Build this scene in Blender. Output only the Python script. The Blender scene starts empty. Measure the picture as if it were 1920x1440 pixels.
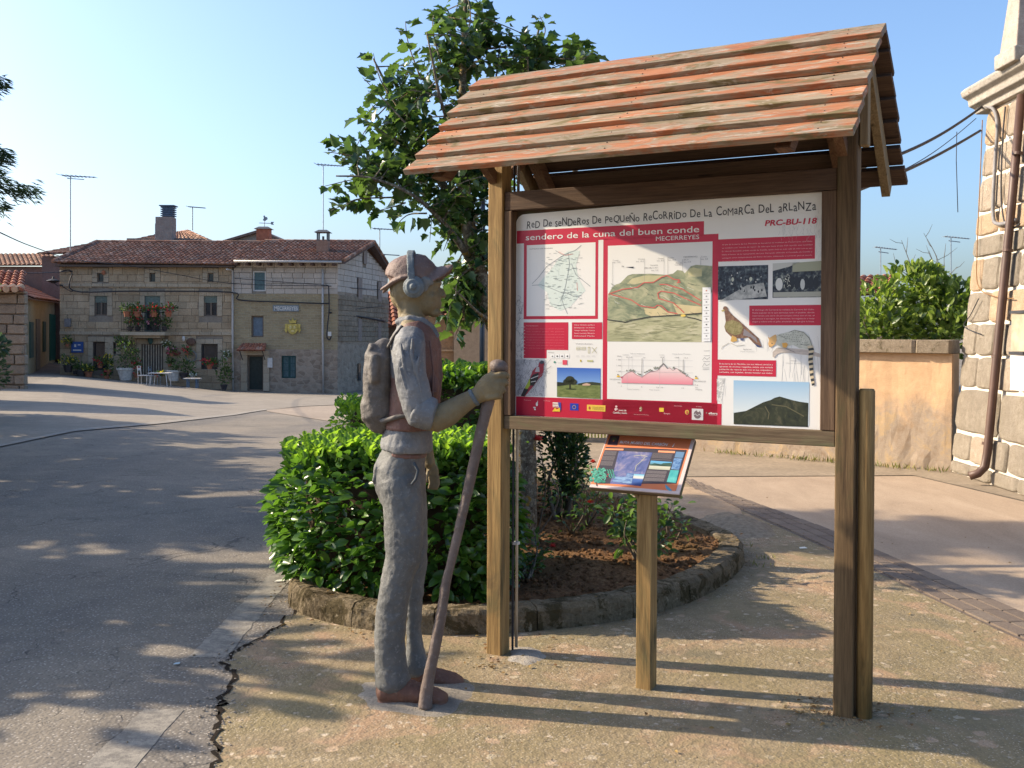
import bpy, bmesh, math, random
import numpy as np
from mathutils import Vector, Matrix, noise, Quaternion
random.seed(7); RNG = np.random.default_rng(7)
S = bpy.context.scene; COL = S.collection

# ------------------------------------------------------------------ camera, sky, sun, exposure
FPX = 1900.0; EYE = 1.6; ROLL = math.radians(.25); PITCH = math.radians(.7)
PCY = 720 - (90 - math.tan(PITCH) * FPX)
cam = bpy.data.cameras.new("camera"); camo = bpy.data.objects.new("camera", cam); COL.objects.link(camo)
cam.sensor_width = 36; cam.lens = FPX / 1920 * 36; cam.shift_y = (PCY - 720) / 1920
cam.clip_start = .05; cam.clip_end = 2000
camo.matrix_world = Matrix.Translation((0, 0, EYE)) @ Matrix.Rotation(math.radians(90) - PITCH, 4, 'X') @ Matrix.Rotation(ROLL, 4, 'Z')
S.camera = camo
SUN_AZ = math.radians(13); SUN_EL = math.radians(28.5)
TO_SUN = Vector((-math.cos(SUN_AZ) * math.cos(SUN_EL), math.sin(SUN_AZ) * math.cos(SUN_EL), math.sin(SUN_EL)))
W = bpy.data.worlds.new("World"); S.world = W; W.use_nodes = True
wn = W.node_tree.nodes; wl = W.node_tree.links
sky = wn.new('ShaderNodeTexSky'); sky.sky_type = 'NISHITA'; sky.sun_disc = False
sky.sun_elevation = SUN_EL; sky.sun_rotation = math.atan2(TO_SUN.x, TO_SUN.y)
sky.air_density = 1.0; sky.dust_density = 3.0; sky.ozone_density = 5.0; sky.altitude = 0
wn['Background'].inputs[1].default_value = .145
wl.new(sky.outputs[0], wn['Background'].inputs[0])
sl = bpy.data.lights.new("sun", 'SUN'); sl.energy = 4.6; sl.angle = math.radians(.7); sl.color = (1, .84, .62)
so = bpy.data.objects.new("sun", sl); COL.objects.link(so)
so.rotation_euler = TO_SUN.to_track_quat('Z', 'Y').to_euler()
S.view_settings.view_transform = 'Standard'; S.view_settings.look = 'None'
S.view_settings.exposure = 1.0; S.view_settings.gamma = 1; S.view_settings.use_curve_mapping = False

# ------------------------------------------------------------------ survey helpers
RMAT = camo.matrix_world.to_3x3()
def ray(px, py):
    v = RMAT @ Vector(((px - 960) / FPX, -(py - PCY) / FPX, -1)); return v
CP = Vector((0, 0, EYE))
def at(px, py, d):                       # surveyed sight line followed to distance d (metres along y)
    r = ray(px, py); return CP + r * (d / r.y)
def gnd(px, py, z=0.):
    r = ray(px, py); return CP + r * ((z - EYE) / r.z)
def onplane(px, py, p0, n):
    r = ray(px, py); return CP + r * ((Vector(p0) - CP).dot(n) / r.dot(n))
def lerp(a, b, t): return a + (b - a) * t
def interp(x, xs, ys): return float(np.interp(x, xs, ys))

# ------------------------------------------------------------------ object helpers
WM = {}
def link(o, parent=None):
    COL.objects.link(o)
    if parent is not None: o.parent = parent
def thing(name, label, cat, loc=(0, 0, 0), rotz=0., group=None):
    o = bpy.data.objects.new(name, None); COL.objects.link(o); o.empty_display_size = .1
    o.location = loc; o.rotation_euler = (0, 0, rotz)
    WM[o.name] = Matrix.Translation(loc) @ Matrix.Rotation(rotz, 4, 'Z')
    tag(o, label, cat, group); return o
def tag(o, label=None, cat=None, group=None, kind=None):
    if label: o['label'] = label
    if cat: o['category'] = cat
    if group: o['group'] = group
    if kind: o['kind'] = kind
    return o
def wm(o): return WM.get(o.name, Matrix.Identity(4)) if o is not None else Matrix.Identity(4)
class MB:
    def __init__(s): s.v = []; s.f = []
    def add(s, vs, fs):
        n = len(s.v); s.v += [Vector(v) for v in vs]; s.f += [tuple(i + n for i in f) for f in fs]; return s
    def box(s, c, d, m=None):
        hx, hy, hz = d[0] / 2, d[1] / 2, d[2] / 2
        vs = [Vector((x, y, z)) for z in (-hz, hz) for y in (-hy, hy) for x in (-hx, hx)]
        if m is not None: vs = [m @ v for v in vs]
        c = Vector(c)
        return s.add([v + c for v in vs], [(0, 2, 3, 1), (4, 5, 7, 6), (0, 1, 5, 4), (2, 6, 7, 3), (0, 4, 6, 2), (1, 3, 7, 5)])
    def hexa(s, vs):                     # 8 corners: bottom ring (4) then top ring (4)
        return s.add(vs, [(3, 2, 1, 0), (4, 5, 6, 7), (0, 1, 5, 4), (1, 2, 6, 5), (2, 3, 7, 6), (3, 0, 4, 7)])
    def tube(s, pts, r, n=8, cap=True):
        pts = [Vector(p) for p in pts]; k = len(pts)
        rr = r if isinstance(r, (list, tuple)) else [r] * k
        rings = []; ref = None
        for i, p in enumerate(pts):
            t = (pts[min(i + 1, k - 1)] - pts[max(i - 1, 0)]).normalized()
            if ref is None: ref = t.orthogonal().normalized()
            a = (ref - t * ref.dot(t)).normalized(); ref = a; b = t.cross(a)
            rings.append([p + (a * math.cos(q) + b * math.sin(q)) * rr[i] for q in [2 * math.pi * j / n for j in range(n)]])
        return s.rings(rings, cap)
    def rings(s, rings, cap=True):
        n = len(rings[0]); vs = [v for R in rings for v in R]; fs = []
        for i in range(len(rings) - 1):
            for j in range(n):
                fs.append((i * n + j, i * n + (j + 1) % n, (i + 1) * n + (j + 1) % n, (i + 1) * n + j))
        if cap:
            fs.append(tuple(range(n - 1, -1, -1))); fs.append(tuple((len(rings) - 1) * n + j for j in range(n)))
        return s.add(vs, fs)
    def sphere(s, c, r, m=None, nu=14, nv=9):
        c = Vector(c); r = r if isinstance(r, (tuple, list)) else (r, r, r); rings = []
        for i in range(nv + 1):
            th = math.pi * (i + .001) / (nv + .002)
            R = []
            for j in range(nu):
                ph = 2 * math.pi * j / nu
                v = Vector((r[0] * math.sin(th) * math.cos(ph), r[1] * math.sin(th) * math.sin(ph), -r[2] * math.cos(th)))
                R.append(c + (m @ v if m is not None else v))
            rings.append(R)
        return s.rings(rings)
    def lathe(s, c, prof, n=16):         # prof: (radius, height)
        c = Vector(c)
        return s.rings([[c + Vector((r * math.cos(2 * math.pi * j / n), r * math.sin(2 * math.pi * j / n), h)) for j in range(n)] for r, h in prof])
    def build(s, name, mat, parent=None, bevel=0, smooth=False, kind=None, label=None, keep=False):
        inv = wm(parent).inverted()
        vs = [inv @ v for v in s.v]
        c = sum(vs, Vector()) / max(1, len(vs))
        if keep: c = Vector()
        me = bpy.data.meshes.new(name); me.from_pydata([v - c for v in vs], [], s.f); me.update()
        if mat: me.materials.append(mat)
        if smooth: me.polygons.foreach_set('use_smooth', [True] * len(me.polygons))
        o = bpy.data.objects.new(name, me); link(o, parent); o.location = c
        WM[o.name] = wm(parent) @ Matrix.Translation(c)
        if bevel:
            b = o.modifiers.new('bevel', 'BEVEL'); b.width = bevel; b.segments = 2; b.limit_method = 'ANGLE'
            b.harden_normals = False
        if kind: o['kind'] = kind
        if label: o['label'] = label
        return o
def solid(name, mat, parent, pts, thick, n=(0, -1, 0), **k):   # flat outline given real thickness
    m = MB(); n = Vector(n) * thick; a = [Vector(p) for p in pts]; b = [p + n for p in a]; q = len(a)
    m.add(a + b, [tuple(range(q)), tuple(range(2 * q - 1, q - 1, -1))] + [(i, i + q, (i + 1) % q + q, (i + 1) % q) for i in range(q)])
    return m.build(name, mat, parent, **k)

# ------------------------------------------------------------------ materials
class NT:
    def __init__(s, name):
        s.m = bpy.data.materials.new(name); s.m.use_nodes = True; s.t = s.m.node_tree; s.n = s.t.nodes; s.p = s.n['Principled BSDF']
        s.tc = s.n.new('ShaderNodeTexCoord'); s.oi = s.n.new('ShaderNodeObjectInfo')
    def L(s, a, b): s.t.links.new(a, b)
    def co(s, scale=(1, 1, 1), world=False, rnd=False, rot=(0, 0, 0)):
        mp = s.n.new('ShaderNodeMapping'); mp.inputs['Scale'].default_value = scale; mp.inputs['Rotation'].default_value = rot
        if world:
            g = s.n.new('ShaderNodeNewGeometry'); s.L(g.outputs['Position'], mp.inputs[0])
        else: s.L(s.tc.outputs['Object'], mp.inputs[0])
        if rnd:
            k = s.n.new('ShaderNodeVectorMath'); k.operation = 'SCALE'; k.inputs[0].default_value = (37, 51, 73); s.L(s.oi.outputs['Random'], k.inputs[3])
            s.L(k.outputs[0], mp.inputs['Location'])
        return mp.outputs[0]
    def noise(s, co, scale=5, detail=4, rough=.6, dist=0):
        x = s.n.new('ShaderNodeTexNoise'); x.inputs['Scale'].default_value = scale; x.inputs['Detail'].default_value = detail
        x.inputs['Roughness'].default_value = rough; x.inputs['Distortion'].default_value = dist; s.L(co, x.inputs['Vector']); return x.outputs[0]
    def voro(s, co, scale=5, feat='F1', rnd=1):
        x = s.n.new('ShaderNodeTexVoronoi'); x.feature = feat; x.inputs['Scale'].default_value = scale; x.inputs['Randomness'].default_value = rnd
        s.L(co, x.inputs['Vector']); return x
    def ramp(s, fac, stops):
        r = s.n.new('ShaderNodeValToRGB'); e = r.color_ramp.elements
        for i, (p, c) in enumerate(stops):
            if i >= 2: e.new(p)
            e[i].position = p; e[i].color = (*c, 1) if len(c) == 3 else c
        s.L(fac, r.inputs[0]); return r.outputs[0]
    def mix(s, fac, a, b, mode='MIX'):
        m = s.n.new('ShaderNodeMix'); m.data_type = 'RGBA'; m.blend_type = mode
        for i, x in ((0, fac), (6, a), (7, b)):
            if isinstance(x, (int, float)): m.inputs[i].default_value = x
            elif isinstance(x, tuple): m.inputs[i].default_value = (*x, 1)
            else: s.L(x, m.inputs[i])
        return m.outputs[2]
    def math(s, op, a, b=0):
        m = s.n.new('ShaderNodeMath'); m.operation = op
        for i, x in ((0, a), (1, b)):
            if isinstance(x, (int, float)): m.inputs[i].default_value = x
            else: s.L(x, m.inputs[i])
        return m.outputs[0]
    def bump(s, h, strength=.5, dist=.01):
        b = s.n.new('ShaderNodeBump'); b.inputs['Strength'].default_value = strength; b.inputs['Distance'].default_value = dist
        s.L(h, b.inputs['Height'])
        if s.p.inputs['Normal'].is_linked: s.L(s.p.inputs['Normal'].links[0].from_socket, b.inputs['Normal'])
        s.L(b.outputs[0], s.p.inputs['Normal'])
    def fin(s, col, rough=.8, spec=.3, metal=0):
        if isinstance(col, tuple): s.p.inputs['Base Color'].default_value = (*col, 1)
        else: s.L(col, s.p.inputs['Base Color'])
        if isinstance(rough, (int, float)): s.p.inputs['Roughness'].default_value = rough
        else: s.L(rough, s.p.inputs['Roughness'])
        s.p.inputs['Specular IOR Level'].default_value = spec; s.p.inputs['Metallic'].default_value = metal
        return s.m
MC = {}
def plain(name, c, rough=.7, spec=.3, metal=0, var=.25, sc=8, bump=.1):
    if name in MC: return MC[name]
    t = NT(name); co = t.co(rnd=True)
    n = t.noise(co, sc, 5)
    lo = tuple(x * (1 - var) for x in c); hi = tuple(min(1, x * (1 + var)) for x in c)
    col = t.ramp(n, [(.3, lo), (.7, hi)])
    if bump: t.bump(t.noise(co, sc * 8, 3), bump, .004)
    MC[name] = t.fin(col, rough, spec, metal); return MC[name]
def wood(name, cols, axis='x', rough=.75, patch=None, spec=.25, scale=1, bumpd=.0025):
    t = NT(name)
    s = {'x': (1.2, 26, 26), 'z': (26, 26, 1.2), 'y': (26, 1.2, 26)}[axis]; s = tuple(q * scale for q in s)
    co = t.co(s, rnd=True); g = t.noise(co, 1, 7, .65, .6)
    col = t.ramp(g, [(.3, cols[0]), (.5, cols[1]), (.72, cols[2])])
    fine = t.noise(t.co(tuple(q * 5 for q in s), rnd=True), 1, 3, .6)
    col = t.mix(.35, col, t.ramp(fine, [(.35, tuple(c * .6 for c in cols[0])), (.65, cols[2])]), 'MIX')
    if patch:
        pc = {'x': (1.7, 5, 5), 'z': (5, 5, 1.3), 'y': (5, 1.3, 5)}[axis]
        for (pcol, sc, lo, hi) in patch:
            pn = t.noise(t.co(tuple(q * sc for q in pc), rnd=True), 1.3, 6, .65, .8)
            col = t.mix(t.ramp(pn, [(lo, (0, 0, 0)), (hi, (1, 1, 1))]), col, t.mix(t.ramp(fine, [(.4, (0, 0, 0)), (.6, (1, 1, 1))]), tuple(c * .75 for c in pcol), pcol))
    kn = t.voro(t.co({'x': (2.2, 11, 11), 'z': (11, 11, 2.2), 'y': (11, 2.2, 11)}[axis], rnd=True), 1)
    col = t.mix(t.ramp(kn.outputs['Distance'], [(.06, (.8, .8, .8)), (.11, (0, 0, 0))]), col, tuple(c * .3 for c in cols[0]))
    rv = t.ramp(t.oi.outputs['Random'], [(0, (.78, .78, .8)), (1, (1.0, 1.0, 1.0))])
    col = t.mix(1., col, rv, 'MULTIPLY')
    t.bump(g, .8, bumpd); t.bump(fine, .7, bumpd * .7)
    return t.fin(col, rough, spec)
def leafmat(name, c1, c2, c3, rough=.32, trans=.35, spec=.5):
    t = NT(name); g = t.n.new('ShaderNodeNewGeometry')
    r = t.math('FRACT', t.math('ADD', g.outputs['Random Per Island'], t.oi.outputs['Random']))
    col = t.ramp(r, [(0, c1), (.55, c2), (1, c3)])
    nn = t.noise(t.co(), 25, 2); col = t.mix(t.math('MULTIPLY', nn, .3), col, c1)
    col = t.mix(t.math('MULTIPLY', g.outputs['Backfacing'], .35), col, tuple(min(1, x * 1.2 + .03) for x in c3))
    t.fin(col, rough, spec)
    tr = t.n.new('ShaderNodeBsdfTranslucent'); mx = t.n.new('ShaderNodeMixShader'); mx.inputs[0].default_value = trans
    br = t.mix(1., col, (1.5, 1.7, .8), 'MULTIPLY'); t.L(br, tr.inputs[0])
    out = t.n['Material Output']; t.L(t.p.outputs[0], mx.inputs[1]); t.L(tr.outputs[0], mx.inputs[2]); t.L(mx.outputs[0], out.inputs[0])
    return t.m
def stonemat(name, c1, c2, c3, sc=6, bump=.8, dist=.008, lichen=None, rnd=True, pervar=.3, spots=None):
    t = NT(name); co = t.co(world=True)
    n = t.noise(co, sc, 8, .7); n2 = t.noise(co, sc * 7, 5, .7); n3 = t.noise(co, sc * .3, 3)
    col = t.ramp(n, [(.32, c1), (.5, c2), (.68, c3)])
    col = t.mix(.4, col, t.ramp(n2, [(.35, tuple(x * .55 for x in c1)), (.62, c3)]))
    col = t.mix(t.ramp(n3, [(.4, (0, 0, 0)), (.65, (.5, .5, .5))]), col, tuple(x * .7 for x in c2))
    if lichen:
        for (lc, lsc, lo) in lichen:
            ln = t.noise(co, lsc, 6, .7, .5); col = t.mix(t.ramp(ln, [(lo, (0, 0, 0)), (lo + .06, (.9, .9, .9))]), col, lc)
    if pervar:
        rv = t.ramp(t.oi.outputs['Random'], [(0, (1 - pervar,) * 3), (1, (1, 1, 1))]); col = t.mix(1., col, rv, 'MULTIPLY')
    t.bump(n, bump, dist); t.bump(n2, bump, dist * .6)
    return t.fin(col, .9, .2)

# shared stone blocks: unit cubes with knocked corners
def block_mesh(seed, jit=.05, bev=.07):
    rnd = random.Random(seed); bm = bmesh.new(); bmesh.ops.create_cube(bm, size=1)
    for v in bm.verts: v.co += Vector([rnd.uniform(-jit, jit) * .5 for _ in range(3)])
    bmesh.ops.bevel(bm, geom=list(bm.edges), offset=bev * .5, segments=1, affect='EDGES')
    me = bpy.data.meshes.new('block_shape'); bm.to_mesh(me); bm.free(); return me
_BL = {}
def blocks(mat, n=5, jit=.05, bev=.09):
    k = (mat.name, jit, bev)
    if k not in _BL:
        L = []
        for i in range(n):
            me = block_mesh(i * 13 + 5, jit, bev); me.materials.append(mat); L.append(me)
        _BL[k] = L
    return _BL[k]
def rough_mesh(seed, amp=.06):
    bm = bmesh.new(); bmesh.ops.create_cube(bm, size=1); bmesh.ops.subdivide_edges(bm, edges=list(bm.edges), cuts=4, use_grid_fill=True); off = Vector((seed * 7.3, seed * 3.1, 0))
    for v in bm.verts:
        c = v.co; e = sum(1 for k in range(3) if abs(c[k]) > .49); f = .94 if e == 2 else (.86 if e == 3 else 1.0)
        c2 = Vector((c.x * f if e > 1 else c.x, c.y, c.z * f if e > 1 else c.z)); n1 = noise.noise_vector(c * 2.2 + off) * amp + noise.noise_vector(c * 6 + off) * amp * .35
        v.co = c2 + n1
    me = bpy.data.meshes.new('block_shape'); bm.to_mesh(me); bm.free(); me.polygons.foreach_set('use_smooth', [True] * len(me.polygons)); return me
def piece(name, me, parent, p, size, rot=None):
    o = bpy.data.objects.new(name, me); link(o, parent)
    m = Matrix.Translation(p) @ (rot.to_4x4() if rot is not None else Matrix.Identity(4))
    m = wm(parent).inverted() @ m
    loc, q, _ = m.decompose(); o.location = loc; o.rotation_mode = 'QUATERNION'; o.rotation_quaternion = q; o.scale = size
    return o
def stonework(parent, name, mats, o, ux, width, zs, ln, depth=.1, joint=.02, openings=(), nout=None, top=None, seed=1, proud=.0, maxn=300, jv=.3, jit=.05, bev=.09):
    # o: lower left corner, ux: unit vector along the wall, zs: course levels above o.z
    rnd = random.Random(seed); ux = Vector(ux).normalized(); nn = Vector(nout) if nout is not None else Vector((ux.y, -ux.x, 0))
    yy = nn.cross(ux).normalized(); R = Matrix((ux, -nn, Vector((0, 0, 1)) if nout is None else ux.cross(-nn))).transposed()
    cnt = 0
    for i in range(len(zs) - 1):
        z0, z1 = zs[i], zs[i + 1]; x = -rnd.uniform(0, ln * .6)
        while x < width:
            l = ln * rnd.uniform(1 - jv, 1 + jv); a, b = max(0, x), min(width, x + l); x += l
            if b - a < ln * .15: continue
            segs = [(a, b)]
            for (oa, ob, oz0, oz1) in openings:
                if z1 > oz0 + .03 and z0 < oz1 - .03:
                    ns = []
                    for (p, q) in segs:
                        if ob <= p or oa >= q: ns.append((p, q)); continue
                        if oa > p: ns.append((p, oa))
                        if ob < q: ns.append((ob, q))
                    segs = ns
            for (p, q) in segs:
                if top is not None:
                    zm = min(top(p), top(q)) ; 
                    if zm < z0 + .08: continue
                    zt = min(z1, zm)
                else: zt = z1
                if q - p < .06: continue
                cnt += 1
                if cnt > maxn: return cnt
                pr = proud + rnd.uniform(-.006, .006)
                c = Vector(o) + ux * ((p + q) / 2) + Vector((0, 0, (z0 + zt) / 2)) + nn * (pr - depth / 2)
                mt = mats[rnd.randrange(len(mats))]
                piece(name, rnd.choice(blocks(mt, 5, jit, bev)), parent, c, (q - p - joint, depth, zt - z0 - joint), R)
    return cnt

# leaves ------------------------------------------------------------
def leaf_shape(kind):
    if kind == 'oval': out = [(0, 0), (.22, .25), (.27, .5), (.2, .78), (0, 1), (-.2, .78), (-.27, .5), (-.22, .25)]
    elif kind == 'lobed': out = [(0, 0), (.3, .08), (.42, .3), (.33, .42), (.46, .62), (.25, .68), (0, 1.05), (-.25, .68), (-.46, .62), (-.33, .42), (-.42, .3), (-.3, .08)]
    elif kind == 'needle': out = [(0, 0), (.08, .4), (0, 1), (-.08, .4)]
    else: out = [(0, 0), (.3, .4), (0, 1), (-.3, .4)]
    n = len(out); h = n // 2
    vs = [(x, y, abs(x) * .45 - .25 * (y - .4) ** 2) for x, y in out]
    if kind in ('oval', 'lobed'):
        vs.append((0, .5, -.02)); c = n
        fs = [(c, i, (i + 1) % n) for i in range(n)]
    else: fs = [(0, 1, 2), (0, 2, 3)]
    return np.array(vs, float), fs
def leaves(root, kind, mat, P, D, N, sz, name='leaf', rest='foliage', indiv=300, key=None):
    V, F = leaf_shape(kind); P = np.array(P, float); D = np.array(D, float); N = np.array(N, float); sz = np.array(sz, float)
    D /= np.linalg.norm(D, axis=1)[:, None]; X = np.cross(D, N); X /= (np.linalg.norm(X, axis=1)[:, None] + 1e-9); Z = np.cross(X, D)
    if key is None:
        toc = np.array([0, 0, EYE]) - P; dist = np.linalg.norm(toc, axis=1); key = sz / dist
        ctr = P.mean(0); key = key * (1 + .8 * ((P - ctr) * (toc / dist[:, None])).sum(1) / (np.abs(P - ctr).max() + 1e-6))
        fx = np.abs(P[:, 0] / P[:, 1]) < .52; key = key * np.where(fx, 1, .2)
    idx = np.argsort(-key); big = idx[:indiv]; rst = idx[indiv:]
    inv = wm(root).inverted()
    if indiv:
        me = bpy.data.meshes.new(name); me.from_pydata([tuple(v) for v in V], [], F); me.materials.append(mat)
        me.polygons.foreach_set('use_smooth', [True] * len(F))
        for i in big:
            o = bpy.data.objects.new(name, me); link(o, root)
            m = Matrix(((X[i][0], D[i][0], Z[i][0], P[i][0]), (X[i][1], D[i][1], Z[i][1], P[i][1]), (X[i][2], D[i][2], Z[i][2], P[i][2]), (0, 0, 0, 1)))
            l, q, _ = (inv @ m).decompose(); o.location = l; o.rotation_mode = 'QUATERNION'; o.rotation_quaternion = q; o.scale = (sz[i],) * 3
    if len(rst):
        k = len(V); a = P[rst][:, None, :] + sz[rst][:, None, None] * (V[None, :, 0:1] * X[rst][:, None, :] + V[None, :, 1:2] * D[rst][:, None, :] + V[None, :, 2:3] * Z[rst][:, None, :])
        a = a.reshape(-1, 3); iv = np.array(inv); a = a @ iv[:3, :3].T + iv[:3, 3]
        fa = np.array(F); fs = (fa[None] + (np.arange(len(rst)) * k)[:, None, None]).reshape(-1, fa.shape[1])
        me = bpy.data.meshes.new(rest); me.vertices.add(len(a)); me.vertices.foreach_set('co', a.ravel())
        me.loops.add(fs.size); me.loops.foreach_set('vertex_index', fs.ravel().astype(np.int32))
        me.polygons.add(len(fs)); me.polygons.foreach_set('loop_start', np.arange(0, fs.size, fs.shape[1], dtype=np.int32))
        me.polygons.foreach_set('use_smooth', np.ones(len(fs), bool)); me.update(calc_edges=True); me.materials.append(mat)
        o = bpy.data.objects.new(rest, me); link(o, root); o['kind'] = 'stuff'
        return o
def unit(n): 
    v = RNG.normal(size=(n, 3)); return v / np.linalg.norm(v, axis=1)[:, None]

# ------------------------------------------------------------------ palette
M_asphalt = None
def ground_materials():
    t = NT('worn_asphalt'); co = t.co(world=True)
    big = t.noise(co, .35, 5, .6); mid = t.noise(co, 3, 5, .6); fine = t.noise(co, 90, 3, .7); ag = t.voro(co, 62)
    col = t.ramp(mid, [(.3, (.145, .125, .10)), (.7, (.23, .197, .152))])
    col = t.mix(t.ramp(big, [(.45, (0, 0, 0)), (.7, (.75, .75, .75))]), col, (.26, .215, .165))
    pat = t.voro(t.co((.22, .5, .3), world=True), 1); col = t.mix(.22, col, t.ramp(pat.outputs['Color'], [(.2, (.09, .082, .075)), (.8, (.28, .24, .19))]))
    wid = t.noise(t.co((.6, .06, 1), world=True), 1.2, 3, .5); col = t.mix(t.ramp(wid, [(.5, (0, 0, 0)), (.68, (.4, .4, .4))]), col, (.075, .075, .08))
    col = t.mix(t.ramp(ag.outputs['Distance'], [(.15, (.85, .85, .85)), (.42, (0, 0, 0))]), col, t.ramp(ag.outputs['Color'], [(.3, (.07, .068, .066)), (.75, (.42, .38, .33))]))
    nz = t.n.new('ShaderNodeTexNoise'); nz.inputs['Scale'].default_value = 2.2; nz.inputs['Detail'].default_value = 6; t.L(co, nz.inputs['Vector'])
    va = t.n.new('ShaderNodeVectorMath'); va.operation = 'MULTIPLY_ADD'; t.L(nz.outputs['Color'], va.inputs[0]); va.inputs[1].default_value = (1.1, 1.1, 0); t.L(co, va.inputs[2])
    cr = t.voro(va.outputs[0], .8, 'DISTANCE_TO_EDGE'); cr2 = t.voro(va.outputs[0], 2.3, 'DISTANCE_TO_EDGE')
    zone = t.ramp(t.noise(co, .25, 2), [(.45, (0, 0, 0)), (.56, (1, 1, 1))])
    crm = t.ramp(cr.outputs['Distance'], [(.002, (1, 1, 1)), (.009, (0, 0, 0))])
    crm2 = t.mix(1., t.ramp(cr2.outputs['Distance'], [(.004, (1, 1, 1)), (.016, (0, 0, 0))]), zone, 'MULTIPLY')
    cm = t.mix(1., crm, crm2, 'LIGHTEN'); brk = t.ramp(t.noise(co, 1.7, 3), [(.46, (0, 0, 0)), (.6, (1, 1, 1))]); cm = t.mix(1., cm, brk, 'MULTIPLY')
    cm = t.mix(1., cm, (.6, .6, .6), 'MULTIPLY'); col = t.mix(cm, col, (.035, .032, .03))
    t.bump(t.math('SUBTRACT', 1, cm), .8, .008); t.bump(ag.outputs['Distance'], .7, .0035); t.bump(fine, .3, .002)
    asph = t.fin(col, .88, .25)

    t = NT('lichen_spotted_concrete'); co = t.co(world=True)
    big = t.noise(co, .9, 6, .65, .3); mid = t.noise(co, 6, 6, .7); fine = t.noise(co, 110, 3, .7); ag = t.voro(co, 95)
    col = t.ramp(mid, [(.3, (.165, .125, .072)), (.7, (.30, .235, .145))])
    col = t.mix(t.ramp(big, [(.42, (0, 0, 0)), (.6, (.8, .8, .8))]), col, (.205, .165, .085))
    col = t.mix(t.ramp(t.noise(co, 2.3, 5, .6, 1), [(.52, (0, 0, 0)), (.66, (.7, .7, .7))]), col, (.34, .215, .135))
    col = t.mix(t.ramp(t.noise(co, 1.1, 4, .6), [(.58, (0, 0, 0)), (.7, (.7, .7, .7))]), col, (.12, .11, .08))
    nz = t.n.new('ShaderNodeTexNoise'); nz.inputs['Scale'].default_value = 26; nz.inputs['Detail'].default_value = 3; t.L(co, nz.inputs['Vector'])
    va = t.n.new('ShaderNodeVectorMath'); va.operation = 'MULTIPLY_ADD'; t.L(nz.outputs['Color'], va.inputs[0]); va.inputs[1].default_value = (.06, .06, 0); t.L(co, va.inputs[2])
    sp = t.voro(va.outputs[0], 10); dens = t.ramp(t.noise(co, .5, 2), [(.36, (.15, .15, .15)), (.5, (1, 1, 1))])
    spm = t.ramp(t.math('MULTIPLY', sp.outputs['Distance'], t.math('ADD', .4, sp.outputs['Color'])), [(.15, (.7, .7, .7)), (.2, (0, 0, 0))])
    spm = t.mix(1., spm, dens, 'MULTIPLY')
    col = t.mix(spm, col, t.ramp(sp.outputs['Color'], [(.2, (.42, .29, .19)), (.5, (.46, .39, .28)), (.8, (.17, .15, .085))]))
    sp2 = t.voro(va.outputs[0], 15); col = t.mix(t.ramp(sp2.outputs['Distance'], [(.13, (.7, .7, .7)), (.2, (0, 0, 0))]), col, t.ramp(sp2.outputs['Color'], [(.3, (.13, .11, .08)), (.7, (.52, .43, .33))]))
    ag2 = t.voro(co, 38); pz = t.ramp(t.noise(co, 1.6, 3), [(.4, (.25, .25, .25)), (.6, (1, 1, 1))])
    col = t.mix(t.mix(1., t.ramp(ag.outputs['Distance'], [(.15, (.85, .85, .85)), (.38, (0, 0, 0))]), pz, 'MULTIPLY'), col, t.ramp(ag.outputs['Color'], [(.25, (.07, .058, .042)), (.8, (.58, .49, .37))]))
    col = t.mix(t.mix(1., t.ramp(ag2.outputs['Distance'], [(.12, (.8, .8, .8)), (.25, (0, 0, 0))]), pz, 'MULTIPLY'), col, t.ramp(ag2.outputs['Color'], [(.3, (.11, .09, .065)), (.8, (.5, .43, .34))]))
    t.bump(ag2.outputs['Distance'], .5, .006)
    t.bump(mid, .15, .008); t.bump(ag.outputs['Distance'], .6, .003); t.bump(fine, .35, .002)
    conc = t.fin(col, .92, .2)

    t = NT('pinkish_street_concrete'); co = t.co(world=True)
    st = t.noise(t.co((1, .35, 1), world=True), 2.2, 6, .65, .5); fine = t.noise(co, 80, 3, .7)
    col = t.ramp(st, [(.3, (.26, .195, .135)), (.55, (.355, .27, .19)), (.75, (.42, .33, .24))])
    col = t.mix(.25, col, t.ramp(fine, [(.35, (.2, .15, .11)), (.65, (.55, .43, .33))]))
    t.bump(fine, .5, .003); t.bump(st, .2, .01)
    pink = t.fin(col, .9, .2)
    return asph, conc, pink
ASPH, CONC, PINK = ground_materials()
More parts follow.
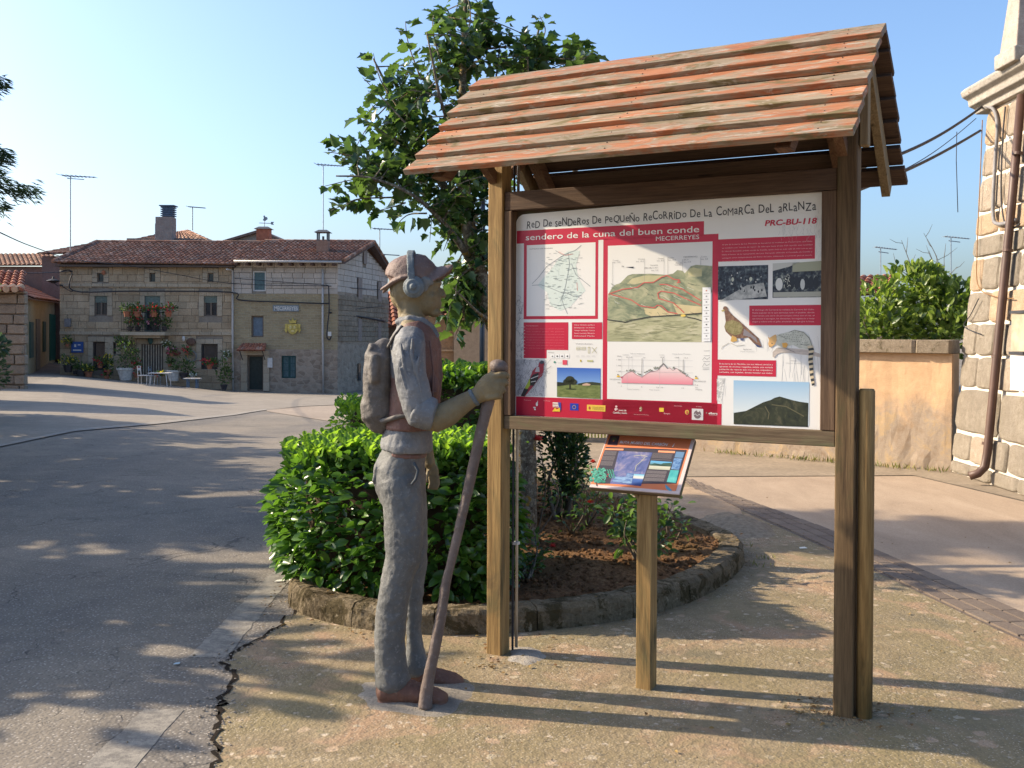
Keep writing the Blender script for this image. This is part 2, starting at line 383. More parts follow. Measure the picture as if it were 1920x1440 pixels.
# ------------------------------------------------------------------ terrain
def slope(r): return interp(r, [-.6, -.445, -.28, -.17, .0, .08, 1], [.006, .0115, .0326, .036, .03, 0, 0])
def gz(x, y):
    if y <= 13: return 0.
    r = x / y; z = -slope(r) * (min(y, 52) - 13)
    if y > 52:
        k = interp(r, [-.46, -.42], [1, 0]); z += k * .043 * (min(y, 110) - 52)
    return z
def gpt(px, py, lift=0.):
    p = gnd(px, py)
    for _ in range(25):
        r = ray(px, py)
        t = (gz(p.x, p.y) + lift - EYE) / r.z
        p = p * .5 + (CP + r * t) * .5
    p.z = gz(p.x, p.y) + lift; return p
def grid_ground():
    xs = sorted(set([round(v, 3) for v in list(np.linspace(-160, -40, 25)) + list(np.linspace(-40, 12, 105)) + list(np.linspace(12, 160, 30)) + [-1500, -600, -300, 300, 600, 1500]]))
    ys = sorted(set([round(v, 3) for v in [-20, -8, -3] + list(np.linspace(0, 13, 14)) + list(np.linspace(13, 60, 95)) + list(np.linspace(60, 260, 40)) + [-300, -80, 400, 700, 1500]]))
    vs = [(x, y, gz(x, y)) for y in ys for x in xs]; n = len(xs)
    fs = [(j * n + i, j * n + i + 1, (j + 1) * n + i + 1, (j + 1) * n + i) for j in range(len(ys) - 1) for i in range(n - 1)]
    me = bpy.data.meshes.new('ground'); me.from_pydata(vs, [], fs); me.materials.append(ASPH)
    o = bpy.data.objects.new('ground', me); link(o); tag(o, 'cracked grey asphalt village street', kind='structure')
grid_ground()
def sheet(name, pts, z, mat, label, thick=.0):
    m = MB(); q = len(pts); a = [Vector((p[0], p[1], z)) for p in pts]
    m.add(a, [tuple(range(q))])
    o = m.build(name, mat); bm = bmesh.new(); bm.from_mesh(o.data)
    bmesh.ops.triangulate(bm, faces=bm.faces)
    for f in bm.faces:
        if f.normal.z < 0: f.normal_flip()
    bm.to_mesh(o.data); bm.free()
    return tag(o, label, kind='structure')
def drape(name, lo, up, mat, label, lift=.02, step=16, k=8):
    x0, x1 = lo[0][0], lo[-1][0]; m = MB(); cols = []
    n = int((x1 - x0) / step) + 1
    for i in range(n + 1):
        px = lerp(x0, x1, i / n); a = interp(px, *zip(*lo)); b = interp(px, *zip(*up))
        cols.append([gpt(px, lerp(a, b, j / k), lift) for j in range(k + 1)])
    m.add([v for c in cols for v in c], [(i * (k + 1) + j, (i + 1) * (k + 1) + j, (i + 1) * (k + 1) + j + 1, i * (k + 1) + j + 1) for i in range(n) for j in range(k)])
    return tag(m.build(name, mat), label, kind='structure')
def jag(pts, amp, n=6, seed=3):
    r = random.Random(seed); out = []
    for a, b in zip(pts, pts[1:]):
        for i in range(n):
            t = i / n; out.append((lerp(a[0], b[0], t) + (r.uniform(-amp, amp) if i else 0), lerp(a[1], b[1], t) + (r.uniform(-amp, amp) if i else 0)))
    return out + [pts[-1]]
CR = jag([(-1.22, 5.95), (-1.27, 5.6), (-1.3, 5.39), (-1.38, 5.12), (-1.40, 4.9), (-1.30, 4.75), (-1.28, 4.44), (-1.22, 4.28), (-1.2, 4.08), (-1.12, 3.9), (-1.10, 3.72), (-1.02, 3.3), (-.98, 2.5), (-.9, 0)], .03, 6)
sheet('pavement', CR[::1] + [(-.9, -6), (3.3, -6), (3.12, 3), (2.66, 5.55), (2.47, 7.02), (2.29, 8.25), (1.91, 10.52), (1.9, 12.4), (.4, 12.4), (-1.1, 11), (-1.5, 8.5), (-1.2, 6.6)], .004, CONC, 'lichen spotted brown concrete apron under the kiosk')
# the open joint where the apron has broken away from the road
r = random.Random(11); mm = MB(); L, Rr = [], []
for i, p in enumerate(CR):
    w = (.018 + .016 * noise.noise(Vector((i * .35, 0, 0))) + r.uniform(-.004, .006)) * interp(p[1], [2.5, 3.7, 4.2, 5.6, 5.95], [.3, .7, 1, .8, .3])
    q = CR[min(i + 1, len(CR) - 1)]; d = Vector((q[0] - p[0], q[1] - p[1], 0)); d = d.normalized() if d.length else Vector((0, -1, 0)); nn = Vector((-d.y, d.x, 0))
    L.append(Vector((p[0], p[1], .008)) + nn * w * .5); Rr.append(Vector((p[0], p[1], .008)) - nn * w * .9)
mm.add(L + Rr, [(i, i + 1, i + 1 + len(L), i + len(L)) for i in range(len(L) - 1)])
tag(mm.build('pavement_crack', plain('crack_dirt', (.022, .017, .013), .95, .05, bump=.8)), 'dark crumbling crack between road and concrete', kind='structure')
# crumbs along the crack
mm = MB()
for i in range(200):
    p = CR[r.randrange(10, len(CR) - 14)]; s = r.uniform(.002, .009)
    mm.sphere((p[0] + r.gauss(0, .05), p[1] + r.gauss(0, .05), .006), (s, s * .8, s * .6), nu=5, nv=3)
for i in range(500):
    s = r.uniform(.001, .004); mm.sphere((r.uniform(-1.2, 3), r.uniform(3.2, 7), .006), (s, s * .8, s * .6), nu=5, nv=3)
tag(mm.build('loose_grit', plain('grit_stone', (.3, .25, .2), .95, .1)), 'loose grit scattered over the concrete', kind='stuff')
# faded edge-line dashes on the road
t = NT('faded_road_paint'); co = t.co(world=True)
n1 = t.noise(co, 14, 6, .75); col = t.mix(t.ramp(n1, [(.42, (0, 0, 0)), (.58, (1, 1, 1))]), (.165, .15, .13), (.27, .245, .205)); t.bump(t.noise(co, 90, 3), .6, .004); PAINT = t.fin(col, .85, .2)
sheet('road_marking', jag([(-1.60, 5.0), (-1.41, 5.0), (-1.44, 6.2), (-1.46, 7.3), (-1.61, 7.3), (-1.6, 6.0), (-1.60, 5.0)], .009, 14)[:-1], .002, PAINT, 'faded pale dash of the road edge line beside the hedge')
sheet('road_marking', jag([(-1.60, 2.6), (-1.36, 2.6), (-1.39, 4.3), (-1.56, 4.3), (-1.60, 2.6)], .009, 14, 5)[:-1], .002, PAINT, 'faded pale dash of the road edge line nearest the camera')
# street beyond the brick gutter
sheet('street', [(2.14, 10.5), (2.64, 8.25), (2.79, 7.02), (3.0, 5.55), (3.46, 3), (3.65, -6), (14, -6), (14, 2), (5.02, 9.8), (4.66, 11.69), (1.95, 11.5)], .004, PINK, 'pinkish brushed concrete street on the right')
PALE = stonemat('pale_grey_concrete', (.225, .193, .158), (.28, .242, .195), (.33, .288, .235), 3, .4, .004, pervar=0)
sheet('pavement', [(1.9, 11.52), (4.66, 11.72), (5.04, 9.83), (14, 2.1), (14, 14), (1.0, 18.5), (.5, 18.5), (.4, 12.4), (1.88, 12.4)], .008, stonemat('dull_brown_concrete', (.21, .165, .12), (.29, .235, .17), (.36, .29, .21), 2.5, .4, .004, pervar=0), 'dull brown concrete strip along the foot of the wall')
drape('square', [(-200, 872), (0, 836), (140, 806), (300, 792), (440, 776), (560, 762), (735, 754)], [(-200, 733), (0, 731), (112, 706), (300, 722), (440, 736), (560, 741), (735, 744)], PALE, 'sunlit pale concrete forecourt before the stone houses', .012)
drape('kerb_line', [(-200, 872), (0, 837), (140, 808), (300, 794), (440, 778), (500, 768)], [(-200, 866), (0, 832), (140, 804), (300, 790), (440, 775), (500, 766)], stonemat('pale_kerb', (.25, .225, .19), (.31, .28, .24), (.38, .34, .29), 5, .3, .003, pervar=0), 'pale flush kerb line across the street', .016, 16, 1)
drape('road', [(500, 771), (620, 790), (735, 800), (900, 806)], [(500, 769), (560, 763), (735, 755), (900, 752)], stonemat('sun_painted_tan_road', (.28, .22, .17), (.33, .265, .205), (.38, .31, .24), 1.5, .3, .004, pervar=0), 'street surface with sunlight painted tan in front of the right house', .01)  # tan sheet over the asphalt, sunlight put into the road colour
# brick gutter: three rows of long bricks
gut = bpy.data.objects.new('gutter', None); COL.objects.link(gut); gut['kind'] = 'structure'; gut['label'] = 'brown brick gutter strip between apron and pink street'
sheet('gutter_bed', [(3.65, -6), (3.46, 3), (3.0, 5.55), (2.79, 7.02), (2.64, 8.25), (2.14, 10.5), (1.95, 11.5), (1.9, 11.5), (1.91, 10.52), (2.29, 8.25), (2.47, 7.02), (2.66, 5.55), (3.12, 3), (3.3, -6)], .005, plain('gutter_mortar', (.15, .12, .1), .9, .1, sc=20, bump=.5), 'mortar bed of the brick gutter')
ca = [(3.3, 0), (3.12, 3), (2.66, 5.55), (2.47, 7.02), (2.29, 8.25), (1.91, 10.52), (1.9, 11.4)]; cb = [(3.62, 0), (3.46, 3), (3.0, 5.55), (2.79, 7.02), (2.64, 8.25), (2.14, 10.5), (1.95, 11.45)]
gm = [plain('gutter_brick_a', (.18, .14, .11), .85, .2, sc=30, bump=.6), plain('gutter_brick_b', (.16, .125, .1), .85, .2, sc=30, bump=.6), plain('gutter_brick_c', (.195, .155, .122), .85, .2, sc=30, bump=.6)]
y = 3.2; k = 0
while y < 11.2:
    xa = interp(y, [c[1] for c in ca], [c[0] for c in ca]); xb = interp(y, [c[1] for c in cb], [c[0] for c in cb])
    xa2 = interp(y + .2, [c[1] for c in ca], [c[0] for c in ca]); ang = math.atan2(xa2 - xa, .2); w = (xb - xa) / 3
    for j in range(3):
        piece('paving_brick', random.choice(blocks(random.choice(gm), 4, .03, .06)), gut, Vector((xa + w * (j + .5), y + .12, .006)), (w - .012, .235, .02), Matrix.Rotation(-ang, 3, 'Z'))
    y += .245
# ------------------------------------------------------------------ planter island
OUT = [(-1.24, 5.85), (-.76, 5.47), (-.15, 5.40), (.58, 5.66), (1.08, 6.08), (1.53, 6.84), (1.69, 7.45), (1.58, 8.05), (1.35, 8.75), (1.1, 9.4), (.6, 10.3), (-.2, 10.9), (-1.0, 10.4), (-1.45, 9.6), (-1.5, 8.2), (-1.47, 7.1), (-1.39, 6.4)]
def closed_spline(P, n):
    P = [Vector((*p, 0)) for p in P]; k = len(P); out = []
    for i in range(k):
        a, b, c, d = P[i - 1], P[i], P[(i + 1) % k], P[(i + 2) % k]
        for j in range(n):
            t = j / n; out.append(.5 * ((2 * b) + (c - a) * t + (2 * a - 5 * b + 4 * c - d) * t * t + (3 * b - a - 3 * c + d) * t ** 3))
    return out
OS = closed_spline(OUT, 10)
def inset(P, w):
    out = []
    for i, p in enumerate(P):
        t = (P[(i + 1) % len(P)] - P[i - 1]).normalized(); out.append(p + Vector((-t.y, t.x, 0)) * w)
    return out
kerb = thing('planter_kerb', 'low mossy concrete kerb ringing the planted island behind the kiosk', 'kerb', (0, 8, 0))
KM = stonemat('mossy_kerb_concrete', (.13, .095, .05), (.25, .19, .115), (.36, .285, .18), 9, 1.3, .025, [((.075, .055, .022), 6, .50), ((.42, .34, .22), 14, .6)], pervar=.15)
IN = inset(OS, .17); N = len(OS); seg = 8
for s in range(0, N, seg):
    m = MB(); rr = []
    for j in range(seg + 1):
        i = (s + j) % N; a, b = OS[i].copy(), IN[i].copy(); e = .004 if j == 0 else (-.004 if j == seg else 0)
        t = (OS[(i + 1) % N] - OS[i - 1]).normalized() * e; a += t; b += t
        h = .132 + .012 * noise.noise(Vector((a.x * 3, a.y * 3, 1))) - (.05 if 1.15 < a.x < 1.5 and a.y > 8.2 and j % 3 == 0 else 0); o = (a - b).normalized()
        z0 = -.05; w1 = .012 * noise.noise(a * 6)
        rr.append([b + Vector((0, 0, z0)), b + Vector((0, 0, h - .01)), b + o * .02 + Vector((0, 0, h)), a - o * (.03 + w1) + Vector((0, 0, h)), a - o * .006 + Vector((0, 0, h - .025)), a + o * w1 + Vector((0, 0, h * .5)), a + o * .01 + Vector((0, 0, z0))])
    m.rings(rr)
    ob = m.build('kerb_stone', KM, kerb)
    sb = ob.modifiers.new('sub', 'SUBSURF'); sb.subdivision_type = 'SIMPLE'; sb.levels = sb.render_levels = 2
    tx = bpy.data.textures.get('kerb_tex') or bpy.data.textures.new('kerb_tex', 'CLOUDS'); tx.noise_scale = .05; tx.noise_depth = 3
    dp = ob.modifiers.new('disp', 'DISPLACE'); dp.texture = tx; dp.strength = .022; dp.texture_coords = 'GLOBAL'; dp.mid_level = .5
# soil
t = NT('reddish_soil'); co = t.co(world=True)
n1 = t.noise(co, 5, 8, .75); n2 = t.noise(co, 40, 6, .75)
col = t.ramp(n1, [(.3, (.13, .062, .027)), (.5, (.26, .13, .058)), (.7, (.42, .23, .105))]); col = t.mix(.5, col, t.ramp(n2, [(.35, (.07, .035, .018)), (.65, (.42, .25, .13))]))
col = t.mix(t.ramp(t.noise(co, 2, 4), [(.5, (0, 0, 0)), (.7, (.7, .7, .7))]), col, (.13, .085, .035)); t.bump(n2, 1, .02); t.bump(n1, .6, .03); SOIL = t.fin(col, .95, .1)
def inside(p, poly):
    c = False; n = len(poly)
    for i in range(n):
        a, b = poly[i], poly[i - 1]
        if (a[1] > p[1]) != (b[1] > p[1]) and p[0] < (b[0] - a[0]) * (p[1] - a[1]) / (b[1] - a[1]) + a[0]: c = not c
    return c
cx, cy = .0, 8.0; m = MB(); nr = 40; rings = []
for k in range(nr + 1):
    f = (k / nr) ** .8
    rings.append([Vector((lerp(cx, p.x, f), lerp(cy, p.y, f), 0)) for p in inset(OS, .15)])
for R_ in rings:
    for v in R_:
        v.z = .09 + .035 * noise.fractal(v * 3, 1, 2, 4) + .02 * noise.noise(v * 14) + .02 * noise.noise(v * 30)
m.rings(rings, cap=False); so_ = m.build('soil', SOIL, smooth=True); tag(so_, 'bare reddish earth of the planted island', kind='structure')
for i, p in enumerate(so_.data.polygons):
    pass
m = MB(); r = random.Random(5)
for i in range(2600):
    x, y = r.uniform(-.4, 1.6), r.uniform(5.6, 9.6)
    if inside((x, y), [(p.x, p.y) for p in IN]):
        s = r.uniform(.004, .02) * (1 if r.random() < .9 else 1.8); m.sphere((x, y, .1 + .035 * noise.fractal(Vector((x, y, 0)) * 3, 1, 2, 4)), (s, s * r.uniform(.6, 1), s * .6), Matrix.Rotation(r.uniform(0, 3), 3, 'Z'), 6, 4)
tag(m.build('soil_clods', SOIL), 'clods of earth and gravel on the planter soil', kind='stuff')
# grass tufts, dry leaves
def blades(name, pts, h, mat, label, seed=1, n=30, spread=.1):
    r = random.Random(seed); P, D, Nn, s = [], [], [], []
    for (x, y, z) in pts:
        for i in range(n):
            P.append((x + r.gauss(0, spread), y + r.gauss(0, spread), z)); D.append((r.gauss(0, .4), r.gauss(0, .4), 1)); Nn.append((r.gauss(0, 1), r.gauss(0, 1), .2)); s.append(h * r.uniform(.5, 1.2))
    root = bpy.data.objects.new(name + '_tmp', None)
    o = leaves(None, 'needle', mat, P, D, Nn, s, rest=name, indiv=0); o['label'] = label; return o
L_DRY = leafmat('dry_grass', (.3, .22, .09), (.22, .2, .07), (.12, .16, .04), .6, .2, .2)
blades('weeds', [(lerp(1.6, 5.2, (i + random.random()) / 46), lerp(15, 12.1, (i + .5) / 46) - .12, 0) for i in range(46) if random.random() < .5], .09, L_DRY, 'dry weeds along the foot of the plastered wall', 2, 14, .07)
blades('weeds', [(1.55 + random.random() * .3, 7 + random.random() * 1.6, 0) for i in range(6)], .05, L_DRY, 'sparse dry grass beside the kerb', 3, 10, .05)
# dusty pile of earth by the planter, asphalt patch
def mound(name, c, rx, ry, h, mat, label, kind='structure', cat=None, seed=0, sc=4, rough=.25):
    m = MB(); R = []
    for k in range(9):
        f = k / 8
        ring = []
        for j in range(40):
            a = 2 * math.pi * j / 40; e = 1 + rough * noise.noise(Vector((math.cos(a) * 1.5, math.sin(a) * 1.5, seed)))
            x, y = c[0] + rx * f * e * math.cos(a), c[1] + ry * f * e * math.sin(a)
            ring.append(Vector((x, y, c[2] + h * (1 - f ** 2) + (.3 * h * noise.noise(Vector((x, y, seed)) * sc * 3) if k < 8 else 0))))
        R.append(ring)
    m.rings(R, cap=False); o = m.build(name, mat, smooth=True); return tag(o, label, cat, kind=kind)
mound('gravel_mound', (1.9, 8.55, .0), .34, .55, .07, plain('dusty_gravel', (.26, .21, .15), .95, .1, sc=30, bump=1), 'low mound of dusty gravel beside the planter kerb')
mound('concrete_mound', (2.15, 6.6, .0), .28, .32, .035, CONC, 'low crusted hump of concrete left of the gutter')
CEM = stonemat('pale_cement', (.26, .225, .18), (.36, .32, .27), (.46, .42, .36), 14, 1, .01, pervar=0)
mound('cement_patch', (-.42, 4.50, .004), .27, .21, .016, stonemat('grey_cement_skirt', (.2, .175, .14), (.28, .245, .2), (.38, .34, .28), 14, 1, .01, pervar=0), 'grey cement skirt bedding the feet of the statue', seed=3, rough=.5)
mound('cement_patch', (.07, 5.04, .004), .1, .13, .012, CEM, 'pale cement patch at the foot of the left kiosk post', seed=5, rough=.6)
# soil/dry path between planter and gutter
DIRT = stonemat('dry_path_dirt', (.3, .21, .13), (.4, .29, .19), (.5, .37, .25), 4, .8, .01, pervar=0)
mound('dirt_path', (1.62, 9.7, .005), .45, 1.4, .02, DIRT, 'strip of dry trodden earth beyond the planter kerb', seed=9)
# tiny scraps
for (px, py, s, lab, c) in ((332, 1247, .014, 'small pale blue paper scrap lying on the asphalt', (.35, .45, .5)), (525, 1091, .03, 'white scrap lying on the road beside the hedge', (.7, .68, .6)), (1505, 1029, .03, 'white scrap lying by the gutter bricks', (.75, .72, .66))):
    p = gnd(px, py); tag(solid('paper_scrap', plain('scrap' + lab[:9], c, .8), None, [p + Vector((-s, -s, .008)), p + Vector((s, -.6 * s, .008)), p + Vector((s * .8, s, .008)), p + Vector((-s * .7, s * .5, .008))], .002, (0, 0, 1)), lab, 'litter')

LIT = leafmat('fallen_leaf', (.10, .05, .02), (.2, .11, .04), (.32, .22, .08), .7, .1, .2)
r = random.Random(88); P_, D_, N_, s_ = [], [], [], []
for i in range(520):
    k = r.random()
    if k < .4: p = OS[r.randrange(len(OS))]; x, y = p.x + r.gauss(0, .12), p.y + r.gauss(0, .12)
    elif k < .6: x, y = r.gauss(1.4, .15), r.gauss(4.3, .12)
    elif k < .7: x, y = r.gauss(-.1, .15), r.gauss(4.95, .12)
    else: x, y = r.uniform(-1.6, 4), r.uniform(3.3, 10)
    P_.append((x, y, .012 if not inside((x, y), [(p.x, p.y) for p in OS]) else .14)); a = r.uniform(0, 6.28); D_.append((math.cos(a), math.sin(a), r.uniform(-.1, .2))); N_.append((r.gauss(0, .3), r.gauss(0, .3), 1)); s_.append(r.uniform(.008, .03))
o_ = leaves(None, 'oval', LIT, P_, D_, N_, s_, rest='fallen_leaves', indiv=0); o_['label'] = 'dry fallen leaves scattered round the kerb and posts'
m = MB()
for i in range(1500):
    k = r.random()
    if k < .5: p = OS[r.randrange(len(OS))]; x, y = p.x + r.gauss(0, .08), p.y + r.gauss(0, .08)
    elif k < .7: x, y = r.gauss(1.4, .12), r.gauss(4.25, .08)
    else: x, y = r.uniform(-1.6, 3), r.uniform(3.4, 8)
    if inside((x, y), [(p.x, p.y) for p in OS]): continue
    s = r.uniform(.002, .006) * (1 if r.random() < .95 else 2); m.sphere((x, y, .005), (s, s * r.uniform(.6, 1), s * .6), Matrix.Rotation(r.uniform(0, 3), 3, 'Z'), 5, 3)
tag(m.build('pebbles', plain('brown_pebble', (.26, .19, .12), .95, .1)), 'small brown pebbles gathered along the kerb and posts', kind='stuff')
# ------------------------------------------------------------------ right side: garden wall, church, things beyond
t = NT('orange_lime_render'); co = t.co(world=True)
big = t.noise(co, 1.6, 6, .7, .4); mid = t.noise(co, 7, 6, .7); fn = t.noise(co, 60, 4)
sx = t.n.new('ShaderNodeSeparateXYZ'); t.L(co, sx.inputs[0])
col = t.ramp(mid, [(.3, (.52, .335, .19)), (.7, (.62, .415, .245))])
hgt = t.math('SUBTRACT', .95, sx.outputs[2])
msk = t.math('ADD', t.math('MULTIPLY', hgt, .55), t.math('SUBTRACT', big, .30)); msk = t.ramp(msk, [(.2, (0, 0, 0)), (.45, (.9, .9, .9))])
col = t.mix(msk, col, t.ramp(t.noise(co, 4, 6, .75, .6), [(.3, (.24, .17, .11)), (.5, (.33, .27, .21)), (.62, (.42, .30, .17)), (.8, (.5, .42, .33))]))
t.bump(mid, .5, .015); t.bump(fn, .5, .004); RENDER = t.fin(col, .92, .15)
A0 = Vector((1.55, 15.02, 0)); A1 = Vector((5.24, 12.06, 0)); du = (A1 - A0).normalized(); wn_ = Vector((du.y, -du.x, 0)); Lw = (A1 - A0).length
gw = thing('garden_wall', 'long orange rendered garden wall with stained foot and stone coping', 'wall', A0, 0)
m = MB(); q = 60
for i in range(q + 1):
    pass
front = [[A0 + du * (Lw * i / q) + wn_ * (.012 * noise.noise(Vector((i * .4, j * .5, 3))) + (.03 * max(0, noise.noise(Vector((i * .35, j, 8)))) if j < 3 else 0)) + Vector((0, 0, z)) for i in range(q + 1)] for j, z in enumerate((-.1, .12, .25, .5, .8, 1.1, 1.41))]
m.add([v for R_ in front for v in R_], [(j * (q + 1) + i, j * (q + 1) + i + 1, (j + 1) * (q + 1) + i + 1, (j + 1) * (q + 1) + i) for j in range(6) for i in range(q)])
m.hexa([A0 - wn_ * .04 + Vector((0, 0, -.1)), A1 - wn_ * .04 + Vector((0, 0, -.1)), A1 - wn_ * .3 + Vector((0, 0, -.1)), A0 - wn_ * .3 + Vector((0, 0, -.1)), A0 - wn_ * .04 + Vector((0, 0, 1.41)), A1 - wn_ * .04 + Vector((0, 0, 1.41)), A1 - wn_ * .3 + Vector((0, 0, 1.41)), A0 - wn_ * .3 + Vector((0, 0, 1.41))])
m.build('wall', RENDER, gw, smooth=False)
COP = stonemat('lichened_coping', (.24, .185, .13), (.36, .285, .2), (.46, .38, .28), 12, 1.2, .012, [((.14, .11, .06), 8, .58), ((.48, .36, .28), 18, .64)])
s = 0; r = random.Random(4)
while s < Lw:
    l = min(r.uniform(.75, 1.05), Lw - s); c = A0 + du * (s + l / 2) - wn_ * .13 + Vector((0, 0, 1.495))
    piece('coping_stone', r.choice(blocks(COP, 4, .03, .08)), gw, c, (l - .012, .44, .165), Matrix((du, -wn_, Vector((0, 0, 1)))).transposed()); s += l
# church buttress
lean = math.atan2(.41, 4.3)
B0 = Vector((5.23, 12.08, 0)); bd = Vector((-.03, -1, 0)).normalized(); bn0 = Vector((-1, .03, 0)).normalized()
bup = (Vector((0, 0, 1)) * math.cos(lean) - bn0 * math.sin(lean)); bn = bd.cross(bup).normalized()
if bn.dot(bn0) < 0: bn = -bn
ch = thing('church_tower', 'pale stone church tower corner with thick lime joints and cornice', 'church', B0, 0)
m = MB(); Lc = 4.5
def bp3(u, h, o=0.): return B0 + bd * u + bup * h + bn * o
m.hexa([bp3(.01, -.2, -.02), bp3(Lc, -.2, -.02), bp3(Lc, -.2, -.02) + Vector((2.5, 0, 0)), bp3(.01, -.2, -.02) + Vector((2.5, 0, 0)), bp3(.01, 4.32, -.02), bp3(Lc, 4.32, -.02), bp3(Lc, 4.32, -.02) + Vector((2.2, 0, 0)), bp3(.01, 4.32, -.02) + Vector((2.2, 0, 0))])
m.build('mortar', stonemat('thick_lime_mortar', (.62, .55, .45), (.72, .65, .55), (.8, .74, .64), 20, 1, .01, pervar=0), ch)
CS = [stonemat('church_stone_grey', (.27, .225, .17), (.40, .34, .265), (.50, .43, .345), 16, 1.6, .02, pervar=.1), stonemat('church_stone_warm', (.38, .26, .16), (.52, .37, .24), (.6, .46, .32), 12, 1.4, .02, pervar=.1), stonemat('church_stone_tan', (.34, .27, .2), (.46, .375, .285), (.54, .45, .36), 14, 1.4, .02, pervar=.1)]
CSM = []
for q_, mt_ in enumerate(CS):
    CSM.append([rough_mesh(i + q_ * 9, .04) for i in range(6)])
    for me_ in CSM[-1]: me_.materials.append(mt_)
lv = [0, .17, .5, 1.02, 1.4, 1.78, 2.15, 2.55, 2.8, 3.08, 3.5, 3.87, 4.3]; rnd = random.Random(12); Rb = Matrix((bd, -bn, bup)).transposed()
for i in range(len(lv) - 1):
    u = 0; h0, h1 = lv[i], lv[i + 1]; first = True
    while u < Lc:
        l = rnd.uniform(.32, .78) if not (h1 - h0 > .45) else rnd.uniform(.9, 1.2)
        l = min(l, Lc - u)
        if l > .15:
            wts = [.75, .1, .15] if h0 < 2.6 else [.1, .6, .3]
            piece('stone', rnd.choice(rnd.choices(CSM, wts)[0]), ch, bp3(u + l / 2 + .01, (h0 + h1) / 2, -.052 + rnd.uniform(-.008, .01)), (l - .03 * rnd.uniform(.7, 1.3), .13, h1 - h0 - .03 * rnd.uniform(.7, 1.3)), Rb)
        u += l
# cornice, cap slabs and pinnacle
CW = stonemat('weathered_pale_stone', (.27, .24, .21), (.38, .345, .30), (.48, .44, .385), 9, 1, .012, [((.25, .14, .09), 6, .62)], pervar=.1)
prof = [(-.35, 4.30), (.06, 4.30), (.07, 4.36), (.14, 4.39), (.15, 4.46), (.22, 4.50), (.24, 4.56), (.20, 4.60), (-.35, 4.78)]
m = MB(); rr = []
for u in (-.22, Lc): rr.append([bp3(u, 0, 0) + bn0 * (o - 4.3 * math.tan(lean)) + Vector((0, 0, z)) for o, z in prof])
m.rings(rr); m.build('cornice', CW, ch, bevel=.01)
m = MB(); rr = []
for u in (.02, Lc): rr.append([bp3(u, 0, 0) + bn0 * (o - 4.3 * math.tan(lean)) + Vector((0, 0, z)) for o, z in [(-.9, 4.6), (-.04, 4.6), (-.1, 4.83), (-.9, 4.95)]])
m.rings(rr); m.build('cap_slab', CW, ch, bevel=.01)
pc = at(1922, 118, 11.0)
m = MB(); m.box(pc + Vector((0, 0, .05)), (.46, .46, .16)); m.build('pinnacle_base', CW, ch, bevel=.015)
m = MB(); hs = .19
b = [pc + Vector((x, y, .13)) for x, y in ((-hs, -hs), (hs, -hs), (hs, hs), (-hs, hs))]; tp = [pc + Vector((x * .12, y * .12, 1.75)) for x, y in ((-hs, -hs), (hs, -hs), (hs, hs), (-hs, hs))]
m.hexa(b + tp); m.sphere(pc + Vector((0, 0, 1.8)), .07); m.build('pinnacle', stonemat('dark_weathered_spire', (.28, .23, .2), (.4, .33, .28), (.5, .43, .37), 12, 1, .01, pervar=0), ch, bevel=.01)
# downpipe, boxes and cables on the church
PIPE = plain('brown_pipe_paint', (.085, .045, .032), .5, .4, sc=4)
dp_ = thing('downpipe', 'brown downpipe with elbow foot fixed to the church stones', 'pipe', bp3(1.15, 0, 0), 0)
m = MB(); m.tube([bp3(1.05, 4.25, .09), bp3(1.1, 3, .09), bp3(1.15, .35, .09), bp3(1.15, .2, .1), bp3(1.14, .12, .16), bp3(1.12, .08, .24)], .045, 14); m.build('pipe', PIPE, dp_, smooth=True)
for h in (3.6, 2.55, 1.4, .45):
    m = MB(); m.tube([bp3(1.12, h - .015, .09), bp3(1.12, h + .015, .09)], .052, 14); m.build('bracket', PIPE, dp_)
BLK = plain('black_cable', (.03, .03, .035), .6, .3, bump=0)
GRY = plain('grey_cable', (.2, .19, .19), .6, .3, bump=0)
def cable(pts, r_, label, mat=BLK, n=6, group=None):
    m = MB(); m.tube([Vector(p) for p in pts], r_, n); return tag(m.build('cable', mat, smooth=True), label, 'cable', group)
def catmull(P, n=8):
    P = [Vector(p) for p in P]; out = []
    for i in range(len(P) - 1):
        a, b, c, d = P[max(i - 1, 0)], P[i], P[i + 1], P[min(i + 2, len(P) - 1)]
        for j in range(n):
            t = j / n; out.append(.5 * ((2 * b) + (c - a) * t + (2 * a - 5 * b + 4 * c - d) * t * t + (3 * b - a - 3 * c + d) * t ** 3))
    return out + [P[-1]]
def onch(px, py, o=.05):
    return onplane(px, py, B0 + bn * o, bn)
cable(catmull([onch(1842, 200), onch(1862, 204), onch(1870, 235), onch(1866, 300), onch(1862, 400), onch(1872, 420), onch(1905, 412)]), .022, 'thick grey cable looping down the church stones', GRY)
cable(catmull([onch(1885, 200), onch(1880, 260), onch(1877, 350), onch(1880, 400), onch(1890, 430), onch(1912, 420)]), .009, 'thin dark cable beside the thick loop on the church')
cable(catmull([onch(1842, 225), onch(1838, 330), onch(1832, 470), onch(1834, 535), onch(1862, 555), onch(1900, 560)]), .006, 'thin wire running down the church corner and across', plain('rust_wire', (.25, .14, .06), .7, .2))
cable(catmull([onch(1835, 560), onch(1820, 590), onch(1808, 612), onch(1840, 627)]), .006, 'loose wire end dangling on the church corner stones')
W1 = onch(1842, 200, .06)
far_l = at(1150, 420, 6.6)
cable([lerp(W1, at(1560, 330, 8.2), i / 20) - Vector((0, 0, .25 * math.sin(math.pi * i / 20) * .4)) for i in range(21)], .016, 'upper thick overhead cable running from the church behind the kiosk roof', BLK)
